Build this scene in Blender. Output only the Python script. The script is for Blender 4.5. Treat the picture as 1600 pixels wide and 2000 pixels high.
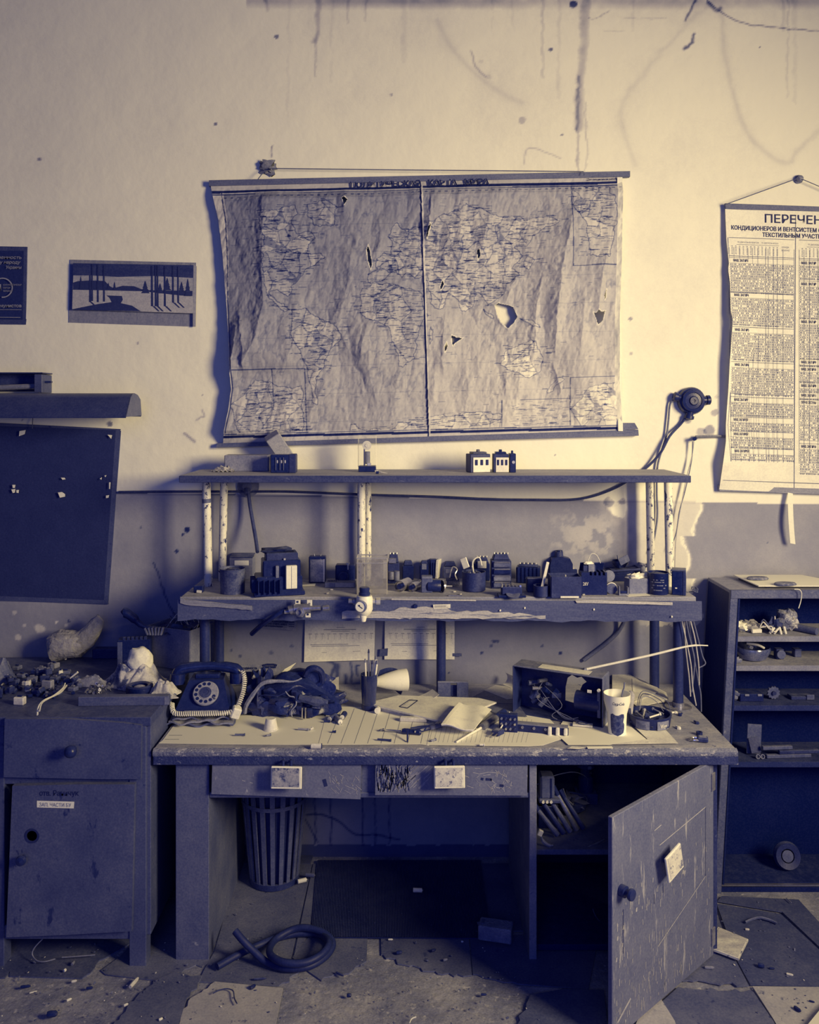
import bpy, math, random
import numpy as np
from mathutils import Matrix, Vector
R = random.Random(7)
S = bpy.context.scene
for o_ in list(bpy.data.objects): bpy.data.objects.remove(o_)
# ---------------------------------------------------------------- camera, light, exposure
FX, HZ, CZ = 1700.0, 800.0, 1.85          # focal length in pixels, horizon row, eye height
cam = bpy.data.cameras.new('camera'); camo = bpy.data.objects.new('camera', cam); S.collection.objects.link(camo)
cam.sensor_fit = 'VERTICAL'; cam.sensor_height = 36; cam.lens = 36*FX/2000; cam.shift_y = -0.1
camo.location = (0, 0, CZ); camo.rotation_euler = (math.pi/2, 0, 0); cam.clip_start = .05; S.camera = camo
w_ = bpy.data.worlds.new('world'); S.world = w_; w_.use_nodes = True
w_.node_tree.nodes['Background'].inputs[0].default_value = (.022, .062, .36, 1)
w_.node_tree.nodes['Background'].inputs[1].default_value = .92
def area(name, loc, aim, size, energy, col):
    l = bpy.data.lights.new(name, 'AREA'); l.shape = 'RECTANGLE'; l.size, l.size_y = size; l.energy = energy; l.color = col
    o = bpy.data.objects.new(name, l); S.collection.objects.link(o); o.location = loc
    o.rotation_euler = (Vector(aim)-Vector(loc)).to_track_quat('-Z', 'Y').to_euler(); return o
area('window_light', (2.9, .6, 2.4), (-.45, 3.6, 1.5), (.9, 1.3), 60, (1, .79, .37)).data.spread = math.radians(96)
area('blue_fill_light', (-.3, -1.6, 2.6), (.2, 3.3, .9), (2.6, 1.8), 18, (.3, .36, 1))  # added blue fill behind the camera to lift the dark recesses
S.view_settings.view_transform = 'Standard'; S.view_settings.look = 'None'
S.view_settings.exposure = 0; S.view_settings.gamma = 1; S.view_settings.use_curve_mapping = False
S.cycles.use_denoising = True; S.cycles.max_bounces = 6; S.cycles.transparent_max_bounces = 12
# ---------------------------------------------------------------- tone -> colour (the two inks everything in the place is coloured with)
def lin(c):
    c /= 255.
    return c/12.92 if c <= .04045 else ((c+.055)/1.055)**2.4
LO, HI, LF = (2, 14, 74), (255, 229, 182), (1.03, .85, .53)
def alb(g):
    g = max(0, min(1.08, g))
    k = max(0, min(1, (g-.4)/.4)); kb = .95+.05*k*k*(3-2*k)
    return tuple(min(.93, max(lin(LO[i]+(HI[i]-LO[i])*g)/LF[i]*(kb if i == 2 else 1), (.003, .010, .12)[i])) for i in range(3))+(1,)
MATS = {}
def mat(name, g, var=.06, sc=9., rough=.65, metal=0, bump=.12, grain=(1, 1, 1), fleck=None, attr=False, spec=.4, alpha=1, bsc=None, dust=.12):
    """procedural two-ink paint; var/sc = mottling, fleck = (tone, amount 0..1, scale, stretch)"""
    if name in MATS: return MATS[name]
    m = bpy.data.materials.new(name); m.use_nodes = True; MATS[name] = m
    n, l = m.node_tree.nodes, m.node_tree.links
    bs = n['Principled BSDF']; bs.inputs['Roughness'].default_value = rough; bs.inputs['Metallic'].default_value = metal
    bs.inputs['Specular IOR Level'].default_value = spec
    geo = n.new('ShaderNodeNewGeometry')
    mp = n.new('ShaderNodeVectorMath'); mp.operation = 'MULTIPLY'; mp.inputs[1].default_value = grain
    l.new(geo.outputs['Position'], mp.inputs[0])
    nz = n.new('ShaderNodeTexNoise'); nz.inputs['Scale'].default_value = sc; nz.inputs['Detail'].default_value = 6; nz.inputs['Roughness'].default_value = .65
    l.new(mp.outputs[0], nz.inputs['Vector'])
    def M(op, a, b, clamp=False):
        q = n.new('ShaderNodeMath'); q.operation = op; q.use_clamp = clamp
        for i, x in enumerate((a, b)):
            if isinstance(x, (int, float)): q.inputs[i].default_value = x
            else: l.new(x, q.inputs[i])
        return q.outputs[0]
    t = M('MULTIPLY', M('SUBTRACT', nz.outputs['Fac'], .5), var*5.5)
    ng = n.new('ShaderNodeTexNoise'); ng.inputs['Scale'].default_value = 150; ng.inputs['Detail'].default_value = 3; l.new(geo.outputs['Position'], ng.inputs['Vector'])
    t = M('ADD', t, M('MULTIPLY', M('SUBTRACT', ng.outputs['Fac'], .5), .05 if attr else min(.3, .14+var*1.4)))
    if attr:
        at = n.new('ShaderNodeAttribute'); at.attribute_name = 'tone'; t = M('ADD', t, at.outputs['Fac'])
    else: t = M('ADD', t, g)
    if dust and not attr:                     # dust lies on whatever faces up
        sx = n.new('ShaderNodeSeparateXYZ'); l.new(geo.outputs['True Normal'], sx.inputs[0])
        nd = n.new('ShaderNodeTexNoise'); nd.inputs['Scale'].default_value = 38; nd.inputs['Detail'].default_value = 4; l.new(geo.outputs['Position'], nd.inputs['Vector'])
        t = M('ADD', t, M('MULTIPLY', M('MULTIPLY', M('SUBTRACT', sx.outputs['Z'], .35, True), M('MULTIPLY', nd.outputs['Fac'], 2.6)), dust))
    if fleck:
        fg, am, fs, fst = fleck
        mp2 = n.new('ShaderNodeVectorMath'); mp2.operation = 'MULTIPLY'; mp2.inputs[1].default_value = fst
        l.new(geo.outputs['Position'], mp2.inputs[0])
        n2 = n.new('ShaderNodeTexNoise'); n2.inputs['Scale'].default_value = fs; n2.inputs['Detail'].default_value = 5; n2.inputs['Roughness'].default_value = .7
        l.new(mp2.outputs[0], n2.inputs['Vector'])
        k = M('MULTIPLY', M('SUBTRACT', n2.outputs['Fac'], .70-.34*am), 14, True)
        t = M('ADD', M('MULTIPLY', t, M('SUBTRACT', 1, k)), M('MULTIPLY', k, fg))
    cr = n.new('ShaderNodeValToRGB'); e = cr.color_ramp.elements
    e[0].position, e[0].color = 0, alb(0); e[1].position, e[1].color = 1, alb(1)
    for p in (.15, .3, .45, .6, .8): e.new(p).color = alb(p)
    l.new(t, cr.inputs[0]); l.new(cr.outputs[0], bs.inputs['Base Color'])
    if bump:
        nb = n.new('ShaderNodeTexNoise'); nb.inputs['Scale'].default_value = bsc or sc*7; nb.inputs['Detail'].default_value = 5
        l.new(mp.outputs[0], nb.inputs['Vector'])
        bp = n.new('ShaderNodeBump'); bp.inputs['Strength'].default_value = bump; bp.inputs['Distance'].default_value = .01
        l.new(nb.outputs['Fac'], bp.inputs['Height']); l.new(bp.outputs[0], bs.inputs['Normal'])
    if alpha < 1: bs.inputs['Alpha'].default_value = alpha
    return m
def glassy(name, g, alpha, rough=.1, bump=0):
    m = mat(name, g, .02, 30, rough, bump=bump, spec=.8, bsc=60); n, l = m.node_tree.nodes, m.node_tree.links
    fr = n.new('ShaderNodeLayerWeight'); fr.inputs[0].default_value = .35
    q = n.new('ShaderNodeMath'); q.operation = 'ADD'; q.use_clamp = True; q.inputs[1].default_value = alpha
    l.new(fr.outputs['Facing'], q.inputs[0]); l.new(q.outputs[0], n['Principled BSDF'].inputs['Alpha']); return m
# ---------------------------------------------------------------- geometry helpers
def W(px, py, y): return Vector(((px-800)*y/FX, y, CZ-(py-HZ)*y/FX))          # a point seen at px,py that stands at depth y
def H(px, py, z):                                                             # a point seen at px,py that lies at height z
    y = FX*(CZ-z)/(py-HZ); return Vector(((px-800)*y/FX, y, z))
def rot(x=0, y=0, z=0): return Matrix.Rotation(math.radians(z), 4, 'Z') @ Matrix.Rotation(math.radians(y), 4, 'Y') @ Matrix.Rotation(math.radians(x), 4, 'X')
def tr(x, y, z): return Matrix.Translation((x, y, z))
def cat(pts, k=6, closed=False):
    p = [Vector(q) for q in pts]; n = len(p); out = []
    for i in range(n if closed else n-1):
        a, b, c, d = (p[(i-1) % n], p[i], p[(i+1) % n], p[(i+2) % n]) if closed else (p[max(i-1, 0)], p[i], p[i+1], p[min(i+2, n-1)])
        for j in range(k):
            t = j/k; out.append(.5*((2*b)+(c-a)*t+(2*a-5*b+4*c-d)*t*t+(3*b-a-3*c+d)*t**3))
    if not closed: out.append(p[-1])
    return out
class B:
    def __init__(s): s.v, s.f, s.T = [], [], None
    def at(s, *m):
        s.T = None
        for q in m: s.T = q if s.T is None else s.T @ q
        return s
    def add(s, vs, fs):
        o = len(s.v)
        s.v += [tuple(s.T @ Vector(q)) if s.T else tuple(q) for q in vs]
        s.f += [[i+o for i in f] for f in fs]; return s
    def bx(s, c, d, r=None, b=.0015, tp=1, ty=None):
        """chamfered box: centre, full size, optional rotation matrix, chamfer, top taper"""
        ty = tp if ty is None else ty
        hx, hy, hz = d[0]/2, d[1]/2, d[2]/2; b = min(b, hx*.6, hy*.6, hz*.6); vs = []; ix = {}
        for sx in (-1, 1):
            for sy in (-1, 1):
                for sz in (-1, 1):
                    k, k2 = (tp, ty) if sz > 0 else (1, 1)
                    for a, q in enumerate(((hx, hy-b, hz-b), (hx-b, hy, hz-b), (hx-b, hy-b, hz))):
                        ix[sx, sy, sz, a] = len(vs); p = Vector((sx*q[0]*k, sy*q[1]*k2, sz*q[2]))
                        vs.append(tuple((r @ p if r else p)+Vector(c)))
        fs = []; g = lambda *k: ix[k]
        for t in (-1, 1):
            fs.append([g(t, -1, -1, 0), g(t, 1, -1, 0), g(t, 1, 1, 0), g(t, -1, 1, 0)][::t])
            fs.append([g(-1, t, -1, 1), g(1, t, -1, 1), g(1, t, 1, 1), g(-1, t, 1, 1)][::-t])
            fs.append([g(-1, -1, t, 2), g(1, -1, t, 2), g(1, 1, t, 2), g(-1, 1, t, 2)][::t])
            for u in (-1, 1):
                fs.append([g(-1, t, u, 1), g(1, t, u, 1), g(1, t, u, 2), g(-1, t, u, 2)][::-t*u])
                fs.append([g(t, -1, u, 0), g(t, 1, u, 0), g(t, 1, u, 2), g(t, -1, u, 2)][::t*u])
                fs.append([g(t, u, -1, 0), g(t, u, 1, 0), g(t, u, 1, 1), g(t, u, -1, 1)][::-t*u])
                for w in (-1, 1): fs.append([g(t, u, w, 0), g(t, u, w, 1), g(t, u, w, 2)][::t*u*w])
        return s.add(vs, fs)
    def tube(s, pts, r, n=8, k=0, closed=False, cap=True):
        p = cat(pts, k, closed) if k else [Vector(q) for q in pts]; m = len(p); vs, fs = [], []
        rr = r if isinstance(r, (list, tuple)) else [r]*m
        if len(rr) != m: rr = [rr[min(len(rr)-1, int(i*len(rr)/m))] for i in range(m)]
        up = None
        for i in range(m):
            t = (p[(i+1) % m]-p[i-1]) if closed else (p[min(i+1, m-1)]-p[max(i-1, 0)])
            if t.length < 1e-9: t = Vector((0, 0, 1))
            t.normalize()
            if up is None:
                up = Vector((0, 0, 1)) if abs(t.z) < .9 else Vector((0, 1, 0))
            up = up-t*up.dot(t)
            if up.length < 1e-6: up = t.orthogonal()
            up.normalize(); q = t.cross(up)
            for j in range(n):
                a = 2*math.pi*j/n; vs.append(p[i]+(up*math.cos(a)+q*math.sin(a))*rr[i])
        for i in range(m if closed else m-1):
            for j in range(n):
                a, b = i*n, ((i+1) % m)*n; fs.append([a+j, a+(j+1) % n, b+(j+1) % n, b+j])
        if cap and not closed: fs += [list(range(n))[::-1], list(range((m-1)*n, m*n))]
        return s.add(vs, fs)
    def cyl(s, p0, p1, r0, r1=None, n=16): return s.tube([p0, p1], [r0, r0 if r1 is None else r1], n)
    def lathe(s, prof, n=24, c=(0, 0, 0), M=None, a0=0, a1=360):
        full = a1-a0 >= 360; vs, fs = [], []; nn = n if full else n+1
        for r, z in prof:
            for j in range(nn):
                a = math.radians(a0+(a1-a0)*j/n); p = Vector((r*math.cos(a), r*math.sin(a), z))
                vs.append((M @ p if M else p)+Vector(c))
        for i in range(len(prof)-1):
            for j in range(n):
                b = (j+1) % nn; fs.append([i*nn+j, i*nn+b, (i+1)*nn+b, (i+1)*nn+j])
        if full:
            if prof[0][0] > 1e-5: fs.append(list(range(nn))[::-1])
            if prof[-1][0] > 1e-5: fs.append(list(range((len(prof)-1)*nn, len(prof)*nn)))
        return s.add(vs, fs)
    def prism(s, poly, t, M=None):
        """2-D outline (x,y) pulled up by t along z"""
        n = len(poly); vs = [Vector((x, y, 0)) for x, y in poly]+[Vector((x, y, t)) for x, y in poly]
        ar = sum(poly[i][0]*poly[(i+1) % n][1]-poly[(i+1) % n][0]*poly[i][1] for i in range(n))
        fs = [list(range(n))[::-1], list(range(n, 2*n))]+[[i, (i+1) % n, n+(i+1) % n, n+i] for i in range(n)]
        if ar < 0: fs = [f[::-1] for f in fs]
        return s.add([M @ v for v in vs] if M else vs, fs)
    def sheet(s, fn, nu, nv, th=0):
        vs = [fn(i/nu, j/nv) for j in range(nv+1) for i in range(nu+1)]; w = nu+1
        fs = [[j*w+i, j*w+i+1, (j+1)*w+i+1, (j+1)*w+i] for j in range(nv) for i in range(nu)]
        s.add(vs, fs)
        if th:
            s.add([Vector(v)-Vector((0, 0, th)) for v in vs], [f[::-1] for f in fs])
            o = len(s.v)-2*len(vs); L = len(vs)
            ed = list(range(w))+[j*w+nu for j in range(1, nv+1)]+[nv*w+i for i in range(nu-1, -1, -1)]+[j*w for j in range(nv-1, 0, -1)]
            s.f += [[o+ed[i-1], o+L+ed[i-1], o+L+e, o+e][::1] for i, e in enumerate(ed)]
        return s
    def blob(s, c, r, seed=0, amp=.15, nu=14, nv=9, fr=2.5, zmin=None):
        q = random.Random(seed); ks = [(Vector((q.uniform(-1, 1), q.uniform(-1, 1), q.uniform(-1, 1)))*fr*1.6, q.uniform(0, 6)) for _ in range(7)]
        vs, fs = [], []
        for j in range(nv+1):
            for i in range(nu):
                th, ph = math.pi*j/nv, 2*math.pi*i/nu; d = Vector((math.sin(th)*math.cos(ph), math.sin(th)*math.sin(ph), math.cos(th)))
                m = 1+amp*sum(math.sin(d.dot(k)*1.7+p) for k, p in ks)/2.2
                vs.append(Vector((d.x*r[0], d.y*r[1], d.z*r[2]))*m+Vector(c))
        if zmin is not None:
            for v in vs: v.z = max(v.z, zmin)
        for j in range(nv):
            for i in range(nu): fs.append([(j+1)*nu+i, (j+1)*nu+(i+1) % nu, j*nu+(i+1) % nu, j*nu+i])
        return s.add(vs, fs)
    def out(s, name, smooth=35):
        me = bpy.data.meshes.new(name); me.from_pydata(s.v, [], s.f); me.update()
        if smooth:
            me.shade_smooth(); me.set_sharp_from_angle(angle=math.radians(smooth))
        return me
L_ = S.collection.objects
def obj(name, b, m, parent=None, label=None, smooth=35, world=False, M=None):
    if world:
        o_ = parent.location if parent else Vector()
        p = parent
        while p and p.parent: p = p.parent
        o_ = p.location if p else Vector()
        b.v = [(x-o_.x, y-o_.y, z-o_.z) for x, y, z in b.v]
    me = b.out(name, smooth) if isinstance(b, B) else b
    o = bpy.data.objects.new(name, me); L_.link(o); me.materials.append(m)
    if parent: o.parent = parent
    if label: o['label'] = label
    if name in ('lettering', 'print', 'heading', 'printed_telephone'): o['kind'] = 'stuff'
    return o
def tag(o, label=None, catg=None, group=None, kind=None):
    for k, v in (('label', label), ('category', catg), ('group', group), ('kind', kind)):
        if v: o[k] = v
    return o
def th(name, label, catg, loc, rz=0, group=None, r=None, sc=1):
    o = bpy.data.objects.new(name, None); L_.link(o); o.location = loc; o.empty_display_size = .02
    o.rotation_euler = r.to_euler() if r else (0, 0, math.radians(rz)); o.scale = (sc,)*3
    return tag(o, label, catg, group)
def one(name, b, m, label, catg, loc=(0, 0, 0), rz=0, group=None, r=None, smooth=35, sc=1):
    """a thing that is one mesh"""
    o = obj(name, b, m, None, None, smooth); o.location = loc; o.scale = (sc,)*3
    o.rotation_euler = r.to_euler() if r else (0, 0, math.radians(rz)); return tag(o, label, catg, group)
def dup(root, loc, rz=None, label=None, group=None):
    r = root.copy(); L_.link(r); r.location = loc
    if rz is not None: r.rotation_euler = (0, 0, math.radians(rz))
    if label: r['label'] = label
    if group: r['group'] = group
    for ch in list(root.children):
        c = ch.copy(); L_.link(c); c.parent = r
        for g in ch.children:
            d = g.copy(); L_.link(d); d.parent = c
    return r
TXT = {}
def glyphs(t, bold=0, shear=0):
    if (t, bold, shear) in TXT: return TXT[t, bold, shear]
    cu = bpy.data.curves.new('t', 'FONT'); cu.body = t; cu.size = 1; cu.offset = bold; cu.shear = shear; cu.resolution_u = 2; cu.fill_mode = 'FRONT'
    ob = bpy.data.objects.new('t', cu); L_.link(ob); dg = bpy.context.evaluated_depsgraph_get(); dg.update()
    me = ob.evaluated_get(dg).to_mesh(); v = [tuple(x.co) for x in me.vertices]; f = [list(p.vertices) for p in me.polygons]
    ob.evaluated_get(dg).to_mesh_clear(); bpy.data.objects.remove(ob); bpy.data.curves.remove(cu)
    TXT[t, bold, shear] = (v, f); return v, f
def text(b, t, fn, x, y, h, w=None, bold=0, shear=0, dy=0):
    """lettering: fn(px,py)->point; x,y left end of the base line in px, h cap height in px, w total width; dy = fall per px"""
    v, f = glyphs(t, bold, shear)
    if not v: return
    x0, x1 = min(q[0] for q in v), max(q[0] for q in v); k = h/.70; kx = (w/(x1-x0)) if w else k
    b.add([fn(x+(q[0]-x0)*kx, y-q[1]*k+dy*(q[0]-x0)*kx) for q in v], f)
def strip(b, pts, wd, fn):
    """flat printed line: pts in px, wd in px"""
    for i in range(len(pts)-1):
        (x0, y0), (x1, y1) = pts[i], pts[i+1]; d = math.hypot(x1-x0, y1-y0) or 1; nx, ny = -(y1-y0)/d*wd/2, (x1-x0)/d*wd/2
        b.add([fn(x0-nx, y0-ny), fn(x1-nx, y1-ny), fn(x1+nx, y1+ny), fn(x0+nx, y0+ny)], [[3, 2, 1, 0]])
def gridmesh(name, P, tone, keep=None):
    """dense grid from arrays P (nv,nu,3) with a 'tone' attribute"""
    nv, nu = P.shape[:2]; me = bpy.data.meshes.new(name)
    idx = np.arange(nv*nu).reshape(nv, nu); q = np.stack([idx[1:, :-1], idx[1:, 1:], idx[:-1, 1:], idx[:-1, :-1]], -1)
    if keep is not None: q = q[keep]
    q = q.reshape(-1, 4)
    me.vertices.add(nv*nu); me.vertices.foreach_set('co', P.reshape(-1).astype(np.float32))
    me.loops.add(q.size); me.loops.foreach_set('vertex_index', q.reshape(-1).astype(np.int32))
    me.polygons.add(len(q)); me.polygons.foreach_set('loop_start', np.arange(0, q.size, 4, dtype=np.int32))
    me.update(calc_edges=True)
    a = me.attributes.new('tone', 'FLOAT', 'POINT'); a.data.foreach_set('value', tone.reshape(-1).astype(np.float32))
    me.shade_smooth(); return me
def vnoise(x, y, seed=0):
    """smooth value noise on arrays"""
    xi, yi = np.floor(x).astype(np.int64), np.floor(y).astype(np.int64); fx, fy = x-xi, y-yi
    fx, fy = fx*fx*(3-2*fx), fy*fy*(3-2*fy)
    def h(a, b):
        n = (a*374761393+b*668265263+seed*974711) & 0x7fffffff; n = (n ^ (n >> 13))*1274126177 & 0x7fffffff
        return ((n ^ (n >> 16)) & 0xffff)/65535.
    return (h(xi, yi)*(1-fx)+h(xi+1, yi)*fx)*(1-fy)+(h(xi, yi+1)*(1-fx)+h(xi+1, yi+1)*fx)*fy
def fbm(x, y, o=4, seed=0):
    s, a = 0, .5
    for i in range(o): s = s+a*vnoise(x*2**i, y*2**i, seed+i); a /= 2
    return s/(1-.5**o)
def dist(X, Y, pts):
    d = np.full(X.shape, 1e9)
    for (x0, y0), (x1, y1) in zip(pts[:-1], pts[1:]):
        vx, vy = x1-x0, y1-y0; t = np.clip(((X-x0)*vx+(Y-y0)*vy)/(vx*vx+vy*vy+1e-9), 0, 1)
        d = np.minimum(d, np.hypot(X-x0-t*vx, Y-y0-t*vy))
    return d
def inside(X, Y, poly):
    r = np.zeros(X.shape, bool); n = len(poly)
    for i in range(n):
        (x0, y0), (x1, y1) = poly[i], poly[(i+1) % n]
        if y0 == y1: continue
        r ^= ((y0 > Y) != (y1 > Y)) & (X < (x1-x0)*(Y-y0)/(y1-y0)+x0)
    return r
# ================================================================ THE SETTING
YW = 3.6                                     # the back wall's plane
def wall_back():
    kx = FX/YW
    xs = np.concatenate([np.linspace(-2.9, -1.78, 12, endpoint=False), np.linspace(-1.78, 1.78, 560), np.linspace(1.78, 3.66, 17)[1:]])
    zs = np.concatenate([np.linspace(3.56, 0, 590)])
    Xw, Zw = np.meshgrid(xs, zs); px = Xw*kx+800; py = 800+(CZ-Zw)*kx
    n1, n2, n3 = fbm(px/60, py/60, 5, 1), fbm(px/14, py/14, 4, 7), fbm(px/160, py/160, 4, 31)
    t = 1.0+(n1-.5)*.05+(n3-.5)*.08
    rel = np.zeros_like(px)
    up = py < 962+(px-235)*.0168
    # old leak marks run down from the top
    def stain(pts, w, a, soft=1.):
        nonlocal t
        d = dist(px+(n2-.5)*10, py, pts); t = t-a*np.clip(1-(d/w)**2, 0, 1)**soft*(.55+.9*n2)
    stain([(1146, -10), (1140, 90), (1132, 170), (1131, 250)], 11, .22)
    stain([(1131, 150), (1128, 250), (1129, 345)], 4, .22); stain([(1143, 200), (1147, 300), (1140, 345)], 3, .16)
    stain([(622, -10), (620, 60), (615, 80)], 7, .2); stain([(617, 60), (618, 150)], 3, .13); stain([(519, -10), (521, 20)], 6, .16)
    for x, y1, a in ((680, 45, .12), (715, 40, .1), (1060, 150, .12), (1094, 190, .07), (565, 230, .05), (650, 160, .05), (790, 120, .05), (1540, 190, .1), (1552, 200, .06), (1530, 60, .1), (960, 70, .05), (1000, 60, .05), (1240, 60, .05)):
        stain([(x, -10), (x+R.uniform(-4, 4), y1)], R.uniform(2.5, 7), a)
    def ring(pts, a=.06):
        nonlocal t
        p = [(q.x, q.y) for q in cat([(x, y, 0) for x, y in pts], 8)]; d = dist(px+(n2-.5)*8, py+(n2-.5)*8, p)
        t = t-a*np.exp(-(d/5)**2)-a*.4*np.exp(-(d/16)**2)
    ring([(855, 40), (880, 90), (925, 140), (985, 185), (1020, 200)]); ring([(1400, -5), (1330, 60), (1245, 160), (1215, 210), (1220, 260), (1240, 320)], .05)
    ring([(1410, 20), (1420, 130), (1455, 250), (1500, 300), (1535, 318), (1560, 295), (1600, 255)], .07)
    t = np.where((py < 14+12*n2) & (px > 480), t-.3*np.clip((20-py)/16, 0, 1)*n1*1.6, t)
    t = t-.10*np.clip((60-py)/60, 0, 1)*(px > 800)*n2
    # dado paint
    dd = 962+(px-235)*.0168-py
    low = .60-.08*np.clip((py-1150)/90, 0, 1)+(n1-.5)*.07+(n3-.5)*.1  # shade under the rack painted in: dado tone drops below the lower board
    pe = 1362+14*(n2-.5)-22*((py > 1048) & (py < 1130))+8*np.sin(py/17)                       # where the paint has come off
    off = np.clip((px-1170+40*(n2-.5)-.3*(py-1000))/70, 0, 1)*(px < pe)*(py < 1215+15*n2)
    spk = np.clip((n2-.50+.22*np.exp(-((px-1165)/75)**2-((py-1060)/45)**2)-.11)*9, 0, 1)*np.exp(-((px-1160)/85)**2-((py-1045)/55)**2)
    low = low+(.93-low)*np.maximum(off*.85, spk*.45)
    edge = np.exp(-((px-pe)/3)**2)*(py < 1150)*(py > 985)*(px > 1300)
    low = low+.3*edge
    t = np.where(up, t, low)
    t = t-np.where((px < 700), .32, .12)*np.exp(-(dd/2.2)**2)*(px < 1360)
    # peeled spots, scabs, cracks, drips
    def spot(x, y, r, a, rl=0):
        nonlocal t, rel
        d = np.hypot(px-x, (py-y)*1.1)/(r*(.55+.9*n2)); k = np.clip((1-d)*4, 0, 1); t = t+a*k; rel = rel+rl*k
    for x, y, r, a in ((1548, 205, 5, .1), (540, 72, 5, -.5), (421, 243, 4, -.5), (77, 311, 4, -.45), (765, 185, 3, -.3), (1076, 97, 4, -.55), (1120, 8, 8, -.6), (1485, 92, 2, -.5), (1020, 235, 8, -.2), (1098, 263, 3, -.4), (1232, 623, 5, -.35), (1233, 690, 3, -.2), (269, 670, 3, -.3), (396, 772, 2, -.3), (215, 828, 6, -.5), (44, 820, 3, -.35), (365, 1035, 6, -.5), (357, 1044, 3, -.45), (345, 1077, 4, -.4), (275, 1031, 3, -.2), (35, 1245, 8, .22), (78, 1228, 11, .24), (48, 1222, 5, .2), (28, 1196, 5, .2), (110, 1215, 4, .35), (130, 1222, 4, .2), (182, 1213, 5, .4), (135, 1213, 3, -.3), (960, 1262, 4, -.2), (1095, 1275, 4, -.35), (1060, 1262, 4, -.2), (965, 1252, 5, -.25), (972, 1252, 4, -.25), (941, 1275, 3, -.3), (877, 1314, 3, -.35), (700, 1300, 3, -.3), (1085, 888, 2, -.4), (1400, 775, 4, -.15), (1396, 806, 9, -.3), (1385, 840, 12, -.35), (1370, 843, 10, -.25), (1345, 822, 8, -.3), (1500, 1060, 2, -.2), (470, 1280, 4, -.2), (452, 1270, 3, -.2), (530, 1275, 5, -.15), (570, 1262, 4, -.15), (1205, 985, 20, .22), (1208, 1002, 12, .3), (1190, 980, 10, -.3), (1215, 979, 8, -.35), (955, 150, 6, -.08), (940, 120, 5, -.08)):
        spot(x, y, r, a, .0)
    def line(pts, w, a):
        nonlocal t
        p = [(q.x+R.uniform(-1, 1), q.y) for q in cat([(x, y, 0) for x, y in pts], 5)]
        t = t-a*np.exp(-(dist(px+(n2-.5)*6, py+(n2-.5)*6, p)/w)**2)
    line([(300, 1100), (310, 1125), (318, 1150), (332, 1185), (345, 1205)], 1.6, .3); line([(1335, 95), (1350, 85), (1357, 68)], 2.6, .6)
    line([(1380, 0), (1410, 25), (1450, 45), (1520, 55), (1600, 60)], 1.5, .4); line([(1340, 40), (1355, 10), (1360, 0)], 2.5, .5); line([(1382, 5), (1400, 22), (1408, 15)], 3, .4)
    line([(1025, 320), (1030, 290), (1060, 295), (1095, 310)], 1.6, .18); line([(920, 100), (930, 130), (950, 150)], 2, .22)
    line([(530, 305), (533, 285)], 1.6, .4); line([(362, 848), (372, 856), (381, 864)], 2.4, .35); line([(396, 802), (398, 812), (385, 820)], 1.8, .25)
    line([(1150, 35), (1165, 38), (1190, 20)], 1.2, .2); line([(1220, 35), (1260, 37), (1300, 34)], 1.2, .12); line([(1180, 60), (1220, 62)], 1.2, .1)
    line([(640, 1290), (655, 1302), (640, 1330)], 3, .3); line([(660, 1300), (657, 1330)], 4, .3); line([(675, 1320), (676, 1335)], 3, .3); line([(686, 1295), (687, 1332)], 2, .3); line([(695, 1300), (697, 1318)], 2, .3)
    for x in (615, 646, 708, 733, 760): line([(x, 1550), (x+1, 1650)], 1.5, .25)
    line([(598, 1592), (625, 1590), (660, 1603), (695, 1630), (735, 1630), (780, 1640)], 1.8, .3); line([(596, 1600), (610, 1625), (620, 1645)], 1.5, .25)
    # flaked chip by the cable end, raised rim
    rel = rel+.003*np.exp(-(np.hypot(px-1207, py-990)/16-1)**2*6)
    rel = rel+(n1-.5)*.004+(n3-.5)*.008
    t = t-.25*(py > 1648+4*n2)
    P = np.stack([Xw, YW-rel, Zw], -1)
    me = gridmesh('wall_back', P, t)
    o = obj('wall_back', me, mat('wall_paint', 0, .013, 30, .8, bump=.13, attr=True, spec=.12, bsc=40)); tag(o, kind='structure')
    return o
wallo = wall_back()
b = B(); b.bx((0, 1.2, 3.6), (7.4, 6, .06)); tag(obj('ceiling', b, mat('ceiling_paint', .2, .05, 3)), kind='structure')
b = B(); b.bx((-2.93, 1.2, 1.8), (.06, 6, 3.6)); tag(obj('wall_left', b, mat('side_wall_paint', .15, .05, 3)), kind='structure')
b = B(); b.bx((3.66, 1.2, 1.8), (.06, 6, 3.6)); tag(obj('wall_right', b, MATS['side_wall_paint']), kind='structure')
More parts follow.
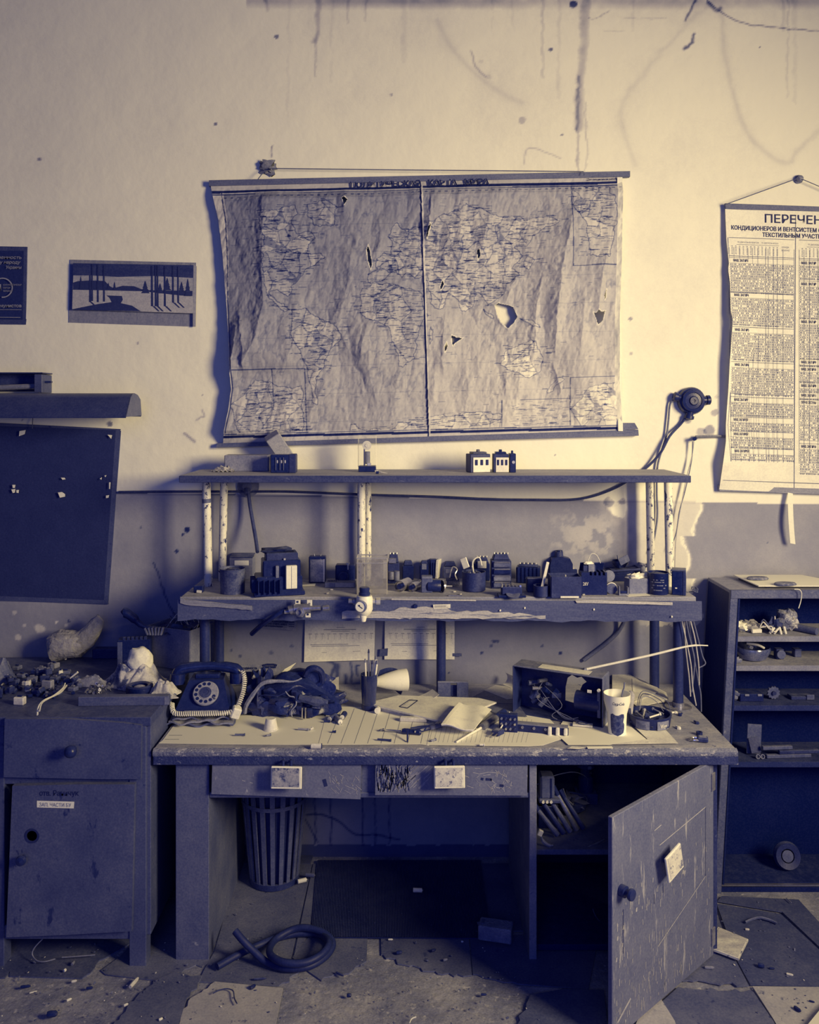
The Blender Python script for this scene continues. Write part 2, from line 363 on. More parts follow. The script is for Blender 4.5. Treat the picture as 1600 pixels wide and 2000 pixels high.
# floor: screed with broken linoleum tiles
floor = obj('floor', B().bx((0, 1.2, -.03), (7.4, 6, .06)), mat('screed', .55, .15, 5, .9, bump=.5, fleck=(.74, .36, 36, (1, 1, 1)), bsc=34, dust=0)); tag(floor, kind='structure')
mt1, mt2, mt3 = mat('linoleum', .39, .07, 6, .6, bump=.1, dust=0, fleck=(.22, .2, 26, (1, 1, 1))), mat('pale_linoleum', .72, .06, 7, .6, bump=.12, dust=0, fleck=(.4, .25, 30, (1, 1, 1))), mat('dark_linoleum', .31, .06, 6, .6, bump=.1, dust=0, fleck=(.2, .2, 22, (1, 1, 1)))
NT = [0]
def tile(poly, m, rag=(), th_=.004):
    """broken floor tile: outline in px; rag = indices of edges that are ragged"""
    pts = []
    for i, p in enumerate(poly):
        q = poly[(i+1) % len(poly)]; pts.append(p)
        if i in rag:
            k = max(3, int(math.hypot(q[0]-p[0], q[1]-p[1])/9))
            for j in range(1, k):
                a = j/k; pts.append((p[0]+(q[0]-p[0])*a+R.uniform(-5, 5), p[1]+(q[1]-p[1])*a+R.uniform(-4, 4)))
    o2 = [H(x, y, 0) for x, y in pts]; o = obj('floor_tile', B().prism([(v.x, v.y) for v in o2], th_), m, floor); NT[0] += 1; o.location.z = .0002+NT[0]*.0003; return o
tile([(19, 1909), (160, 1913), (206, 1873), (330, 1800), (150, 1720), (20, 1720)], mt3, (1,))
tile([(-90, 1918), (10, 1912), (22, 1895), (20, 1800), (-80, 1800)], mt3)
tile([(206, 1906), (310, 1918), (334, 1903), (362, 1895), (410, 1882), (402, 1760), (330, 1760), (236, 1870), (197, 1898)], mt1, (2, 3))
tile([(388, 1920), (545, 1928), (585, 1901), (610, 1870), (568, 1878), (610, 1690), (466, 1690), (420, 1860), (400, 1895)], mt1, (1, 2))
tile([(605, 1902), (628, 1918), (655, 1905), (690, 1898), (716, 1880), (718, 1836), (612, 1820), (571, 1873)], mt1, (1, 2, 3))
tile([(745, 1868), (760, 1874), (800, 1890), (850, 1900), (905, 1910), (922, 1908), (915, 1830), (744, 1830)], mt1, (0, 1, 2, 3))
tile([(924, 1906), (950, 1914), (985, 1922), (1012, 1925), (1150, 1935), (1170, 1830), (917, 1830)], mt3, (0, 1, 2))
tile([(606, 1690), (468, 1690), (490, 1650), (620, 1650)], mt3); tile([(612, 1690), (575, 1868), (612, 1818), (640, 1690)], mt1)
for i in range(4): tile([(640+i*160, 1690), (800+i*160, 1690), (815+i*150, 1822), (635+i*160, 1822)], mt3)
tile([(352, 2000), (368, 1960), (398, 1938), (420, 1922), (553, 1935), (540, 2000), (535, 2040), (340, 2040)], mt2, (0, 1, 2))
tile([(225, 2000), (262, 1960), (285, 1938), (300, 1920), (335, 1905), (395, 1910), (385, 1935), (365, 1955), (345, 2020), (200, 2040)], mt1, (0, 1, 2, 4, 5, 6))
tile([(1330, 1920), (1463, 1930), (1438, 1882), (1395, 1780), (1300, 1780)], mt1, (0,))
tile([(1325, 1933), (1472, 1943), (1511, 2000), (1530, 2040), (1240, 2060), (1262, 1990)], mt2 if 0 else mt1, (0,))
tile([(1470, 1932), (1640, 1934), (1700, 2040), (1536, 2040), (1512, 1998)], mt2)
tile([(1466, 1929), (1640, 1932), (1600, 1860), (1525, 1790), (1400, 1770), (1440, 1882)], mt3)
tile([(1640, 1850), (1560, 1762), (1410, 1755), (1402, 1765), (1528, 1786), (1604, 1858)], mt3)
tile([(1245, 2000), (1290, 1955), (1318, 2000), (1330, 2040), (1230, 2040)], mt2)
tile([(1010, 2010), (1036, 1950), (1100, 1938), (1180, 1940), (1190, 2040), (1030, 2040)], mt3, (0,))
# ================================================================ FURNITURE
RX = Matrix.Rotation(math.pi/2, 4, 'X')
def plate(b, pts, y, t):
    """upright plate with px outline; front face at depth y, t thick"""
    o = [W(a, c, y) for a, c in pts]; return b.prism([(v.x, v.z) for v in o], -t, tr(0, y, 0) @ RX)
def bb(x0, x1, y0, y1, z0, z1, b=None, ch=.002):
    b = b or B(); return b.bx(((x0+x1)/2, (y0+y1)/2, (z0+z1)/2), (x1-x0, y1-y0, z1-z0), b=ch)
scr = (.62, .22, 30, (1, 1, 1))
m_desk = mat('worn_desk_paint', .33, .05, 7, .55, bump=.15, fleck=(.6, .1, 26, (1, 1, 1)))
m_top = mat('worn_desktop', .52, .07, 9, .5, bump=.2, fleck=(.3, .2, 18, (1, 1, 1)), grain=(.5, 2, 1))
m_lip = mat('chipped_lip', .42, .08, 20, .6, bump=.4, fleck=(.75, .5, 45, (.6, 1, 1.4)))
m_edge = mat('lip_underside', .16, .05, 20, .6, bump=.3, fleck=(.6, .25, 60, (.5, 1, 1)))
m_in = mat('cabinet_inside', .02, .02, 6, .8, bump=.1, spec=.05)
m_door = mat('scuffed_door_paint', .40, .05, 5, .55, bump=.12, fleck=(.66, .33, 34, (1, 1, .13)))
m_draw = mat('scratched_drawer_paint', .42, .04, 8, .5, bump=.12, fleck=(.66, .18, 40, (1, 1, .5)))
m_black = mat('black_plastic', .10, .03, 20, .35, bump=.03)
m_tile = mat('ceramic_tile', .88, .07, 40, .3, bump=.05, fleck=(.45, .45, 50, (1, 1, 1)))
m_tiled = mat('dirty_ceramic_tile', .62, .10, 45, .35, bump=.08, fleck=(.3, .5, 60, (1, 1, 1)))
m_tilee = mat('tile_rim', .97, .03, 40, .3, bump=0)
m_dark = mat('dark_varnish', .17, .04, 7, .5, bump=.1, fleck=(.4, .1, 24, (1, 1, 1)))
m_scr = mat('bare_scratch', .68, .05, 40, .8, bump=0)
m_deep = mat('gouge_and_shade', .08, .02, 40, .8, bump=0)
m_steel = mat('dull_steel', .55, .08, 30, .35, metal=.55, bump=.05)
desk = th('desk', 'long dark painted work desk with two drawers and a right cabinet standing open', 'desk', (.1, 3.2, 0))
D_ = lambda n, b, m, lab=None, p=None: obj(n, b, m, p or desk, lab, world=True)
D_('desktop', bb(-.852, 1.088, 2.905, 3.58, .693, .721), m_top)
b = B(); b.prism([(0, 0), (.012, 0), (.016, .006), (.016, .016), (.008, .022), (0, .024)], 1.944, tr(-.853, 2.905, .697) @ Matrix(((0, 0, 1, 0), (-1, 0, 0, 0), (0, 1, 0, 0), (0, 0, 0, 1))))
D_('edge_moulding', b, m_lip, 'chipped pale moulding along the front edge')
D_('edge_board', bb(-.853, 1.094, 2.893, 2.915, .668, .699), m_edge, 'dark board under the chipped moulding')
D_('left_pedestal', bb(-.785, -.673, 2.92, 3.55, 0, .69), m_desk)
D_('partition', bb(.402, .427, 2.92, 3.52, 0, .69), mat('pale_post_paint', .46, .06, 12, .6, fleck=(.2, .15, 30, (1, 1, 1))))
D_('right_panel', bb(1.015, 1.042, 2.945, 3.52, 0, .69), m_dark)
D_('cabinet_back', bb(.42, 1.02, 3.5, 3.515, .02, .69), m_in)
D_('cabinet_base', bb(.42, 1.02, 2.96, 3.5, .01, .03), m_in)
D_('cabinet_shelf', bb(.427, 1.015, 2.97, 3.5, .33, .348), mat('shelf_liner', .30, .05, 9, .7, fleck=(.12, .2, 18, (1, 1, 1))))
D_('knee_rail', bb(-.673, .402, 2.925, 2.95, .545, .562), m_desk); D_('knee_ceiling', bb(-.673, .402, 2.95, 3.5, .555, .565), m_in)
D_('drawer_divider', bb(-.165, -.113, 2.93, 3.4, .56, .69), m_desk)
for i, (pts, tm) in enumerate((([(415, 1479), (706, 1487), (704, 1561), (413, 1551)], m_tiled), ([(734, 1481), (1031, 1483), (1030, 1554), (733, 1553)], m_tile))):
    b = plate(B(), pts, 2.905, .02); dr = D_('drawer', b, m_draw, ('lower-worn drawer front with a grey tile as its pull', 'heavily scratched drawer front with a pale tile as its pull')[i])
    cx, cy = ((559, 1520), (878, 1519))[i]; p = W(cx, cy, 2.86)
    b = B(); b.bx((p.x, 2.865, p.z), (.102, .009, .074), rot(0, (1, -1)[i], 0), .003); h = D_('tile_handle', b, m_tilee, None, dr)
    b = B(); b.bx((p.x-.002, 2.8602, p.z+.002), (.09, .002, .062), rot(0, (1, -1)[i], 0), .0008); D_('tile_face', b, tm, None, dr)
    b = B()
    for s in (-.012, .014): b.cyl((p.x+s, 2.872, p.z+.024), (p.x+s, 2.876, p.z+.052), .0052, n=8).cyl((p.x+s, 2.905, p.z+.046), (p.x+s, 2.874, p.z+.046), .0045, n=8)
    D_('handle_peg', b, m_black, None, dr)['kind'] = 'stuff'
    b, b2 = B(), B(); fn = lambda x, y: W(x, y, 2.9042)
    if i:
        for k in range(150):
            x = R.uniform(736, 802); y = R.uniform(1505, 1548); strip(b2 if k % 5 else b, [(x, y), (x+R.uniform(-5, 5), y-R.uniform(8, 18))], R.uniform(.8, 2), fn)
        for k in range(34): x = R.uniform(770, 840); y = R.uniform(1495, 1545); l = R.uniform(6, 24); strip(b, [(x, y), (x+l, y-l*.9)], R.uniform(.6, 1.1), fn)
        for k in range(40): x = R.uniform(915, 1000); y = R.uniform(1500, 1548); a = R.uniform(0, 6); l = R.uniform(4, 14); strip(b, [(x, y), (x+l*math.cos(a), y+l*math.sin(a))], R.uniform(.6, 1.1), fn)
        strip(b, [(935, 1512), (955, 1508), (975, 1510), (990, 1518)], 1, fn)
        for x, y, w in ((942, 1521, 5), (955, 1522, 12), (980, 1534, 8)): strip(b2, [(x-w/2, y), (x+w/2, y+1)], 5, fn)
    else:
        for k in range(26): x = R.uniform(640, 702); y = R.uniform(1506, 1545); a = R.uniform(.3, 2); l = R.uniform(5, 16); strip(b, [(x, y), (x+l*math.cos(a), y+l*math.sin(a))], R.uniform(.6, 1.1), fn)
        strip(b2, [(633, 1522), (637, 1536)], 7, fn)
        for x, y in ((473, 1524), (488, 1528), (503, 1493)): strip(b, [(x, y), (x+6, y+2)], 1.2, fn)
    D_('scratch', b, m_scr, 'bare scratches', dr)['kind'] = 'stuff'; D_('gouge', b2, m_deep, 'dark gouges', dr)['kind'] = 'stuff'
# door standing open
TH = math.radians(43); DM = tr(1.018, 2.935, 0) @ Matrix.Rotation(math.pi+TH, 4, 'Z')
dw = B().at(DM); dw.bx((.2975, 0, .341), (.595, .016, .652), b=.002); door = D_('door', dw, m_door, 'scuffed cabinet door swung open towards the front')
dl = B().at(DM); fd = lambda u, z: Vector((u, .0086, z)); dk = B().at(DM)
for a, c in (((.055, .53), (.055, .30)), ((.055, .53), (.34, .5)), ((.055, .30), (.35, .19))):
    strip(dk if a[0] == c[0] else dl, [a, c], .0022 if a[0] == c[0] else .003, fd)
for u, z0, z1 in ((.54, .25, .38), (.32, .345, .375), (.37, .33, .36)): strip(dk, [(u, z0), (u, z1)], .003, fd)
for k in range(260):
    u = R.uniform(.02, .58); z = R.random()**1.6*.42+.03
    if u < .2 and R.random() < .5: continue
    strip(dl, [(u, z), (u+R.uniform(-.002, .002), z+R.uniform(.006, .03))], R.uniform(.001, .003), fd)
for u, z in ((.57, .30), (.575, .24), (.54, .32), (.545, .27), (.47, .345), (.2, .36), (.19, .355)): strip(dl, [(u, z), (u-.002, z+.012)], .007, fd)
strip(dl, [(.33, .56), (.37, .555)], .003, fd); strip(dl, [(.57, .06), (.5, .1)], .008, fd)
D_('seam', dk, m_deep, 'dark seams of the patched panel', door)['kind'] = 'stuff'; D_('chipped_paint', dl, m_scr, 'pale chips and runs of worn paint', door)['kind'] = 'stuff'
HM = DM @ tr(.312, .042, .449) @ rot(0, 14, 0)
D_('tile_handle', B().at(HM).bx((0, 0, 0), (.088, .008, .084), b=.002), m_tilee, None, door); D_('tile_face', B().at(HM).bx((-.002, .0045, .002), (.077, .002, .073), b=.0006), m_tile, None, door)
D_('handle_peg', B().at(DM).cyl((.312, 0, .449), (.312, .04, .449), .012, n=10), m_dark, None, door)
KM = DM @ tr(.553, .006, .442) @ rot(-90)
D_('knob', B().at(KM).lathe([(.017, 0), (.017, .02), (.009, .022), (.009, .03), (.016, .033), (.018, .038), (.016, .044), (0, .046)], 20), m_black, 'black turned knob', door)
for z in (.08, .6):
    D_('hinge', B().at(DM).bx((.006, .01, z), (.022, .005, .06), b=.001), m_steel, None, door)
# ---------------------------------------------------------------- pipe rack with two boards above the desk
m_pipe = mat('chipped_white_paint', .96, .03, 15, .5, bump=.1, fleck=(.12, .42, 60, (1, 1, .55)))
m_dpipe = mat('dark_pipe_paint', .14, .03, 15, .4, bump=.08)
m_board = mat('rack_board', .56, .07, 9, .7, bump=.3, grain=(.3, 1, 1), fleck=(.75, .12, 60, (1, 1, 1)))
m_bedge = mat('rack_board_edge', .2, .06, 16, .7, bump=.3, grain=(.25, 1, 1), fleck=(.55, .18, 50, (.25, 1, 1)))
m_apr = mat('apron_paint', .27, .07, 7, .5, bump=.2, grain=(.22, 1, 1.4), fleck=(.62, .1, 20, (.3, 1, 1)))
m_splint = mat('bare_splintered_wood', .72, .10, 14, .85, bump=.6, grain=(.15, 1, 2), fleck=(.25, .3, 30, (.12, 1, 1.6)))
rack = th('shelf_rack', 'two tier pipe rack with worn boards standing on the back of the desk', 'shelf', (.1, 3.4, .721))
K_ = lambda n, b, m, lab=None, p=None: obj(n, b, m, p or rack, lab, world=True)
K_('top_board', bb(-.856, 1.046, 3.25, 3.575, 1.588, 1.605), m_board); K_('top_board_edge', bb(-.858, 1.048, 3.238, 3.252, 1.578, 1.604), m_bedge, 'dark front edge of the top board')
K_('lower_board', bb(-.847, 1.06, 3.22, 3.575, 1.137, 1.157), m_board)
b = B(); NX = 60
def apr(u, v):
    x = -.852+1.927*u; z = 1.152-.075*v-.006*u; return (x, 3.2+.004*math.sin(x*9)*v, z+(.003*math.sin(x*31)+.002*math.sin(x*77))*(v > .9))
b.sheet(apr, NX, 4); K_('apron', b, m_apr, 'dark lacquered plank hung along the front')
K_('apron_core', bb(-.85, 1.072, 3.206, 3.23, 1.082, 1.14), m_apr)
b = B()
up_, lo_ = [], []
for i in range(40):
    x = 668+i*10.2; j = R.uniform(-2, 2); up_.append((x, 1196-(9 if 780 < x < 880 else 2)+j+max(0, x-930)*.06)); lo_.append((x, 1208+R.uniform(-1.5, 1.5)))
plate(b, up_+lo_[::-1], 3.194, .008); K_('splintered_strip', b, m_splint, 'bare splintered wood where the lacquer is gone')
b = B(); up_, lo_ = [(352, 1166)], [(352, 1178)]
for i in range(1, 15): x = 352+i*10; up_.append((x, 1170+i*1.0+R.uniform(-1, 1))); lo_.append((x, 1181+i*.75+R.uniform(-1, 1)))
plate(b, up_+lo_[::-1], 3.193, .006); K_('splintered_strip', b, mat('grey_bare_wood', .5, .08, 14, .85, bump=.5, grain=(.15, 1, 2)), 'grey bare wood at the left end')
b = B(); plate(b, [(1124, 1173), (1160, 1172), (1240, 1175), (1314, 1177), (1314, 1182), (1230, 1180), (1150, 1178), (1127, 1178)], 3.193, .006); K_('splintered_strip', b, m_splint, 'bare strip near the right end')
b = B(); plate(b, [(765, 1169), (860, 1171), (930, 1172), (930, 1174), (765, 1172)], 3.194, .005); K_('splintered_strip', b, m_splint)
b = B(); plate(b, [(846, 1181), (880, 1180), (880, 1188), (847, 1189)], 3.193, .0008); pl = K_('label_plate', b, mat('label_paper', .9, .05, 60, .8), 'small pale printed label')
b = B(); q = lambda x, y: W(x, y, 3.1918)
for i in range(3): strip(b, [(849, 1183+i*1.7), (R.uniform(870, 877), 1182.6+i*1.7)], .6, q)
K_('printed_line', b, m_deep, None, pl)['kind'] = 'stuff'
b = B(); b.cyl((W(812, 1184, 3.193).x, 3.2, W(812, 1184, 3.193).z), (W(812, 1184, 3.193).x, 3.19, W(812, 1184, 3.193).z), .008, .007, 14); K_('bolt_head', b, m_black)
for x, y in ((1160, 1190), (977, 1192), (1025, 1187), (1312, 1204)):
    p = W(x, y, 3.2); K_('screw', B().cyl(p, (p.x, 3.194, p.z), .004, .003, 8), mat('bright_nail', .95, .03, 50, .4, bump=0), None)
def pipe(x, y, z0, z1, r, m, n='pipe_leg', foot=False, x2=None):
    b = B(); b.tube([(x, y, z0), (x2 if x2 is not None else x, y, z1)], r, 18); o = K_(n, b, m)
    if foot: K_('flange', B().lathe([(.05, 0), (.05, .004), (.022, .006), (.022, .02)], 24, (x, y, z0)), m_steel, 'round floor flange of the pipe', o)
    return o
for x, y, r, x2 in ((-.79, 3.42, .0165, -.799), (1.024, 3.42, .0165, 1.016), (-.76, 3.53, .0155, -.752), (.98, 3.53, .0155, .973), (-.189, 3.42, .016, -.189), (-.169, 3.53, .014, -.169)):
    o = pipe(x, y, 1.157, 1.588, r, m_pipe, 'upper_leg', x2=x2); K_('flange', B().lathe([(.03, -.004), (.03, 0)], 20, (x2, y, 1.5878)), m_dpipe, None, o)
for x, y, f in ((-.776, 3.3, 0), (1.019, 3.3, 1), (-.765, 3.5, 0), (.985, 3.5, 0), (.127, 3.5, 0)): pipe(x, y, .722, 1.137, .019, m_dpipe, 'lower_leg', f)
o = K_('collar', B().cyl((-.7966, 3.42, 1.484), (-.7975, 3.42, 1.5), .0174, n=18), mat('grey_tape', .4, .04, 30, .6), 'grey tape band')
# ---------------------------------------------------------------- left cabinet
m_cab = mat('bedside_cabinet_paint', .28, .05, 6, .5, bump=.1, fleck=(.1, .22, 14, (1, 1, 1)))
m_cabt = mat('cabinet_top_varnish', .22, .05, 8, .5, bump=.15, fleck=(.4, .12, 30, (1, 1, 1)))
lc = th('cabinet', 'dark painted cabinet with one drawer and one door under the heap of parts', 'cabinet', (-1.1, 3.2, 0))
C_ = lambda n, b, m, lab=None, p=None: obj(n, b, m, p or lc, lab, world=True)
C_('top', bb(-1.75, -.857, 2.885, 3.585, .80, .83), m_cabt, 'wide overhanging top board')
C_('side_panel', bb(-.885, -.862, 2.90, 3.55, .1, .8), m_cab); C_('side_panel', bb(-1.375, -1.352, 2.90, 3.55, .1, .8), m_cab)
C_('leg', bb(-.93, -.874, 2.887, 2.94, 0, .8), m_cab); C_('leg', bb(-1.40, -1.345, 2.887, 2.94, 0, .8), m_cab)
C_('leg', bb(-.93, -.874, 3.49, 3.54, 0, .8), m_cab); C_('leg', bb(-1.40, -1.345, 3.49, 3.54, 0, .8), m_cab)
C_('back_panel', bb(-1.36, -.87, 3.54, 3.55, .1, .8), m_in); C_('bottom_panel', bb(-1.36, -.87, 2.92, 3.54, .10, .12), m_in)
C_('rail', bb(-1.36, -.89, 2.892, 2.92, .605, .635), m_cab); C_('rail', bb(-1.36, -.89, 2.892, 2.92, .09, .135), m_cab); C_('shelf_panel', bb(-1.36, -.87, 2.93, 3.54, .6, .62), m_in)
b = plate(B(), [(9, 1404), (140, 1405), (240, 1412), (276, 1417), (275, 1522), (200, 1522), (7, 1518)], 2.872, .018); dr = C_('drawer', b, m_cab)
p = W(138, 1468, 2.84); C_('knob', B().at(tr(p.x, 2.872, p.z) @ rot(90)).lathe([(.008, 0), (.007, .012), (.012, .016), (.0195, .028), (.0205, .036), (.016, .046), (.008, .051), (0, .052)], 20), m_black, 'round black knob', dr)
b = B()
pl = [W(x, y, 2.868) for x, y in ((24, 1535), (150, 1532), (263, 1532), (257, 1819), (130, 1826), (12, 1831))]
b.prism([(v.x, v.z) for v in pl], -.018, tr(0, 2.868, 0) @ RX); cd = C_('door', b, mat('warped_door_paint', .30, .05, 6, .5, bump=.12, fleck=(.12, .26, 14, (1.4, 1, .6))), 'warped door hanging slightly ajar')
fn = lambda x, y: W(x, y, 2.8672)
p = W(40, 1682, 2.84); C_('knob', B().at(tr(p.x, 2.868, p.z) @ rot(90)).lathe([(.007, 0), (.007, .01), (.012, .014), (.017, .024), (.014, .034), (0, .038)], 18), m_black, 'dull black knob', cd)
p = W(62, 1633, 2.866); C_('keyhole_ring', B().at(tr(p.x, 2.868, p.z) @ rot(90)).lathe([(.025, 0), (.024, .0015), (.017, .001), (.016, -.004), (0, -.005)], 20), m_deep, 'worn round hole', cd)
b = B(); plate(b, [(72, 1564), (145, 1566), (144, 1579), (72, 1577)], 2.8668, .0006); lp = C_('paper_label', b, mat('cream_label', 1, .02, 60, .8), 'cream paper label', cd)
b = B(); fn2 = lambda x, y: W(x, y, 2.8658); text(b, 'ЗАП. ЧАСТИ БУ', fn2, 77, 1575, 7, 62, dy=.02); C_('lettering', b, mat('faded_ink', .5, .03, 50, .8, bump=0), None, lp)
b = B(); text(b, 'отв. Раничук', fn, 77, 1554, 10, 77, bold=.02); C_('lettering', b, mat('pencil_mark', .02, .03, 50, .8, bump=0), None, cd)
# ---------------------------------------------------------------- right open cabinet
rc = th('shelf_cabinet', 'open fronted dark cabinet full of parts at the right edge', 'cabinet', (1.6, 3.45, 0))
SH = Matrix(((1, 0, .056, 0), (0, 1, 0, 0), (0, 0, 1, 0), (0, 0, 0, 1)))
def Q_(n, x0, x1, y0, y1, z0, z1, m, lab=None): return obj(n, bb(x0, x1, y0, y1, z0, z1, B().at(SH)), m, rc, lab, world=True)
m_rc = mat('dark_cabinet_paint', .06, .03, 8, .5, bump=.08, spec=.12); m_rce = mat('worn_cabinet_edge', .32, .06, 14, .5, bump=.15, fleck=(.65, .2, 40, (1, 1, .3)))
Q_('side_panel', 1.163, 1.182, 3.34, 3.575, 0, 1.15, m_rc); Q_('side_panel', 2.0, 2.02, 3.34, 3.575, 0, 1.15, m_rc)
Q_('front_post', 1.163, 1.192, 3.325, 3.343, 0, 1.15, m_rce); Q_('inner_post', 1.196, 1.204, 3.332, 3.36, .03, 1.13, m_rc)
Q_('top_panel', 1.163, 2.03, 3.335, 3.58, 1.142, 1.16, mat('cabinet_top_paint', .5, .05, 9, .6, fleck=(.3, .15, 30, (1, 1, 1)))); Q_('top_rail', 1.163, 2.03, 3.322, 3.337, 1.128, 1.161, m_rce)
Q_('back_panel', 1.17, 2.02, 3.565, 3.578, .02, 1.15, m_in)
m_rcs = mat('dusty_shelf', .5, .06, 12, .7, bump=.15); m_rcd = mat('shaded_shelf', .14, .05, 12, .7, bump=.15, dust=.1, spec=.15)  # darker copy for the lower shelves paints in the dimmer light down there
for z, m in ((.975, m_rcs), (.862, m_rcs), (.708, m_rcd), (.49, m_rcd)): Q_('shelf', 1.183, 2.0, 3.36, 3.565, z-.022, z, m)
Q_('plinth', 1.18, 2.02, 3.335, 3.35, .0, .02, m_rc); Q_('metal_rail', 1.183, 2.0, 3.33, 3.345, .024, .031, mat('bright_rail', .6, .03, 20, .25, metal=.8, bump=0), 'metal strip that catches the light'); Q_('bottom_panel', 1.183, 2.0, 3.35, 3.565, .02, .03, m_rc)
# ================================================================ ON THE WALL
m_paper = mat('paper', 1, .03, 25, .85, bump=.06); m_paperg = mat('greyed_paper', .93, .05, 25, .85, bump=.06)
m_ink = mat('print_ink', .06, .02, 60, .7, bump=0); m_inkg = mat('grey_ink', .36, .03, 60, .8, bump=0)
m_batten = mat('wooden_batten', .36, .06, 20, .6, bump=.2, grain=(.2, 1, 1)); m_cord = mat('cord_fibre', .3, .05, 80, .8)
m_pale = mat('pale_paint', .97, .03, 20, .6, bump=.05)
def lerp_pts(p, t):
    xs = [a for a, _ in p]; return np.interp(t, xs, [b for _, b in p])
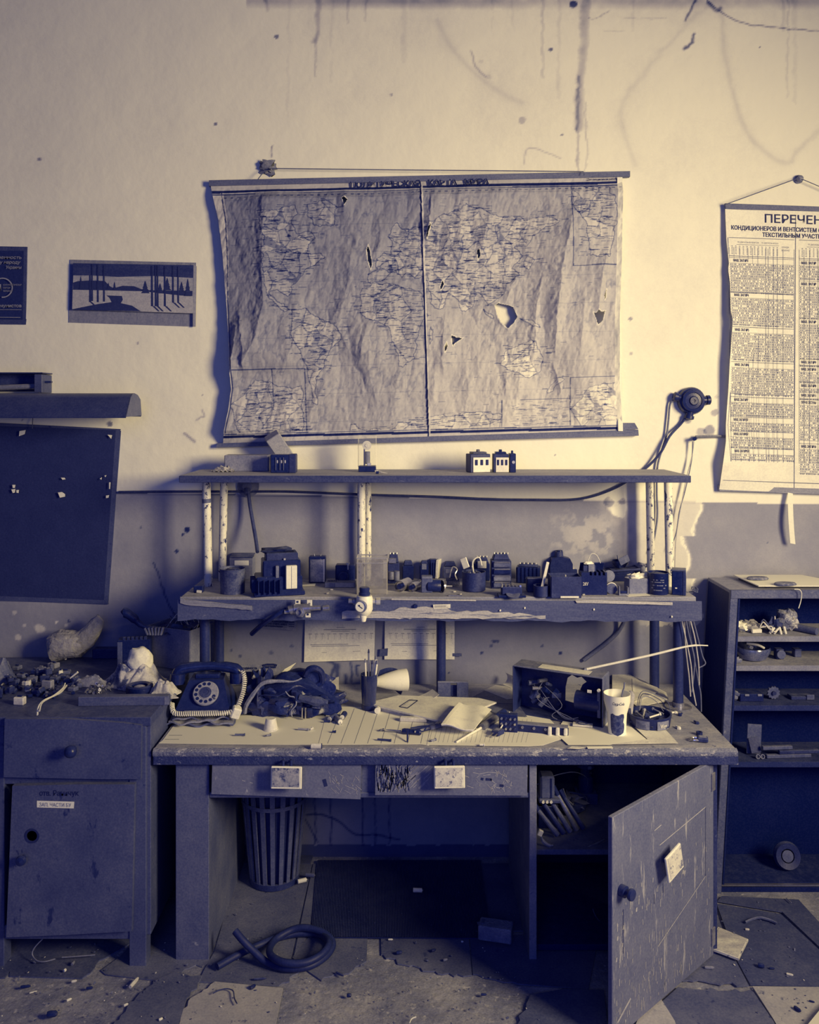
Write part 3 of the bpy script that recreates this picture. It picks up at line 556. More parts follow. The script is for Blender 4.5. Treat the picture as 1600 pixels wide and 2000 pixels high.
# ---- political map of the world
def world_map():
    nu, nv = 640, 420; u, v = np.meshgrid(np.linspace(0, 1, nu), np.linspace(0, 1, nv))
    yt = 364-18*u; yb = 866-25*u; Y = yt+(yb-yt)*v
    xl = lerp_pts([(0, 412), (.13, 428), (.27, 437), (.47, 445), (.67, 452), (.79, 455), (.87, 450), (1, 436)], v)
    xr = lerp_pts([(0, 1214), (.3, 1210), (.55, 1207), (.8, 1208), (1, 1215)], v)
    X = xl+(xr-xl)*u
    n = fbm(X/45, Y/100, 4, 3); n2 = fbm((X+.25*Y)/16, Y/34, 4, 9); n3 = fbm(X/7, Y/9, 3, 17)
    h = .022+.014*np.abs(n-.5)*2+.0055*np.abs(n2-.5)*2*(.4+1.2*fbm(X/120, Y/120, 2, 5))+.0018*n3+.085*(fbm((X-.22*Y)/130, Y/300, 2, 78)-.35)
    def ridge(pts, wl, wr, a, soft=30):
        nonlocal h
        ys = [q[1] for q in pts]; xc = np.interp(Y, ys, [q[0] for q in pts]); s = X-xc+(n3-.5)*5
        f = np.where(s < 0, np.exp(s/wl), np.exp(-s/wr)); h = h+2.0*a*f*np.clip((Y-ys[0])/soft, 0, 1)*np.clip((ys[-1]-Y)/soft, 0, 1)
    ridge([(516, 350), (518, 600), (505, 660), (470, 730)], 24, 110, .017, 40); ridge([(470, 600), (480, 690), (478, 740)], 12, 50, .01)
    ridge([(585, 620), (575, 680), (545, 740)], 22, 40, .01); ridge([(690, 480), (680, 560), (660, 640), (690, 700)], 30, 30, .008)
    ridge([(445, 620), (465, 640), (455, 720), (450, 760)], 8, 22, .012); ridge([(740, 420), (745, 470), (730, 520)], 14, 30, .008); ridge([(720, 620), (700, 720)], 25, 25, .008)
    ridge([(1118, 400), (1094, 530), (1084, 620), (1083, 720)], 50, 24, .022, 60); ridge([(1062, 520), (1045, 610), (1042, 720)], 22, 12, .0095, 50)
    ridge([(1190, 460), (1172, 540), (1160, 650)], 26, 14, .0125, 50); ridge([(955, 420), (942, 480), (936, 520)], 14, 8, .007, 25); ridge([(1012, 530), (985, 595)], 20, 11, .009, 20); ridge([(905, 690), (915, 760), (905, 830)], 30, 14, .006); ridge([(1020, 700), (1010, 770), (1000, 830)], 26, 14, .006); ridge([(850, 700), (846, 800)], 10, 22, .005); ridge([(725, 640), (720, 720), (740, 800)], 40, 20, .007)
    ridge([(1140, 560), (1130, 700)], 14, 20, .008); ridge([(1078, 700), (1095, 760), (1085, 800)], 10, 22, .008); ridge([(990, 720), (985, 780)], 8, 16, .007)
    ridge([(870, 600), (862, 700), (868, 740)], 12, 26, .007); ridge([(930, 690), (935, 740)], 10, 20, .006); ridge([(780, 700), (770, 800)], 20, 30, .006); ridge([(640, 740), (600, 820)], 14, 26, .006)
    ridge([(840, 380), (838, 440), (832, 470)], 5, 14, .008, 20); ridge([(560, 760), (560, 850)], 20, 25, .006); ridge([(900, 430), (890, 560)], 16, 30, .005)
    seam = 821+16*v; sd = X-seam
    h = h+.007*np.exp(-np.abs(sd)/14)*(sd > 0)+.006*np.clip(1-np.abs(u-1)/.012, 0, 1)
    for yy in (718, 800): h = h+.0012*np.exp(-np.abs(Y-yy+12*(u-.5))/5)
    pin = np.minimum(np.clip(v/.06, 0, 1), np.clip((1-v)/.05, 0, 1)); h = .022+(h-.022)*pin
    # print
    t = .50+.18*v+.07*(n-.5)+np.where(X > 835, .07, 0)+.09*u  # light on the sheet painted in: print brightens downward and to the right
    t0 = t.copy()
    lands = ([(505, 430), (520, 415), (545, 412), (575, 405), (585, 420), (570, 440), (580, 460), (610, 455), (620, 470), (605, 480), (600, 500), (625, 495), (635, 505), (620, 515), (600, 525), (590, 540), (580, 555), (570, 560), (575, 575), (565, 585), (552, 575), (545, 570), (530, 575), (540, 590), (560, 600), (570, 610), (560, 612), (545, 600), (530, 585), (520, 560), (518, 520), (515, 490), (525, 470), (515, 455)],
        [(600, 400), (640, 395), (660, 410), (650, 440), (625, 450), (605, 425)],
        [(575, 610), (600, 605), (625, 625), (660, 640), (668, 655), (655, 680), (640, 700), (630, 715), (620, 740), (615, 765), (622, 790), (612, 780), (605, 750), (603, 720), (590, 690), (572, 655)],
        [(710, 565), (735, 555), (770, 560), (800, 565), (822, 575), (830, 610), (833, 620), (818, 640), (812, 670), (805, 700), (790, 718), (780, 715), (775, 690), (768, 665), (760, 640), (735, 630), (715, 625), (705, 600)],
        [(725, 555), (722, 535), (740, 530), (735, 510), (750, 495), (765, 500), (770, 480), (760, 465), (775, 440), (790, 450), (815, 445), (850, 430), (880, 420), (910, 405), (930, 410), (960, 420), (1000, 425), (1040, 430), (1070, 425), (1090, 435), (1060, 450), (1040, 460), (1030, 480), (1000, 485), (1020, 500), (1000, 520), (1015, 535), (990, 550), (985, 575), (965, 590), (950, 600), (945, 580), (930, 570), (920, 600), (905, 610), (895, 585), (875, 575), (865, 600), (850, 605), (838, 580), (835, 540), (815, 545), (800, 535), (785, 545), (770, 530), (755, 540), (745, 550)],
        [(985, 690), (1000, 680), (1020, 672), (1035, 665), (1050, 680), (1058, 700), (1055, 725), (1035, 738), (1015, 730), (990, 725), (980, 710)],
        [(940, 605), (958, 612), (968, 622), (955, 618)], [(975, 602), (992, 598), (996, 615), (982, 620)], [(1015, 622), (1040, 628), (1058, 640), (1040, 638)], [(1028, 500), (1040, 508), (1032, 530), (1022, 520)], [(1065, 765), (1092, 735), (1098, 740), (1075, 768)], [(836, 650), (842, 640), (846, 662), (838, 675)],
        [(685, 845), (690, 825), (700, 838), (770, 838), (780, 825), (830, 820), (850, 808), (880, 812), (930, 805), (980, 812), (978, 845)],
        [(455, 790), (480, 770), (500, 740), (530, 745), (560, 760), (590, 750), (594, 845), (470, 845)], [(1118, 366), (1190, 364), (1204, 420), (1185, 500), (1150, 505), (1140, 440), (1118, 410)], [(1116, 800), (1150, 760), (1180, 750), (1204, 745), (1204, 832), (1140, 832)])
    wx, wy = X+14*(fbm(X/18, Y/18, 4, 41)-.5), Y+14*(fbm(X/18, Y/18, 4, 51)-.5)
    land = np.zeros(X.shape, bool)
    for p in lands: land |= inside(wx, wy, p)
    ys, xs = np.nonzero(land); rr = np.random.RandomState(4); pk = rr.choice(len(ys), 210, replace=False)
    sx, sy = X[ys[pk], xs[pk]], Y[ys[pk], xs[pk]]; ax, ay = wx[ys, xs], wy[ys, xs]
    d = (ax[:, None]-sx[None])**2+((ay[:, None]-sy[None])*1.15)**2; o = np.argpartition(d, 1, axis=1)[:, :2]
    d2 = np.sqrt(np.take_along_axis(d, o, 1)); bord = np.abs(d2[:, 0]-d2[:, 1]) < 1.5; cid = np.argmin(d, 1)
    tone = (rr.rand(210)-.35)*.14; t[ys, xs] += tone[cid]+.045; t[ys[bord], xs[bord]] -= .22
    e = np.zeros(X.shape, bool); e[1:] |= land[1:] ^ land[:-1]; e[:, 1:] |= land[:, 1:] ^ land[:, :-1]; t = np.where(e, t-.3, t)
    pyx, pyy = (nu-1)/790., (nv-1)/495.
    for k in range(2300):                     # place names
        j = rr.randint(len(ys)); a, c = ys[j]+rr.randint(-5, 6), xs[j]+rr.randint(-22, 16); l = rr.randint(3, 15)
        if 12 < a < nv-16 and 12 < c < nu-24: t[a, c:c+l] -= .15+.24*rr.rand()
    for k in range(330):
        a, c, l = rr.randint(24, nv-28), rr.randint(14, nu-30), rr.randint(3, 12); t[a, c:c+l] -= .22*rr.rand()
    def line(p, w, a):
        nonlocal t
        t = np.where(dist(X, Y, p) < w, t-a, t)
    for k in range(9): line([(438+k*2, 395+k*54), (1208, 372+k*55)], .6, .07)
    for k in range(14): line([(455+k*56, 372), (462+k*55, 850)], .6, .05)
    for p in ([(452, 724), (597, 720), (600, 852)], [(534, 722), (536, 800)], [(1114, 362), (1116, 522), (1206, 519)], [(1206, 735), (1113, 738), (1114, 838)], [(980, 838), (980, 782), (1113, 778)]): line(p, .8, .35)
    lg = (X > 981) & (X < 1113) & (Y > 781) & (Y < 836); t = np.where(lg, .82, t)
    for k in range(150):
        a = int((rr.uniform(785, 833)-352)*pyy); c = int((rr.uniform(986, 1096)-420)*pyx); t[a, c:c+rr.randint(3, 14)] -= .3*rr.rand()
    out = (Y < 384-22*u) | (Y > 846-17*u) | (X < xl+20*np.clip(1-v*2.2, 0, 1)+4) | (X > xr-9); t = np.where(out, .80+.05*(n2-.5), t)
    bw = 377-19.5*u; t = np.where((np.abs(Y-bw) < 2.6), .06, t); t = np.where((np.abs(Y-bw-5.5) < .8), .2, t)
    bw = 853.5-18*u; t = np.where((np.abs(Y-bw) < 2.4) & (X < xr-8), .06, t); t = np.where((np.abs(Y-bw+5) < .7), .25, t)
    bl = xl+3+16*np.clip(1-v*2.2, 0, 1); t = np.where((np.abs(X-bl) < .9) & (v > .03) & (v < .96), .25, t)
    t = np.where((X > xr-9), .97, t)
    t = np.where(np.abs(sd) < 1.1, .12, t); t = np.where((sd > 1.1) & (sd < 4), np.maximum(t, .85), t)
    for k in range(60): line([(440+k*13, 389-k*.36), (444+k*13, 388.8-k*.36)], 1., .3)
    t = t-.10*np.clip(1-np.abs(n2-.5)*14, 0, 1)*(n > .48)-.06*(n3 > .72)
    # holes and torn edges
    holes = ([(966, 597), (974, 592), (990, 596), (1002, 600), (1010, 618), (1004, 630), (992, 643), (976, 630), (970, 615)], [(1154, 612), (1162, 612), (1165, 606), (1172, 610), (1179, 608), (1176, 624), (1165, 636), (1160, 624)], [(881, 666), (882, 655), (892, 660), (905, 660), (890, 670), (884, 676)], [(669, 391), (674, 388), (680, 394), (674, 406)], [(717, 492), (720, 482), (724, 494), (728, 522), (725, 531), (719, 510)], [(867, 678), (872, 668), (874, 676), (868, 690)], [(832, 462), (839, 440), (841, 444), (834, 470)], [(859, 561), (864, 548), (868, 556), (861, 568)], [(930, 492), (936, 489), (938, 500), (933, 510)], [(1176, 580), (1181, 566), (1180, 584), (1177, 588)])
    hole = np.zeros(X.shape, bool)
    for i, p in enumerate(holes):
        hx, hy = X+3*(n3-.5), Y+3*(n2-.5); m = inside(hx, hy, p); hole |= m
        dd = dist(X, Y, p+[p[0]]); f = (.012 if i == 0 else .006); h = h+f*np.exp(-dd/(9 if i < 3 else 5))*(.4+1.2*n2); t = np.where(dd < 1.1, .88, t)
    sk = np.random.RandomState(3)
    P = np.stack([(X-800)*(YW-.02)/FX, YW-h, CZ-(Y-800)*(YW-.02)/FX], -1)
    keep = ~(hole[1:, :-1] & hole[:-1, 1:])
    return P, t, keep, X, Y
P_, T_, KE_, MX, MY = world_map()
wm = th('world_map', 'large torn and wrinkled school wall map of the world on two wooden battens', 'map', (W(825, 860, 3.58)))
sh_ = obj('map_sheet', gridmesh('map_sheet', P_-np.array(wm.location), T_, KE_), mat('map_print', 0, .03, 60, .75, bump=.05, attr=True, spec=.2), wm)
def mapS(x, y):
    v = (y-(364-18*.6))/(495.); j = int(max(0, min(1, v))*419); r = MX[j]; i = int(np.clip(np.searchsorted(r, x), 1, 639))
    y0 = MY[:, i]; j = int(np.clip(np.searchsorted(y0, y), 1, 419)); p = P_[j, i]; return Vector(((x-800)*(YW-.02)/FX, p[1]-.0045, CZ-(y-800)*(YW-.02)/FX))
W_ = lambda n, b, m, lab=None, p=None: obj(n, b, m, p or wm, lab, world=True)
b = B(); text(b, 'ПОЛИТИЧЕСКАЯ', mapS, 685, 368.4, 12.2, 135, bold=.034, dy=-.022); text(b, 'КАРТА', mapS, 836, 364.9, 12.2, 57, bold=.034, dy=-.022); text(b, 'МИРА', mapS, 907, 363.4, 12.2, 48, bold=.034, dy=-.022)
for x0, x1, yy in ((685, 820, 368.5), (836, 893, 364.5), (907, 955, 362.5)):                        # feet of the serif letters
    n = max(4, int((x1-x0)/11.2))
    for i in range(n): a = x0+(x1-x0)*(i+.1)/n; strip(b, [(a, yy-.022*(a-x0)), (a+8, yy-.022*(a+8-x0))], .7, mapS)
text(b, 'Для лекционной работы', mapS, 1145, 354, 4.6, 62, bold=.01, shear=.3, dy=-.02); text(b, 'Масштаб 1:20 000 000', mapS, 898, 857, 3, 46, dy=-.02); W_('lettering', b, m_ink)
def bat(n, pts, y, t, m=m_batten): return W_(n, plate(B(), pts, y, t), m)
bat('top_batten', [(408, 352), (1231, 334), (1231, 345), (408, 363)], 3.572, .02); bat('bottom_batten', [(424, 866), (1247, 839), (1248, 851), (422, 874)], 3.572, .022)
bat('batten_end', [(1216, 826), (1240, 826), (1247, 838), (1216, 840)], 3.58, .012); bat('curled_margin', [(1206, 346), (1216, 346), (1212, 560), (1217, 842), (1208, 842), (1204, 600)], 3.566, .006, m_paper)
b = B(); b.tube([W(504, 350, 3.555), W(516, 334, 3.565), W(535, 329, 3.565), W(800, 332, 3.562), W(1140, 335, 3.56), W(1141, 342, 3.55)], .0018, 6); W_('cord', b, m_cord)
b = B().blob(W(523, 327, 3.588), (.033, .014, .026), 5, .3, 14, 9, 4); tag(obj('plaster_lump', b, mat('grey_putty', .5, .12, 60, .9, bump=.5), None), 'lump of grey putty holding the map cord', 'putty')
b = B(); b.cyl(W(524, 330, 3.58), W(530, 331, 3.55), .003, n=8); tag(obj('nail', b, m_black), 'nail in the putty above the map', 'nail')
# ---- table chart at the right
def chS(x, y):
    v = (y-404)/556.; a = max(0., 1-(x-1412)/130.); h = .022+.028*a*a*math.sin(max(0, min(1, v))*math.pi)+.006*math.sin(v*9+x*.02)*a+.028*max(0, 1-abs(y-900)/70)*a
    return Vector(((x-800)*3.57/FX, YW-h, CZ-(y-800)*3.57/FX))
def che(v): return float(np.interp(v, [0, .12, .2, .22, .27, .37, .4, .46, .55, .65, .72, .83, .9, 1], [1418, 1420, 1424, 1422, 1425, 1425, 1429, 1426, 1422, 1420, 1418, 1416, 1409, 1406]))
tc = th('wall_chart', 'hanging paper chart of typed tables on thin battens', 'chart', W(1560, 950, 3.58))
T2 = lambda n, b, m, lab=None, p=None: obj(n, b, m, p or tc, lab, world=True)
def chs(u, v): x = che(v); return chS(x+(1705-x)*u**1.3, 404+552*v+.035*u*290)
T2('chart_sheet', B().sheet(chs, 46, 70), mat('chart_paper', .97, .03, 20, .85, bump=.05))
cf = lambda x, y: chS(x, y+(x-1418)*.035)+Vector((0, -.0016, 0))
b = B(); text(b, 'ПЕРЕЧЕНЬ', cf, 1496, 431, 16, 128, bold=.012); text(b, 'КОНДИЦИОНЕРОВ И ВЕНТСИСТЕМ ОБСЛУЖИВАЕМЫХ', cf, 1430, 447, 8, 262, bold=.02); text(b, 'ТЕКСТИЛЬНЫМ УЧАСТКОМ', cf, 1491, 459, 8, 130, bold=.02)
blk = [('МАШ. ЗАЛ №3', 504, 571), ('МАШ. ЗАЛ №4', 572, 634), ('МАШ. ЗАЛ №5', 640, 702), ('МАШ. ЗАЛ №6', 708, 768), ('МАШ. ЗАЛ №7', 776, 810), ('МАШ. ЗАЛ №7ᴬ', 815, 838), ('МАШ. ЗАЛ №8ᴬ', 843, 872), ('МАШ. ЗАЛ №9ᴬ', 876, 896)]
blr = [('МАШ. ЗАЛ №', 504, 540), ('МАШ. ЗАЛ №', 545, 615), ('МАШ. ЗАЛ №', 619, 696), ('МАШ. ЗАЛ №9', 698, 708), ('МАШ. ЗАЛ №10', 712, 740), ('МАШ. ЗАЛ №8', 744, 758), ('МАШ. ЗАЛ №11', 763, 774), ('ПРОЧИЕ СИСТЕМЫ', 777, 855), ('МАШ. ЗАЛ №10', 863, 920)]
g, dg = B(), B(); rr = random.Random(11)
for x0, x1, bl in ((1425, 1553, blk), (1563, 1690, blr)):
    for nm, y0, y1 in bl:
        text(b, nm, cf, x0+(8 if x0 < 1500 else 4), y0+6, 5, 29, bold=.02); strip(g, [(x0, y0-2), (x1, y0-2)], .7, cf); yy = y0+9
        while yy < y1:
            strip(g, [(x0, yy), (x1, yy)], .4, cf); x = x0+3
            while x < min(x1-2, 1660):
                if rr.random() < .84: strip(dg, [(x, yy+1), (x+rr.uniform(-.5, .8), yy+3.6)], rr.uniform(.8, 1.7), cf)
                x += rr.uniform(2.6, 3.8)
            yy += 4.6
        strip(g, [(x0, y1), (x1, y1)], .5, cf)
    for f in (0, .075, .16, .29, .36, .44, .56, .60, .68, .74, .83, 1): strip(g, [(x0+(x1-x0)*f, 482), (x0+(x1-x0)*f, 900)], .5, cf)
    for y in (463, 499): strip(g, [(x0, y), (x1, y)], .9, cf)
    strip(g, [(x0+15, 476), (x0+98, 476)], .6, cf)
    text(dg, 'ЭЛ. ДВИГАТЕЛЬ ВЕНТИЛЯТОРА', cf, x0+17, 473, 3, 42); text(dg, 'ЭЛ. ДВИГАТЕЛЬ НАСОСА', cf, x0+64, 473, 3, 33); text(dg, 'ОТКУДА', cf, x0+104, 480, 3, 14); text(dg, 'ЗАПИТАНО', cf, x0+103, 486, 3, 16)
    for k in range(13):
        for q in range(6): strip(dg, [(x0+5+k*7.4, 479+q*3), (x0+7.4+k*7.4, 480+q*3)], 1, cf)
for p in ([(1412, 938), (1700, 938)], [(1556, 415), (1553, 958)], [(1423, 463), (1425, 900)]): strip(g, p, .9, cf)
T2('heading', b, m_ink, 'bold dark headings'); o = T2('table_rules', g, m_inkg); o['kind'] = 'stuff'; o = T2('table_figures', dg, mat('faint_figures', .5, .05, 60, .8, bump=0)); o['kind'] = 'stuff'
T2('top_batten', plate(B(), [(1417, 397), (1706, 407), (1706, 416), (1418, 408)], 3.575, .012), m_batten); T2('bottom_batten', plate(B(), [(1405, 948), (1706, 958), (1706, 969), (1406, 959)], 3.575, .03), mat('pale_batten', .52, .06, 20, .6, grain=(.2, 1, 1)))
T2('cord', B().tube([W(1421, 398, 3.56), W(1548, 352, 3.57), W(1560, 348, 3.57), W(1572, 352, 3.57), W(1704, 408, 3.56)], .0017, 6), m_cord)
tag(obj('porcelain_knob', B().at(tr(*W(1559, 351, 3.6)) @ rot(90)).lathe([(.016, 0), (.018, .008), (.012, .012), (.010, .02), (.013, .024), (.008, .03), (0, .031)], 18), mat('grey_porcelain', .5, .1, 60, .3), None), 'small round porcelain knob on the wall holding the chart cord', 'wallknob')  # round porcelain knob that the cord hangs from
b = B(); f3 = lambda u, v: W(1539+u*10+5*v*v, 962+v*99+2*u, 3.575-.02*math.sin(v*2.5)); b.sheet(f3, 2, 14); tag(obj('paper_strip', b, m_paper), 'narrow paper strip hanging below the chart', 'paper strip')
# ---- winter landscape and poster
pic = th('picture', 'winter river landscape in a flat grey frame', 'picture', W(258, 635, 3.59)); G_ = lambda n, b, m, lab=None, p=None: obj(n, b, m, p or pic, lab, world=True)
G_('backing', plate(B(), [(137, 507), (383, 513), (381, 638), (134, 630)], 3.597, .014), mat('grey_mount', .5, .04, 40, .7, grain=(1, 1, .3)))
G_('right_edge', plate(B(), [(377, 516), (384, 520), (382, 638), (377, 638)], 3.582, .004), mat('mount_edge', .62, .03, 40, .7))
def pp(pts, k): return plate(B(), pts, 3.582-.0006*k, .0006)
G_('sky', pp([(143, 514), (378, 518), (377, 612), (141, 605)], 1), mat('painted_sky', .17, .03, 30, .6, grain=(.4, 1, 2)))
G_('pale_horizon', pp([(143, 538), (180, 538), (230, 541), (300, 539), (377, 543), (377, 580), (142, 575)], 2), mat('painted_glow', .62, .07, 40, .7, grain=(.3, 1, 2)))
dk = mat('painted_dark', .13, .03, 50, .7)
G_('far_wood', pp([(143, 565), (143, 552), (152, 549), (172, 548), (190, 548), (205, 549), (213, 558), (222, 563), (240, 558), (262, 559), (280, 566), (300, 567), (376, 568), (376, 578), (290, 575), (142, 567)], 3), dk)
G_('snow_field', pp([(142, 566), (200, 567), (280, 569), (377, 580), (377, 612), (141, 604)], 4), mat('painted_snow', .68, .05, 50, .7))
G_('river', pp([(141, 604), (190, 594), (218, 590), (214, 582), (208, 577), (238, 578), (240, 585), (236, 592), (258, 597), (275, 608), (200, 606)], 5), dk)
b = B()
for x, y0, y1, w in ((176, 537, 590, 4), (180, 516, 588, 3), (191, 517, 590, 3.5), (203, 518, 589, 3.5), (297, 519, 598, 4), (304, 518, 598, 3.4), (308, 518, 598, 3.2), (322, 519, 598, 3.6), (338, 519, 591, 3.6), (348, 520, 591, 3.2)): plate(b, [(x-w*.3, y0), (x+w*.3, y0), (x+w*.6, y1), (x-w*.5, y1)], 3.5786, .0005)
for x, y0, y1, w in ((158, 538, 566, 8), (224, 550, 567, 8), (284, 548, 574, 20), (313, 553, 574, 16), (327, 542, 568, 18), (355, 550, 570, 14), (367, 544, 580, 17), (212, 552, 565, 8)):
    for k in range(4): a = y0+(y1-y0)*k/5; plate(b, [(x, a), (x+w*(k+1.4)/10, a+(y1-y0)*.35), (x-w*(k+1.4)/10, a+(y1-y0)*.35)], 3.5786-.0001*k, .0004)
for x, y in ((300, 598), (308, 598), (324, 598), (340, 591), (349, 591), (178, 590)): plate(b, [(x-2, y), (x+2, y), (x+12, y+10), (x+9, y+10)], 3.5786, .0004)
G_('trees', b, dk, 'dark trunks, firs and shadows')['kind'] = 'stuff'
po = th('framed_poster', 'dark framed poster with pale lettering cut by the left edge', 'poster', W(-40, 634, 3.59)); O_ = lambda n, b, m, lab=None, p=None: obj(n, b, m, p or po, lab, world=True)
NB = [0]; fm = mat('poster_frame', .25, .04, 20, .45); O_('poster_print', plate(B(), [(-160, 488), (46, 490), (44, 624), (-160, 622)], 3.59, .008), mat('dark_poster', .12, .02, 40, .5))
for p in ([(43, 482), (53, 482), (50, 633), (41, 633)], [(-165, 478), (53, 482), (52, 491), (-165, 487)], [(-165, 619), (51, 623), (50, 634), (-165, 632)], [(-165, 478), (-155, 480), (-155, 630), (-165, 632)]): NB[0] += 1; O_('frame_bar', plate(B(), p, 3.596-.0007*NB[0], .022), fm)
b = B(); fn = lambda x, y: W(x, y, 3.5812)
text(b, 'Собственность', fn, -34, 505, 6, 76, bold=.01, shear=.2, dy=.01); text(b, 'трудовому народу', fn, -44, 515, 6, 84, bold=.01, shear=.2); text(b, 'Украины', fn, 12, 525, 6, 30, bold=.01, shear=.2)
text(b, 'КОММУНИСТИЧЕСКАЯ', fn, 6, 558, 3.2, 36); text(b, 'ПАРТИЯ', fn, 6, 564, 3.2, 14); text(b, 'УКРАИНЫ', fn, 6, 570, 3.2, 17); text(b, 'Сила коммунистов', fn, -44, 600, 6, 86, bold=.015)
for a0, a1, r in ((-30, 200, 19),): strip(b, [(5+r*math.cos(math.radians(a))*1.0, 562-r*math.sin(math.radians(a))*.98) for a in range(-95, 150, 12)], 2.2, fn)
text(b, 'Я', fn, -8, 569, 13, 10, bold=.03); strip(b, [(-100, 604), (42, 605)], .8, fn); strip(b, [(-100, 619), (40, 620)], 1, fn); O_('lettering', b, mat('pale_print', .62, .04, 60, .7, bump=0))
# ---- strip lamp, back channel, board
lm = th('strip_lamp', 'dark metal lamp hood over the left board', 'lamp', W(60, 810, 3.45)); L2 = lambda n, b, m, lab=None, p=None: obj(n, b, m, p or lm, lab, world=True)
mh = mat('hood_enamel', .17, .03, 8, .4, bump=.04)
prof = [(3.30, 1.822), (3.355, 1.898), (3.375, 1.910), (3.40, 1.914), (3.44, 1.908), (3.475, 1.89), (3.49, 1.826)]
b = B(); n = len(prof)
vs = [(x, y, z) for x in (-1.9, -1.076) for y, z in prof]+[(x, y-.002*(1 if i == n-1 else -1), z-.004) for x in (-1.9, -1.076) for i, (y, z) in enumerate(prof)]
b.add(vs, [[i, n+i, n+i+1, i+1] for i in range(n-1)]+[[2*n+i, 2*n+i+1, 3*n+i+1, 3*n+i] for i in range(n-1)]+[[0, 2*n, 3*n, n], [n-1, 2*n-1, 4*n-1, 3*n-1]]); L2('hood', b, mh)
L2('end_cap', B().prism([(y, z) for y, z in prof], .004, tr(-1.078, 0, 0) @ Matrix(((0, 0, 1, 0), (1, 0, 0, 0), (0, 1, 0, 0), (0, 0, 0, 1)))), mat('cap_enamel', .34, .05, 20, .4), 'paler end cap')
L2('lamp_tube', B().cyl((-1.9, 3.39, 1.85), (-1.1, 3.39, 1.85), .013), mat('tube_glass', .7, .02, 20, .2, bump=0)); L2('bracket', B().bx((-1.35, 3.54, 1.875), (.03, .11, .02)), mh)
cb = th('lamp_channel', 'open metal lamp channel on the wall above the hood', 'lamp', W(40, 762, 3.55)); N_ = lambda n, b, m, lab=None, p=None: obj(n, b, m, p or cb, lab, world=True)
N_('back_plate', bb(-1.9, -1.50, 3.575, 3.597, 1.925, 2.0), m_dark); N_('top_flange', bb(-1.9, -1.475, 3.50, 3.597, 1.995, 2.0), mh); N_('end_bracket', bb(-1.51, -1.478, 3.50, 3.597, 1.918, 1.992), mat('bracket_paint', .27, .04, 20, .5))
N_('lamp_tube', B().cyl((-1.9, 3.53, 1.93), (-1.51, 3.53, 1.945), .011), mat('dusty_tube', .5, .06, 30, .4)); N_('latch', B().bx((-1.465, 3.53, 1.962), (.03, .012, .008)), m_black)
bd = th('notice_board', 'large dark notice board in a thick wooden frame with paper scraps', 'board', W(60, 1170, 3.58)); E_ = lambda n, b, m, lab=None, p=None: obj(n, b, m, p or bd, lab, world=True)
E_('panel', plate(B(), [(-230, 824), (226, 840), (203, 1172), (-230, 1155)], 3.592, .012), mat('board_cloth', .11, .025, 12, .75, bump=.1, fleck=(.3, .08, 50, (1, 1, 1))))
fb = mat('board_frame', .27, .04, 12, .45, bump=.08, fleck=(.1, .18, 20, (1, 1, 1)))
for p in ([(223, 839), (236, 841), (211, 1179), (199, 1167)], [(-230, 814), (236, 838), (226, 851), (-230, 827)], [(-230, 1151), (201, 1167), (212, 1180), (-230, 1166)]): NB[0] += 1; E_('frame_bar', plate(B(), p, 3.595-.0007*(NB[0]-4), .034), fb)
b = B()
for pts in ([(24, 947), (30, 947), (29, 953), (25, 953)], [(22, 956), (30, 955), (29, 962), (25, 963)], [(32, 957), (37, 957), (36, 963), (32, 962)], [(113, 962), (121, 961), (127, 965), (127, 970), (117, 972)], [(207, 968), (213, 967), (212, 972), (207, 973)], [(213, 942), (216, 942), (215, 955), (213, 955)], [(119, 933), (126, 933), (128, 936), (122, 937)], [(195, 935), (199, 932), (198, 937)], [(204, 929), (208, 928), (206, 932)]): plate(b, pts, 3.5795, .0008)
E_('paper_scrap', b, m_paper, 'torn paper scraps')['kind'] = 'stuff'; E_('paper_corner', plate(B(), [(38, 842), (50, 840), (48, 848), (37, 852)], 3.5795, .001), m_paperg); E_('paper_corner', plate(B(), [(210, 849), (219, 850), (217, 857)], 3.5795, .001), m_paper)
E_('cord', B().tube([W(64, 815, 3.59), W(63, 837, 3.57)], .0015, 6), m_cord)
# ---- junction box, cables, hook
jb = th('junction_box', 'round black cast junction box on the bright wall', 'junction box', W(1348, 783, 3.6)); J_ = lambda n, b, m, lab=None, p=None: obj(n, b, m, p or jb, lab, world=True)
mb = mat('cast_black', .09, .04, 40, .35, bump=.1, fleck=(.5, .12, 60, (1, 1, 1))); c = W(1348, 783, 3.6)
J_('body', B().at(tr(*c) @ rot(90)).lathe([(.055, 0), (.057, .02), (.052, .032), (.044, .036)], 28), mb); lid = J_('lid', B().at(tr(*c) @ rot(90)).lathe([(.046, .036), (.045, .046), (.034, .05), (.032, .046), (.02, .048), (.016, .054), (.006, .054), (.005, .05), (0, .05)], 28), mb)
for dx, dz in ((-1, .25), (1, .05), (-.15, -1)):
    p, d = c+Vector((0, -.02, 0)), Vector((dx, 0, dz)).normalized(); J_('gland', B().tube([p+d*.045, p+d*.062, p+d*.0621, p+d*.074, p+d*.078], [.017, .015, .02, .02, .014], 14), mb)
def cable(pts, r, m, label, catg='cable', y=3.588, k=6, n=6, name='cable', group=None):
    b = B(); b.tube([W(q[0], q[1], q[2] if len(q) > 2 else y) for q in pts], r, n, k); return tag(obj(name, b, m), label, catg, group)
mcw, mcd = mat('pale_cable', .75, .06, 30, .6), mat('dark_cable', .2, .05, 30, .6); mcg = mat('grey_cable', .42, .06, 30, .6)
cable([(1318, 776, 3.575), (1309, 790), (1306, 820), (1302, 850), (1291, 885), (1284, 915), (1283, 960), (1284, 1010), (1277, 1055), (1270, 1080)], .0045, mcg, 'thin cable from the left gland of the round box')
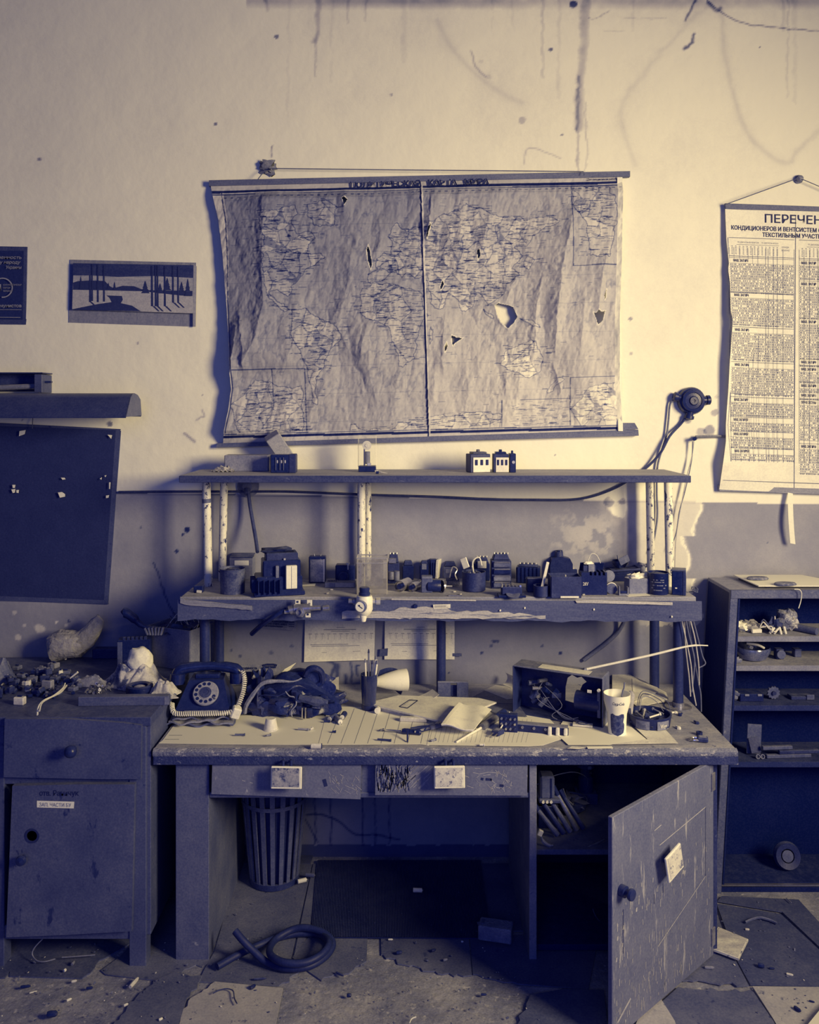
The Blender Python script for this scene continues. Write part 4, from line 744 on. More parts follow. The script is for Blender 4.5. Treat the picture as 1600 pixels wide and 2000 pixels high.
cable([(1342, 812, 3.575), (1330, 828), (1308, 852, 3.575), (1290, 885, 3.572), (1262, 914), (1225, 940), (1190, 958), (1150, 971), (1110, 976), (1045, 976), (960, 975), (850, 970), (740, 967), (640, 963), (560, 960), (480, 960), (350, 960), (232, 961)], .0055, mcd, 'long dark cable running from the round box along the painted dado line', k=4)
hk = th('wall_hook', 'small iron hook with a rod running behind the chart', 'hook', W(1358, 856, 3.6)); b = B(); b.cyl(W(1359, 856, 3.6), W(1357, 857, 3.56), .008, n=12); obj('peg', b, mb, hk, world=True)
b = B(); b.tube([W(1359, 853, 3.58), W(1400, 852, 3.585), W(1430, 853, 3.59)], .006, 8); obj('rod', b, m_steel, hk, world=True)
for i, pts in enumerate(([(1356, 858), (1352, 890), (1342, 930), (1334, 970), (1325, 1020), (1320, 1060), (1318, 1120)], [(1353, 862), (1351, 900), (1338, 960), (1327, 1000), (1321, 1040), (1309, 1075)])): cable(pts, .002, (mcw, mcg)[i], ('pale thin wire', 'grey thin wire')[i]+' hanging from the iron hook', 'wire', 3.575, name='wire')
ro = th('cable_cover', 'round grey cable cover on the wall under the top board', 'cable cover', W(485, 950, 3.6)); c = W(485, 950, 3.6)
obj('disc', B().at(tr(*c) @ rot(90)).lathe([(.045, 0), (.045, .006), (.028, .012), (.02, .022), (0, .024)], 24), mcg, ro, world=True); obj('outlet', B().cyl(c+Vector((0, -.02, -.01)), c+Vector((0, -.035, -.03)), .014, .01), mcd, ro, world=True)
cable([(485, 958, 3.565), (488, 985, 3.56), (494, 1020, 3.54), (500, 1055, 3.5), (503, 1078, 3.45)], .0075, mcd, 'dark cable hanging from the round cover to the shelf', n=10)
cable([(1222, 1209, 3.56), (1207, 1235), (1185, 1256), (1160, 1275), (1140, 1290)], .008, mat('flat_grey_cable', .38, .05, 30, .6), 'grey cable slanting behind the lower right of the rack', n=10)
# ---- papers under the rack
def pinned(pts, label, lines, tx=(), m=m_paperg, y=3.592, curl=.008):
    (x0, y0), (x1, y1), (x2, y2), (x3, y3) = pts; t = th('paper_sheet', label, 'paper', W((x0+x2)/2, y2, y))
    def f(u, v): p = (x0+(x1-x0)*u)*(1-v)+(x3+(x2-x3)*u)*v, (y0+(y1-y0)*u)*(1-v)+(y3+(y2-y3)*u)*v; return W(p[0], p[1], y-curl*v*v*(.5+u*.5)-.002*math.sin(u*7+v*3))
    obj('sheet', B().sheet(f, 12, 10), m, t, world=True); b = B(); g = lambda a, c: f((a-x0)/(x1-x0), (c-y0)/(y2-y0))+Vector((0, -.0015, 0))
    for xa, xb, yy, w in lines: strip(b, [(xa+(xb-xa)*i/6, yy) for i in range(7)], w, g)
    for s, x, yy, h, w, bo in tx: text(b, s, g, x, yy, h, w, bold=bo)
    o = obj('print', b, m_ink if tx else m_inkg, t, world=True); return t
ln = lambda x0, x1: [(x0+62, x0+78, 1225, .7), (x0+37, x0+100, 1229, 1), (x0+52, x0+88, 1232, .8)]+[(x0+8+i*12, x0+14+i*12, 1237, .8) for i in range(11)]+[(x0+10+i*12, x0+11+i*12, 1240+j*3, 1) for i in range(11) for j in range(3)]+[(x0+12, x0+85, 1257, .8), (x0+14, x0+108, 1260, .8), (x0+34, x0+44, 1272, .6), (x0+95, x0+110, 1271, .6)]
pinned([(596, 1203), (733, 1203), (731, 1289), (594, 1293)], 'left typed sheet taped to the wall below the pressure gauge', ln(596, 733))
pinned([(752, 1203), (888, 1203), (888, 1288), (751, 1288)], 'right typed sheet on the wall behind the middle pipe', ln(752, 888), curl=.004)
pinned([(509, 1190), (580, 1190), (579, 1232), (508, 1227)], 'small printed notice on the wall below the left end of the shelf', [(565, 576, 1208+i*4, 1.2) for i in range(5)]+[(512, 562, 1211+i*5, .5) for i in range(4)], [('Взрывоопасные', 511, 1212, 5, 52, .02), ('горючие вещества', 511, 1217, 4, 52, .02), ('Сварка (хим. нар)', 511, 1222, 4.5, 50, .02), ('Подсоединение', 511, 1227, 4, 42, .02)], mat('grey_notice', .5, .05, 30, .8), curl=.003)
t = pinned([(381, 1298), (546, 1297), (560, 1345), (394, 1350)], 'printed list of telephone numbers standing behind the telephone', [(410+random.Random(i).randint(0, 90), 430+random.Random(i).randint(20, 100), 1318+i*2.3, .8) for i in range(12)]+[(448+i*7, 456+i*8, 1315+i, 1) for i in range(4)], [('СПИСОК', 430, 1302, 4.5, 24, .02), ('телефонов первой необходимости', 408, 1307, 4.5, 92, .02)], mat('grey_list', .52, .06, 30, .8), y=3.56)
b = B(); g = lambda x, y: W(x, y, 3.556); strip(b, [(514, 1300), (520, 1298), (536, 1298), (541, 1300)], 4, g); strip(b, [(517, 1303), (539, 1303)], 4, g); obj('printed_telephone', b, m_ink, t, world=True)
for i, p in enumerate(([(742, 1268), (758, 1266), (757, 1281), (741, 1282)], [(884, 1276), (902, 1276), (902, 1282), (884, 1282)])): tag(obj('tape', plate(B(), p, 3.588, .001), mat('brown_tape', .3, .05, 30, .4)), 'brown tape at the '+('left', 'right')+' edge of the sheet behind the pipe' if 0 else ('dark tape on the lower left corner of the sheet behind the pipe', 'dark tape on the lower right corner of the sheet behind the pipe')[i], 'tape')
# ================================================================ THINGS ON THE TWO BOARDS
ZT, ZM, ZD, ZC = 1.6052, 1.1572, .7214, .8302
m_bk = mat('bakelite', .04, .04, 25, .35, bump=.05, dust=.16, fleck=(.45, .14, 60, (1, 1, 1)))
m_bk2 = mat('dusty_bakelite', .13, .07, 22, .55, bump=.08, dust=.2, fleck=(.45, .12, 50, (1, 1, 1)))
m_grey = mat('grey_plastic', .45, .05, 25, .5, bump=.04); m_mid = mat('mid_grey_casing', .32, .06, 25, .5, bump=.06)
m_lt = mat('pale_plastic', .92, .03, 30, .45, bump=.03); m_brass = mat('bright_terminal', .85, .06, 60, .3, metal=.5, bump=0)
m_wood = mat('raw_wood', .6, .07, 12, .75, bump=.2, grain=(.3, 1, 1)); m_card = mat('cardboard', .45, .05, 14, .85, bump=.06)
m_chrome = mat('chrome', .8, .03, 40, .18, metal=.85, bump=0); m_zinc = mat('mottled_zinc', .48, .12, 30, .4, metal=.4, bump=.1)
m_rust = mat('stained_can', .33, .14, 26, .5, bump=.15, fleck=(.75, .2, 24, (1, 1, 1)))
class It:
    """a thing seen between px columns x0..x1 and rows y0..y1 that stands on height z"""
    def __init__(s, name, label, cat_, x0, x1, y0, y1, z, d, rz=0, group=None):
        p = H((x0+x1)/2, y1, z); s.u = p.y/FX; s.w = (x1-x0)*s.u; s.h = (y1-y0)*s.u; s.d = d
        c = math.cos(math.radians(rz)); s.t = th(name, label, cat_, (p.x, p.y+d/2, z), rz, group)
    def __call__(s, n, b, m, lab=None, p=None): return obj(n, b, m, p or s.t, lab)
    def body(s, m, n='body', tp=1, b=.002, h=None, w=None, d=None): return s(n, B().bx((0, 0, (h or s.h)/2), (w or s.w, d or s.d, h or s.h), b=b, tp=tp), m)
def terms(it, n, z, y, x0, x1, r=.003, m=None, name='terminal'):
    b = B()
    for i in range(n): x = x0+(x1-x0)*(i+.5)/n; b.cyl((x, y, z), (x, y, z+.006), r, r*.8, 8)
    o = it(name, b, m or m_brass); o['kind'] = 'stuff'; return o
# --- top board
i = It('wooden_block', 'pale wooden block leaning against the map batten on the top board', 'block', 524, 563, 850, 890, ZT, .05, 0)
bpy.data.objects.remove(i.t)
b = B().prism([(0, 0), (.078, 0), (.078, .034), (0, .034)], .075); one('wooden_block', B().bx((0, 0, 0), (.062, .062, .115), b=.003), m_wood, 'pale wooden block leaning over the small black relay on the top board', 'block', W(545, 872, 3.52), r=rot(18, -33, 8))
i = It('switch_box', 'low grey metal box behind the black relay on the top board', 'box', 438, 524, 889, 921, ZT, .07); i.body(mat('pale_grey_box', .5, .08, 12, .5), b=.003); i('end_plate', B().bx((i.w/2+.002, -.01, i.h*.46), (.004, .05, i.h*.9)), m_mid)
i = It('relay', 'small black three pole relay at the left of the top board', 'relay', 528, 578, 888, 924, ZT, .05); i.body(m_bk, b=.003)
for k in (-.016, 0, .014): i('slot_rib', B().bx((k-.012, -.0265, i.h*.5), (.003, .005, i.h*.7)), m_mid); i('contact', B().bx((k-.006, -.0265, i.h*.62), (.005, .004, .012)), m_brass)
i('side_cap', B().bx((i.w*.36, -.002, i.h*.52), (i.w*.26, .05, i.h*1.02)), m_bk2)
b = B()
def crum(u, v): return ((u-.5)*.085, (v-.5)*.05, .003+.016*math.sin(u*3.1)*math.sin(v*3.1)*(1+.6*math.sin(u*19)*math.cos(v*11))+.004*math.sin(u*31+v*17))
p = H(434, 922, ZT); one('crumpled_foil', b.sheet(crum, 18, 10), mat('foil', .8, .12, 50, .4, metal=.3, bump=.2), 'crumpled scrap of foil at the left end of the top board', 'foil', (p.x, p.y+.02, ZT), sc=1)
i = It('glass_relay', 'relay under a tall clear plastic cover with a white wheel inside', 'relay', 699, 735, 850, 922, ZT, .055)
i('base', B().bx((0, 0, .012), (i.w*.94, i.d, .024), b=.002), m_bk); i('cover', B().bx((0, 0, .02+(i.h-.02)/2), (i.w, i.d, i.h-.02), b=.002), glassy('clear_plastic', .95, .06))
i('white_wheel', B().at(tr(-.001, -.012, i.h*.72) @ rot(90)).lathe([(.005, 0), (.017, 0), (.018, .005), (.008, .006), (.007, .008), (.004, .008)], 22), m_lt); i('coil', B().cyl((0, 0, .03), (0, 0, i.h*.55), .011), m_grey); i('frame', B().bx((-.012, .005, i.h*.45), (.006, .01, i.h*.7)), m_steel); i('terminal', B().bx((.008, -.024, .03), (.016, .006, .012)), m_brass)
i = It('metal_scrap', 'small bent metal scrap beside the clear relay', 'scrap', 729, 757, 917, 926, ZT, .02); i('strip', B().tube([(-.02, 0, .008), (-.008, .002, .012), (.006, -.004, .005), (.026, -.006, .003)], [.006, .005, .003, .002], 6), m_brass); i('clip', B().bx((-.012, 0, .006), (.012, .012, .01)), m_bk)
for x0, x1, lab, kk in ((913, 957, 'left small circuit breaker with pale front on the top board', 0), (963, 995, 'right small circuit breaker with pale front on the top board', 1)):
    i = It('circuit_breaker', lab, 'circuit breaker', x0, x1, 887, 923, ZT, .06, 0 if kk else 14); W0, H0 = i.w*.93, i.h
    i.body(m_bk2, b=.002, w=W0); fp = i('front_plate', B().bx((.004, -.031, H0*.42), (W0*.86, .006, H0*.8)), m_lt)
    for k in range(3): i('slot', B().bx((.004+(k-1)*W0*.27, -.035, H0*.55), (W0*.13, .003, H0*.3)), m_deep, None, fp)
    i('top_cap', B().bx((0, 0, H0+.004), (W0*.7, .045, .008)), m_bk); i('toggle', B().bx((0, 0, H0+.012), (.012, .012, .01)), m_bk)
i = It('relay', 'narrow black relay with a bright plus screw next to the breakers', 'relay', 996, 1008, 886, 923, ZT, .055); i.body(m_bk); i('screw', B().cyl((.002, -.027, i.h*.55), (.002, -.031, i.h*.55), .006), m_brass); i('toggle', B().bx((0, 0, i.h+.005), (.008, .01, .012)), m_bk)
# --- lower board: left part
i = It('tin_can', 'stained open tin can at the left end of the lower board', 'can', 424, 474, 1114, 1163, ZM, .1); r = i.w/2
i('can_wall', B().lathe([(r*.92, 0), (r*.95, .002), (r, i.h-.003), (r*1.04, i.h), (r*.98, i.h), (r*.94, i.h-.004), (r*.88, .006), (0, .006)], 32), m_rust); i('contents', B().blob((0, 0, i.h*.85), (r*.85, r*.85, .012), 3, .25, 12, 7), m_bk)
i = It('cardboard_box', 'small grey cardboard box behind the tin can', 'box', 448, 494, 1090, 1133, ZM, .06); i.body(m_card); i('flap', B().bx((0, .0, i.h+.006), (i.w*.98, .062, .004), rot(8)), m_bk2); i('torn_label', B().bx((.002, -.031, i.h*.78), (i.w*.6, .002, .02)), m_paper)
i = It('contactor', 'large black contactor with a cream cover plate at the left of the lower board', 'contactor', 486, 592, 1086, 1164, ZM, .11, 14); w, h, d = i.w*.85, i.h, i.d
i('base', B().bx((0, 0, .008), (w*1.1, d*1.15, .016), b=.003), m_bk); i('lower_body', B().bx((0, 0, h*.28), (w, d, h*.4), b=.004), m_bk); i('upper_body', B().bx((.01, .005, h*.66), (w*.82, d*.85, h*.42), b=.004), m_bk); i('top_block', B().bx((.012, .01, h*.94), (w*.7, d*.7, h*.2), b=.004), m_bk2)
i('cover_plate', B().bx((w*.25, -d*.5-.006, h*.47), (w*.24, .018, h*.58), b=.002), mat('cream_cover', .98, .02, 30, .5, bump=0)); i('cover_seam', B().bx((w*.25, -d*.5-.0155, h*.47), (.0012, .001, h*.55)), m_grey)
for k in range(5): i('barrier', B().bx((-w*.46+k*w*.115, -d*.5-.008, h*.24), (.004, .026, h*.34), b=.001), m_bk)
for k in range(4): i('side_rib', B().bx((-w*.5-.006, -d*.35+k*d*.24, h*.25), (.02, .004, h*.32), b=.001), m_bk)
i('clip', B().bx((w*.12, -d*.32, h*.86), (.008, .004, .016)), m_brass); i('screw_post', B().bx((-w*.05, -d*.45, h*.6), (.012, .014, h*.3)), m_grey); i('rag', B().blob((.01, .02, h*1.05), (w*.38, d*.3, .012), 8, .3, 14, 7), m_bk2)
i = It('capacitor', 'upright mottled metal capacitor with two pins', 'capacitor', 603, 636, 1087, 1139, ZM, .035); i.body(m_bk, b=.003); i('label_face', B().bx((0, -.0182, i.h*.47), (i.w*.8, .001, i.h*.84)), m_zinc)
for k in (-.012, .012): i('pin', B().cyl((k, 0, i.h), (k*1.15, 0, i.h+.009), .0018, n=8), m_steel)
i('bright_edge', B().bx((i.w*.41, -.0186, i.h*.47), (i.w*.07, .001, i.h*.86)), m_brass)
i = It('relay', 'black box relay with a round lens behind the clear box', 'relay', 655, 693, 1104, 1138, ZM, .05); i.body(m_bk, b=.004); i('lens_ring', B().at(tr(-.006, -.025, i.h*.35) @ rot(90)).lathe([(.021, 0), (.021, .01), (.016, .012), (.015, .006), (0, .005)], 22), m_bk2); i('fork', B().tube([(.012, -.026, i.h*.75), (.012, -.027, i.h*.98), (.017, -.027, i.h*1.15)], .0025, 6), m_lt); i('fork_tine', B().tube([(.012, -.027, i.h*.98), (.007, -.027, i.h*1.15)], .0025, 6), m_lt)
i = It('steel_plate', 'flat steel block lying in front of the lens relay', 'plate', 634, 694, 1138, 1148, ZM, .05); i.body(m_mid); i('bright_face', B().bx((.018, -.0255, i.h*.5), (i.w*.62, .002, i.h*.8)), m_grey); terms(i, 5, i.h, .0, -.05, -.01, .004, m_bk)
i = It('paper_scrap', 'torn paper scrap lying left of the steel block', 'paper', 588, 615, 1139, 1146, ZM, .03); i('sheet', B().sheet(lambda u, v: ((u-.5)*i.w, (v-.5)*.03+.004*u, .002+.004*u*v), 6, 4), m_paper)
i = It('clear_box', 'empty clear plastic box standing in the middle of the lower board', 'box', 696, 757, 1090, 1161, ZM, .075); w, d, h = i.w, i.d, i.h; g_ = glassy('scratched_plastic', .8, .12, .2)
for n, c, s in (('front_wall', (0, -d/2, h/2), (w*.96, .002, h)), ('back_wall', (0, d/2, h/2), (w*.96, .002, h)), ('side_wall', (-w*.48, 0, h/2), (.002, d, h)), ('side_wall', (w*.48, 0, h/2), (.002, d, h)), ('bottom', (0, 0, .002), (w*.94, d, .003))): i(n, B().bx(c, s, b=.0003), g_)
b = B(); b.tube([(-w*.49, -d*.5, h), (w*.49, -d*.5, h), (w*.49, d*.5, h), (-w*.49, d*.5, h)], .0022, 6, closed=True); i('rim', b, mat('clear_rim', .6, .03, 30, .3, bump=0)); i('lid_lip', B().tube([(-w*.49, -d*.51, h*.86), (w*.49, -d*.51, h*.86), (w*.49, d*.51, h*.86), (-w*.49, d*.51, h*.86)], .0016, 6, closed=True), mat('clear_rim', .6)); i('cloudy_film', B().bx((.006, d*.4, h*.5), (w*.6, .002, h*.75)), mat('cloudy_film', .62, .12, 40, .6, alpha=.45))
# relays and contactors right of the clear box (generic family, each dressed differently)
def unit(name, label, x0, x1, y0, y1, d, m=None, rz=0, ribs=0, cap=0, panel=None, tn=0, feet=0, window=None, tp=1, catg='relay', knob=None, zb=ZM):
    i = It(name, label, catg, x0, x1, y0, y1, zb, d, rz); m = m or m_bk; w, h = i.w*(1-.004*abs(rz)), i.h; i.w = w
    i.body(m, b=.003, h=h*(1-cap), w=w, tp=tp)
    if cap: i('cap', B().bx((0, 0, h*(1-cap/2)), (w*.84, d*.84, h*cap), b=.004, tp=.8), m_bk2)
    for k in range(ribs): i('rib', B().bx((-w/2+w*(k+.5)/ribs, -d/2-.002, h*.45), (.0025, .006, h*.8), b=.0008), m_bk)
    if panel: i('panel', B().bx((w*panel[0], -d/2-.0015, h*panel[1]), (w*panel[2], .003, h*panel[3]), b=.0008), panel[4])
    if window: i('window', B().bx((0, -d/2-.0012, h*.7), (w*.55, .002, h*.3), b=.0006), window)
    if tn: terms(i, tn, h*(1-cap) if not cap else h, -d*.25, -w*.42, w*.42)
    if feet: i('foot', B().bx((0, 0, .004), (w*1.2, d*1.1, .008), b=.001), m_steel)
    if knob: i('knob', B().cyl((w*.1, -d/2, h*.5), (w*.1, -d/2-.012, h*.5), .009, .008, 14), knob)
    return i
i = unit('contactor', 'open contactor frame with coils just right of the clear box', 757, 780, 1083, 1140, .05, m_bk2, cap=.3, tn=3); i('coil', B().cyl((-.008, -.036, .02), (-.008, -.036, .05), .012), m_zinc); i('coil', B().cyl((.014, -.036, .016), (.014, -.036, .052), .011), m_grey); i('clamp', B().bx((-.004, -.03, i.h*.8), (.03, .012, .02)), m_steel)
unit('relay', 'small black relay with a rounded cap in the back row near the clear box', 786, 808, 1096, 1133, .04, cap=.25)
unit('relay', 'black relay with a grey window, second of the back row', 820, 837, 1096, 1132, .035, cap=.2, window=m_grey)
i = unit('relay', 'black relay with a white side panel', 840, 853, 1093, 1130, .035, ribs=3); i('side_panel', B().bx((i.w*.5+.007, -.004, i.h*.5), (.012, .042, i.h*.98), rot(0, 4, -18)), m_lt)
unit('relay', 'grey open relay with a bent spring clip', 866, 893, 1098, 1130, .04, m_mid, cap=.3, panel=(0, .45, .7, .25, m_grey)); b = B()
p = H(890, 1135, ZM); cable([(878, 1128, 3.36), (884, 1108, 3.35), (893, 1112, 3.34), (889, 1122, 3.33), (893, 1132, 3.34)], .0025, m_brass, 'bent spring clip on the grey open relay', 'clip', name='spring_clip')
for x, y, r, lab in ((785, 1146, 11, 'left silver tube lying on the lower board'), (808, 1148, 9, 'right silver tube lying on the lower board')):
    p = H(x, y+r, ZM); q = p.y/FX*r; i = It('metal_tube', lab, 'tube', x-r, x+r, y-r, y+r, ZM, .05, -24); i('shell', B().lathe([(q*.8, .01), (q, 0), (q, .075), (q*.9, .078), (q*.6, .082)], 20, (0, -.02, q), rot(-90)), m_chrome); i('core', B().lathe([(q*.5, -.004), (q*.5, .02), (0, .02)], 12, (0, -.02, q), rot(-90)), m_bk)
unit('relay', 'square grey cased relay in the front row', 823, 845, 1126, 1158, .035, m_mid, panel=(0, .93, .9, .12, m_grey))
i = It('small_motor', 'small motor with a bright round end and shaft', 'motor', 856, 880, 1132, 1159, ZM, .05); q = i.h*.45; i('housing', B().lathe([(q*.9, 0), (q, .004), (q, .05), (q*.8, .055), (0, .055)], 22, (-.012, 0, q), rot(0, -90, 0)), m_bk); i('end_bell', B().lathe([(0, 0), (q*.7, .001), (q, .006), (q, .012)], 22, (.004, -.004, q), rot(0, -90, 20)), m_chrome); i('shaft', B().cyl((.004, -.005, q), (.03, -.012, q*1.05), .003, n=8), m_brass)
i = It('spring_coil', 'coil of dark spring behind the small motor', 'spring', 872, 898, 1128, 1147, ZM, .04); i('spring', B().tube([((k/60-.5)*.05, .014*math.cos(k*.9), .017+.014*math.sin(k*.9)) for k in range(61)], .0017, 5), m_mid)
# round bin with bits
i = It('round_tray', 'dark round tub filled with loose fittings', 'tub', 904, 951, 1120, 1158, ZM, .09); r = i.w/2; i('tub_wall', B().lathe([(r*.88, 0), (r*.98, .004), (r, i.h), (r*.93, i.h), (r*.88, .008), (0, .008)], 30), m_bk2)
for k in range(7): a = k*.9; i('fitting', B().bx((math.cos(a)*r*.5, math.sin(a)*r*.5, i.h*.86), (.022, .012, .012), rot(20*k, 30, 40*k)), (m_mid, m_grey, m_bk, m_steel)[k % 4])
i('switch_plate', B().bx((-r*.78, -.01, i.h*1.45), (.026, .006, .04), rot(-10, -24, -20)), m_lt); i('wire_hoop', B().tube([(0, 0, i.h*.8), (-.004, 0, i.h*1.5), (.02, 0, i.h*1.72), (.03, 0, i.h*1.3)], .003, 6, 5), m_lt); i('pin', B().cyl((0, -.01, i.h*.8), (-.008, -.012, i.h*1.3), .003, n=6), m_brass)
unit('contactor', 'dark contactor with a pale window behind the round tub', 926, 957, 1089, 1135, .04, cap=.25, window=m_lt, catg='contactor', tn=4)
i = unit('contactor', 'tall grey stacked contactor in the middle of the lower board', 960, 999, 1083, 1150, .055, m_bk2, catg='contactor', cap=.18, tn=5)
for k, z in enumerate((.12, .3, .5, .7)): i('stage', B().bx((.002, -.03, i.h*z), (i.w*.86, .012, i.h*.13), b=.002), (m_mid, m_grey, m_bk, m_mid)[k]); i('terminal_row', B().bx((.002, -.037, i.h*(z+.08)), (i.w*.8, .005, .005)), m_steel)
i = It('terminal_block', 'black terminal block on a base plate at the front edge', 'terminal block', 974, 1028, 1133, 1168, ZM, .06); i('base', B().bx((0, 0, .004), (i.w, .055, .008)), m_bk); i('body', B().bx((0, .004, .022), (i.w*.75, .035, .03), b=.004), m_bk2)
for k in range(6): i('terminal', B().cyl((-i.w*.36+k*i.w*.135, -.008+k*.002, .036), (-i.w*.36+k*i.w*.135, -.012, .05-k*.002), .004, n=8), m_chrome)
i('dish', B().lathe([(.024, 0), (.026, .008), (.02, .008), (0, .004)], 20, (.004, -.016, .006), rot(20)), m_mid)
unit('contactor', 'ribbed black contactor right of the tall grey one', 1010, 1058, 1103, 1140, .06, ribs=6, cap=.15, rz=-12, catg='contactor', tn=5)
unit('relay', 'dark relay with a pale top and round socket', 1030, 1060, 1130, 1157, .04, m_bk2, knob=m_mid, panel=(0, 1.0, 1.02, .06, m_grey))
i = It('small_cup', 'small dark cup holding a pale stick', 'cup', 1044, 1074, 1145, 1167, ZM, .045); r = i.w/2; i('cup_wall', B().lathe([(r*.9, 0), (r, .003), (r, i.h), (r*.9, i.h), (r*.85, .006), (0, .006)], 24), m_bk2); b = B(); b.bx((.012, 0, i.h*.5+.05), (.011, .003, .115), rot(0, 13)); one('pale_stick', b, m_lt, 'pale flat stick standing in the small dark cup', 'stick', i.t.location)
i = It('lamp_holder', 'rounded black cast housing at the back of the lower board', 'housing', 1075, 1119, 1078, 1131, ZM, .05); i('shell', B().prism([(-i.w*.5, 0), (i.w*.5, 0), (i.w*.5, i.h*.55), (i.w*.38, i.h*.75), (.0, i.h*.82), (-i.w*.42, i.h*.76), (-i.w*.5, i.h*.5)], .05, tr(0, .025, 0) @ RX), m_bk); i('neck', B().cyl((-.006, 0, i.h*.78), (-.006, 0, i.h*.98), .018, .016, 18), m_bk2); i('top_cap', B().cyl((-.004, 0, i.h*.95), (-.004, 0, i.h*1.03), .013, .012, 16), m_bk)
i = It('open_box', 'dark open bakelite box with worn rim', 'box', 1077, 1135, 1124, 1168, ZM, .07, 0); w, d, h = i.w, i.d, i.h*.95
for n, c, s in (('front_wall', (0, -d/2, h/2), (w, .004, h)), ('back_wall', (0, d/2, h/2), (w, .004, h)), ('side_wall', (-w/2, 0, h/2), (.004, d, h)), ('side_wall', (w/2, 0, h/2), (.004, d, h)), ('bottom', (0, 0, .003), (w, d, .005))): i(n, B().bx(c, s), m_bk2)
i('pale_foot', B().bx((.012, -d/2-.003, .004), (w*.62, .003, .007)), m_lt); i('screw', B().cyl((.0, -.02, .0), (.0, -.02, h+.004), .003), m_brass)
unit('contactor', 'black contactor with a row of screws behind the open box', 1078, 1128, 1112, 1128, .04, catg='contactor', tn=7)
i = It('relay_case', 'black relay case with toothed top edge marked with numbers', 'case', 1136, 1186, 1118, 1162, ZM, .06); w, h = i.w, i.h
b = B(); pts = [(-w/2, 0), (w/2, 0), (w/2, h)]; x = w/2
for k in range(4): x -= w*.08; pts += [(x, h), (x, h*.86), (x-w*.09, h*.86), (x-w*.09, h)]; x -= w*.09
pts += [(-w/2, h)]; b.prism(pts, .06, tr(0, .03, 0) @ RX); i('case', b, m_bk)
b = B(); text(b, '28У', lambda x, y: Vector((x, -.0306, y)), -w*.44, h*.42, -.012, .02); i('lettering', B().at(tr(-w*.44, -.0306, h*.4) @ RX) if 0 else b, m_lt)
i('inner_block', B().bx((-.012, .012, h*1.0), (w*.5, .03, h*.5)), m_bk2); i('contact_strip', B().bx((-.006, -.004, h*1.14), (.024, .006, .03)), m_grey); i('lid', B().bx((0, .02, h*1.12), (w*.95, .004, h*.6), rot(35)), m_bk); i('crumpled_cap', B().blob((-.016, .0, h*1.36), (.02, .012, .006), 4, .3, 10, 6), m_lt)
i('wire_arc', B().tube([(-.02, 0, h*1.3), (-.006, 0, h*1.75), (.016, 0, h*1.7), (.03, 0, h*1.35)], .0012, 5, 6), m_lt)
i = It('lens', 'pale lens disc above a round porcelain fuse', 'fuse', 1184, 1206, 1140, 1160, ZM, .03); i('fuse_body', B().lathe([(.012, 0), (.017, .002), (.017, .02), (.02, .024), (.02, .03), (0, .031)], 20, (0, .012, .02), rot(90)), m_mid); i('lens_disc', B().lathe([(0, 0), (.021, .001), (.022, .005), (0, .006)], 24, (-.004, .016, .062), rot(84, 0, 0)), m_grey); i('collar', B().lathe([(.017, 0), (.021, 0), (.021, .004), (.017, .004)], 20, (0, -.01, .022), rot(90)), m_lt)
i = It('metal_clip', 'small open metal clip at the front edge', 'clip', 1209, 1229, 1145, 1163, ZM, .02); i('u_plate', B().prism([(-.018, 0), (.018, 0), (.018, .03), (.014, .03), (.013, .006), (-.014, .006), (-.015, .034), (-.018, .034)], .02, tr(0, .01, 0) @ RX), m_grey); i('pad', B().bx((0, 0, .011), (.026, .016, .01)), m_bk)
i = It('tray', 'flat dark tray with a rounded rim at the back right', 'tray', 1186, 1250, 1105, 1136, ZM, .08); i('bottom', B().bx((0, 0, .012), (i.w*.9, .075, .024)), m_bk); i('rim', B().tube([(-i.w*.5, -.04, .04), (i.w*.5, -.04, .05), (i.w*.5, .04, .05), (-i.w*.5, .04, .04)], .004, 6, closed=True), m_bk2); i('tray_wall', B().lathe([(.03, 0), (.05, .03)], 4, (0, 0, .012), Matrix.Scale(1.2, 4, (1, 0, 0)) @ rot(0, 0, 45)), m_bk2)
i('half_shell', B().lathe([(.0, .0), (.02, .004), (.03, .02), (.032, .034)], 14, (-.004, 0, .045), None, 0, 250), m_bk); i('fin', B().bx((.012, 0, .08), (.045, .004, .03), rot(0, -25, 10)), m_mid); i('spike', B().cyl((-.012, 0, .07), (-.016, 0, .1), .0015, n=6), m_bk)
i = It('bracket', 'pale metal bracket with holes near the right pipes', 'bracket', 1244, 1268, 1096, 1130, ZM, .04); i('plate', B().bx((0, 0, i.h*.6), (i.w*.7, .004, i.h*.5), rot(-12, 14)), m_grey); i('foot', B().bx((0, .01, .012), (i.w, .03, .024)), m_bk2); i('bolt', B().cyl((.008, -.012, i.h*.75), (.008, -.02, i.h*.75), .005, n=8), m_lt); i('lever', B().bx((.028, 0, i.h*.75), (.03, .01, .012), rot(0, -25)), m_bk)
i = It('cardboard_box', 'small open carton with crumpled paper at the right', 'carton', 1226, 1270, 1129, 1160, ZM, .05, 10); i.body(m_card, h=i.h*.95); i('crumpled_paper', B().blob((-.004, 0, i.h), (.03, .02, .014), 12, .35, 16, 9, 4), m_lt)
i = It('tin', 'small black tin with a pale printed band at the right end', 'tin', 1271, 1312, 1121, 1163, ZM, .08); r = i.w/2; i('tin_wall', B().lathe([(r*.97, 0), (r, .002), (r*.98, i.h-.006), (r*1.03, i.h-.003), (r*1.03, i.h), (r*.94, i.h), (r*.92, i.h-.01), (0, i.h-.01)], 30), m_bk)
b = B()
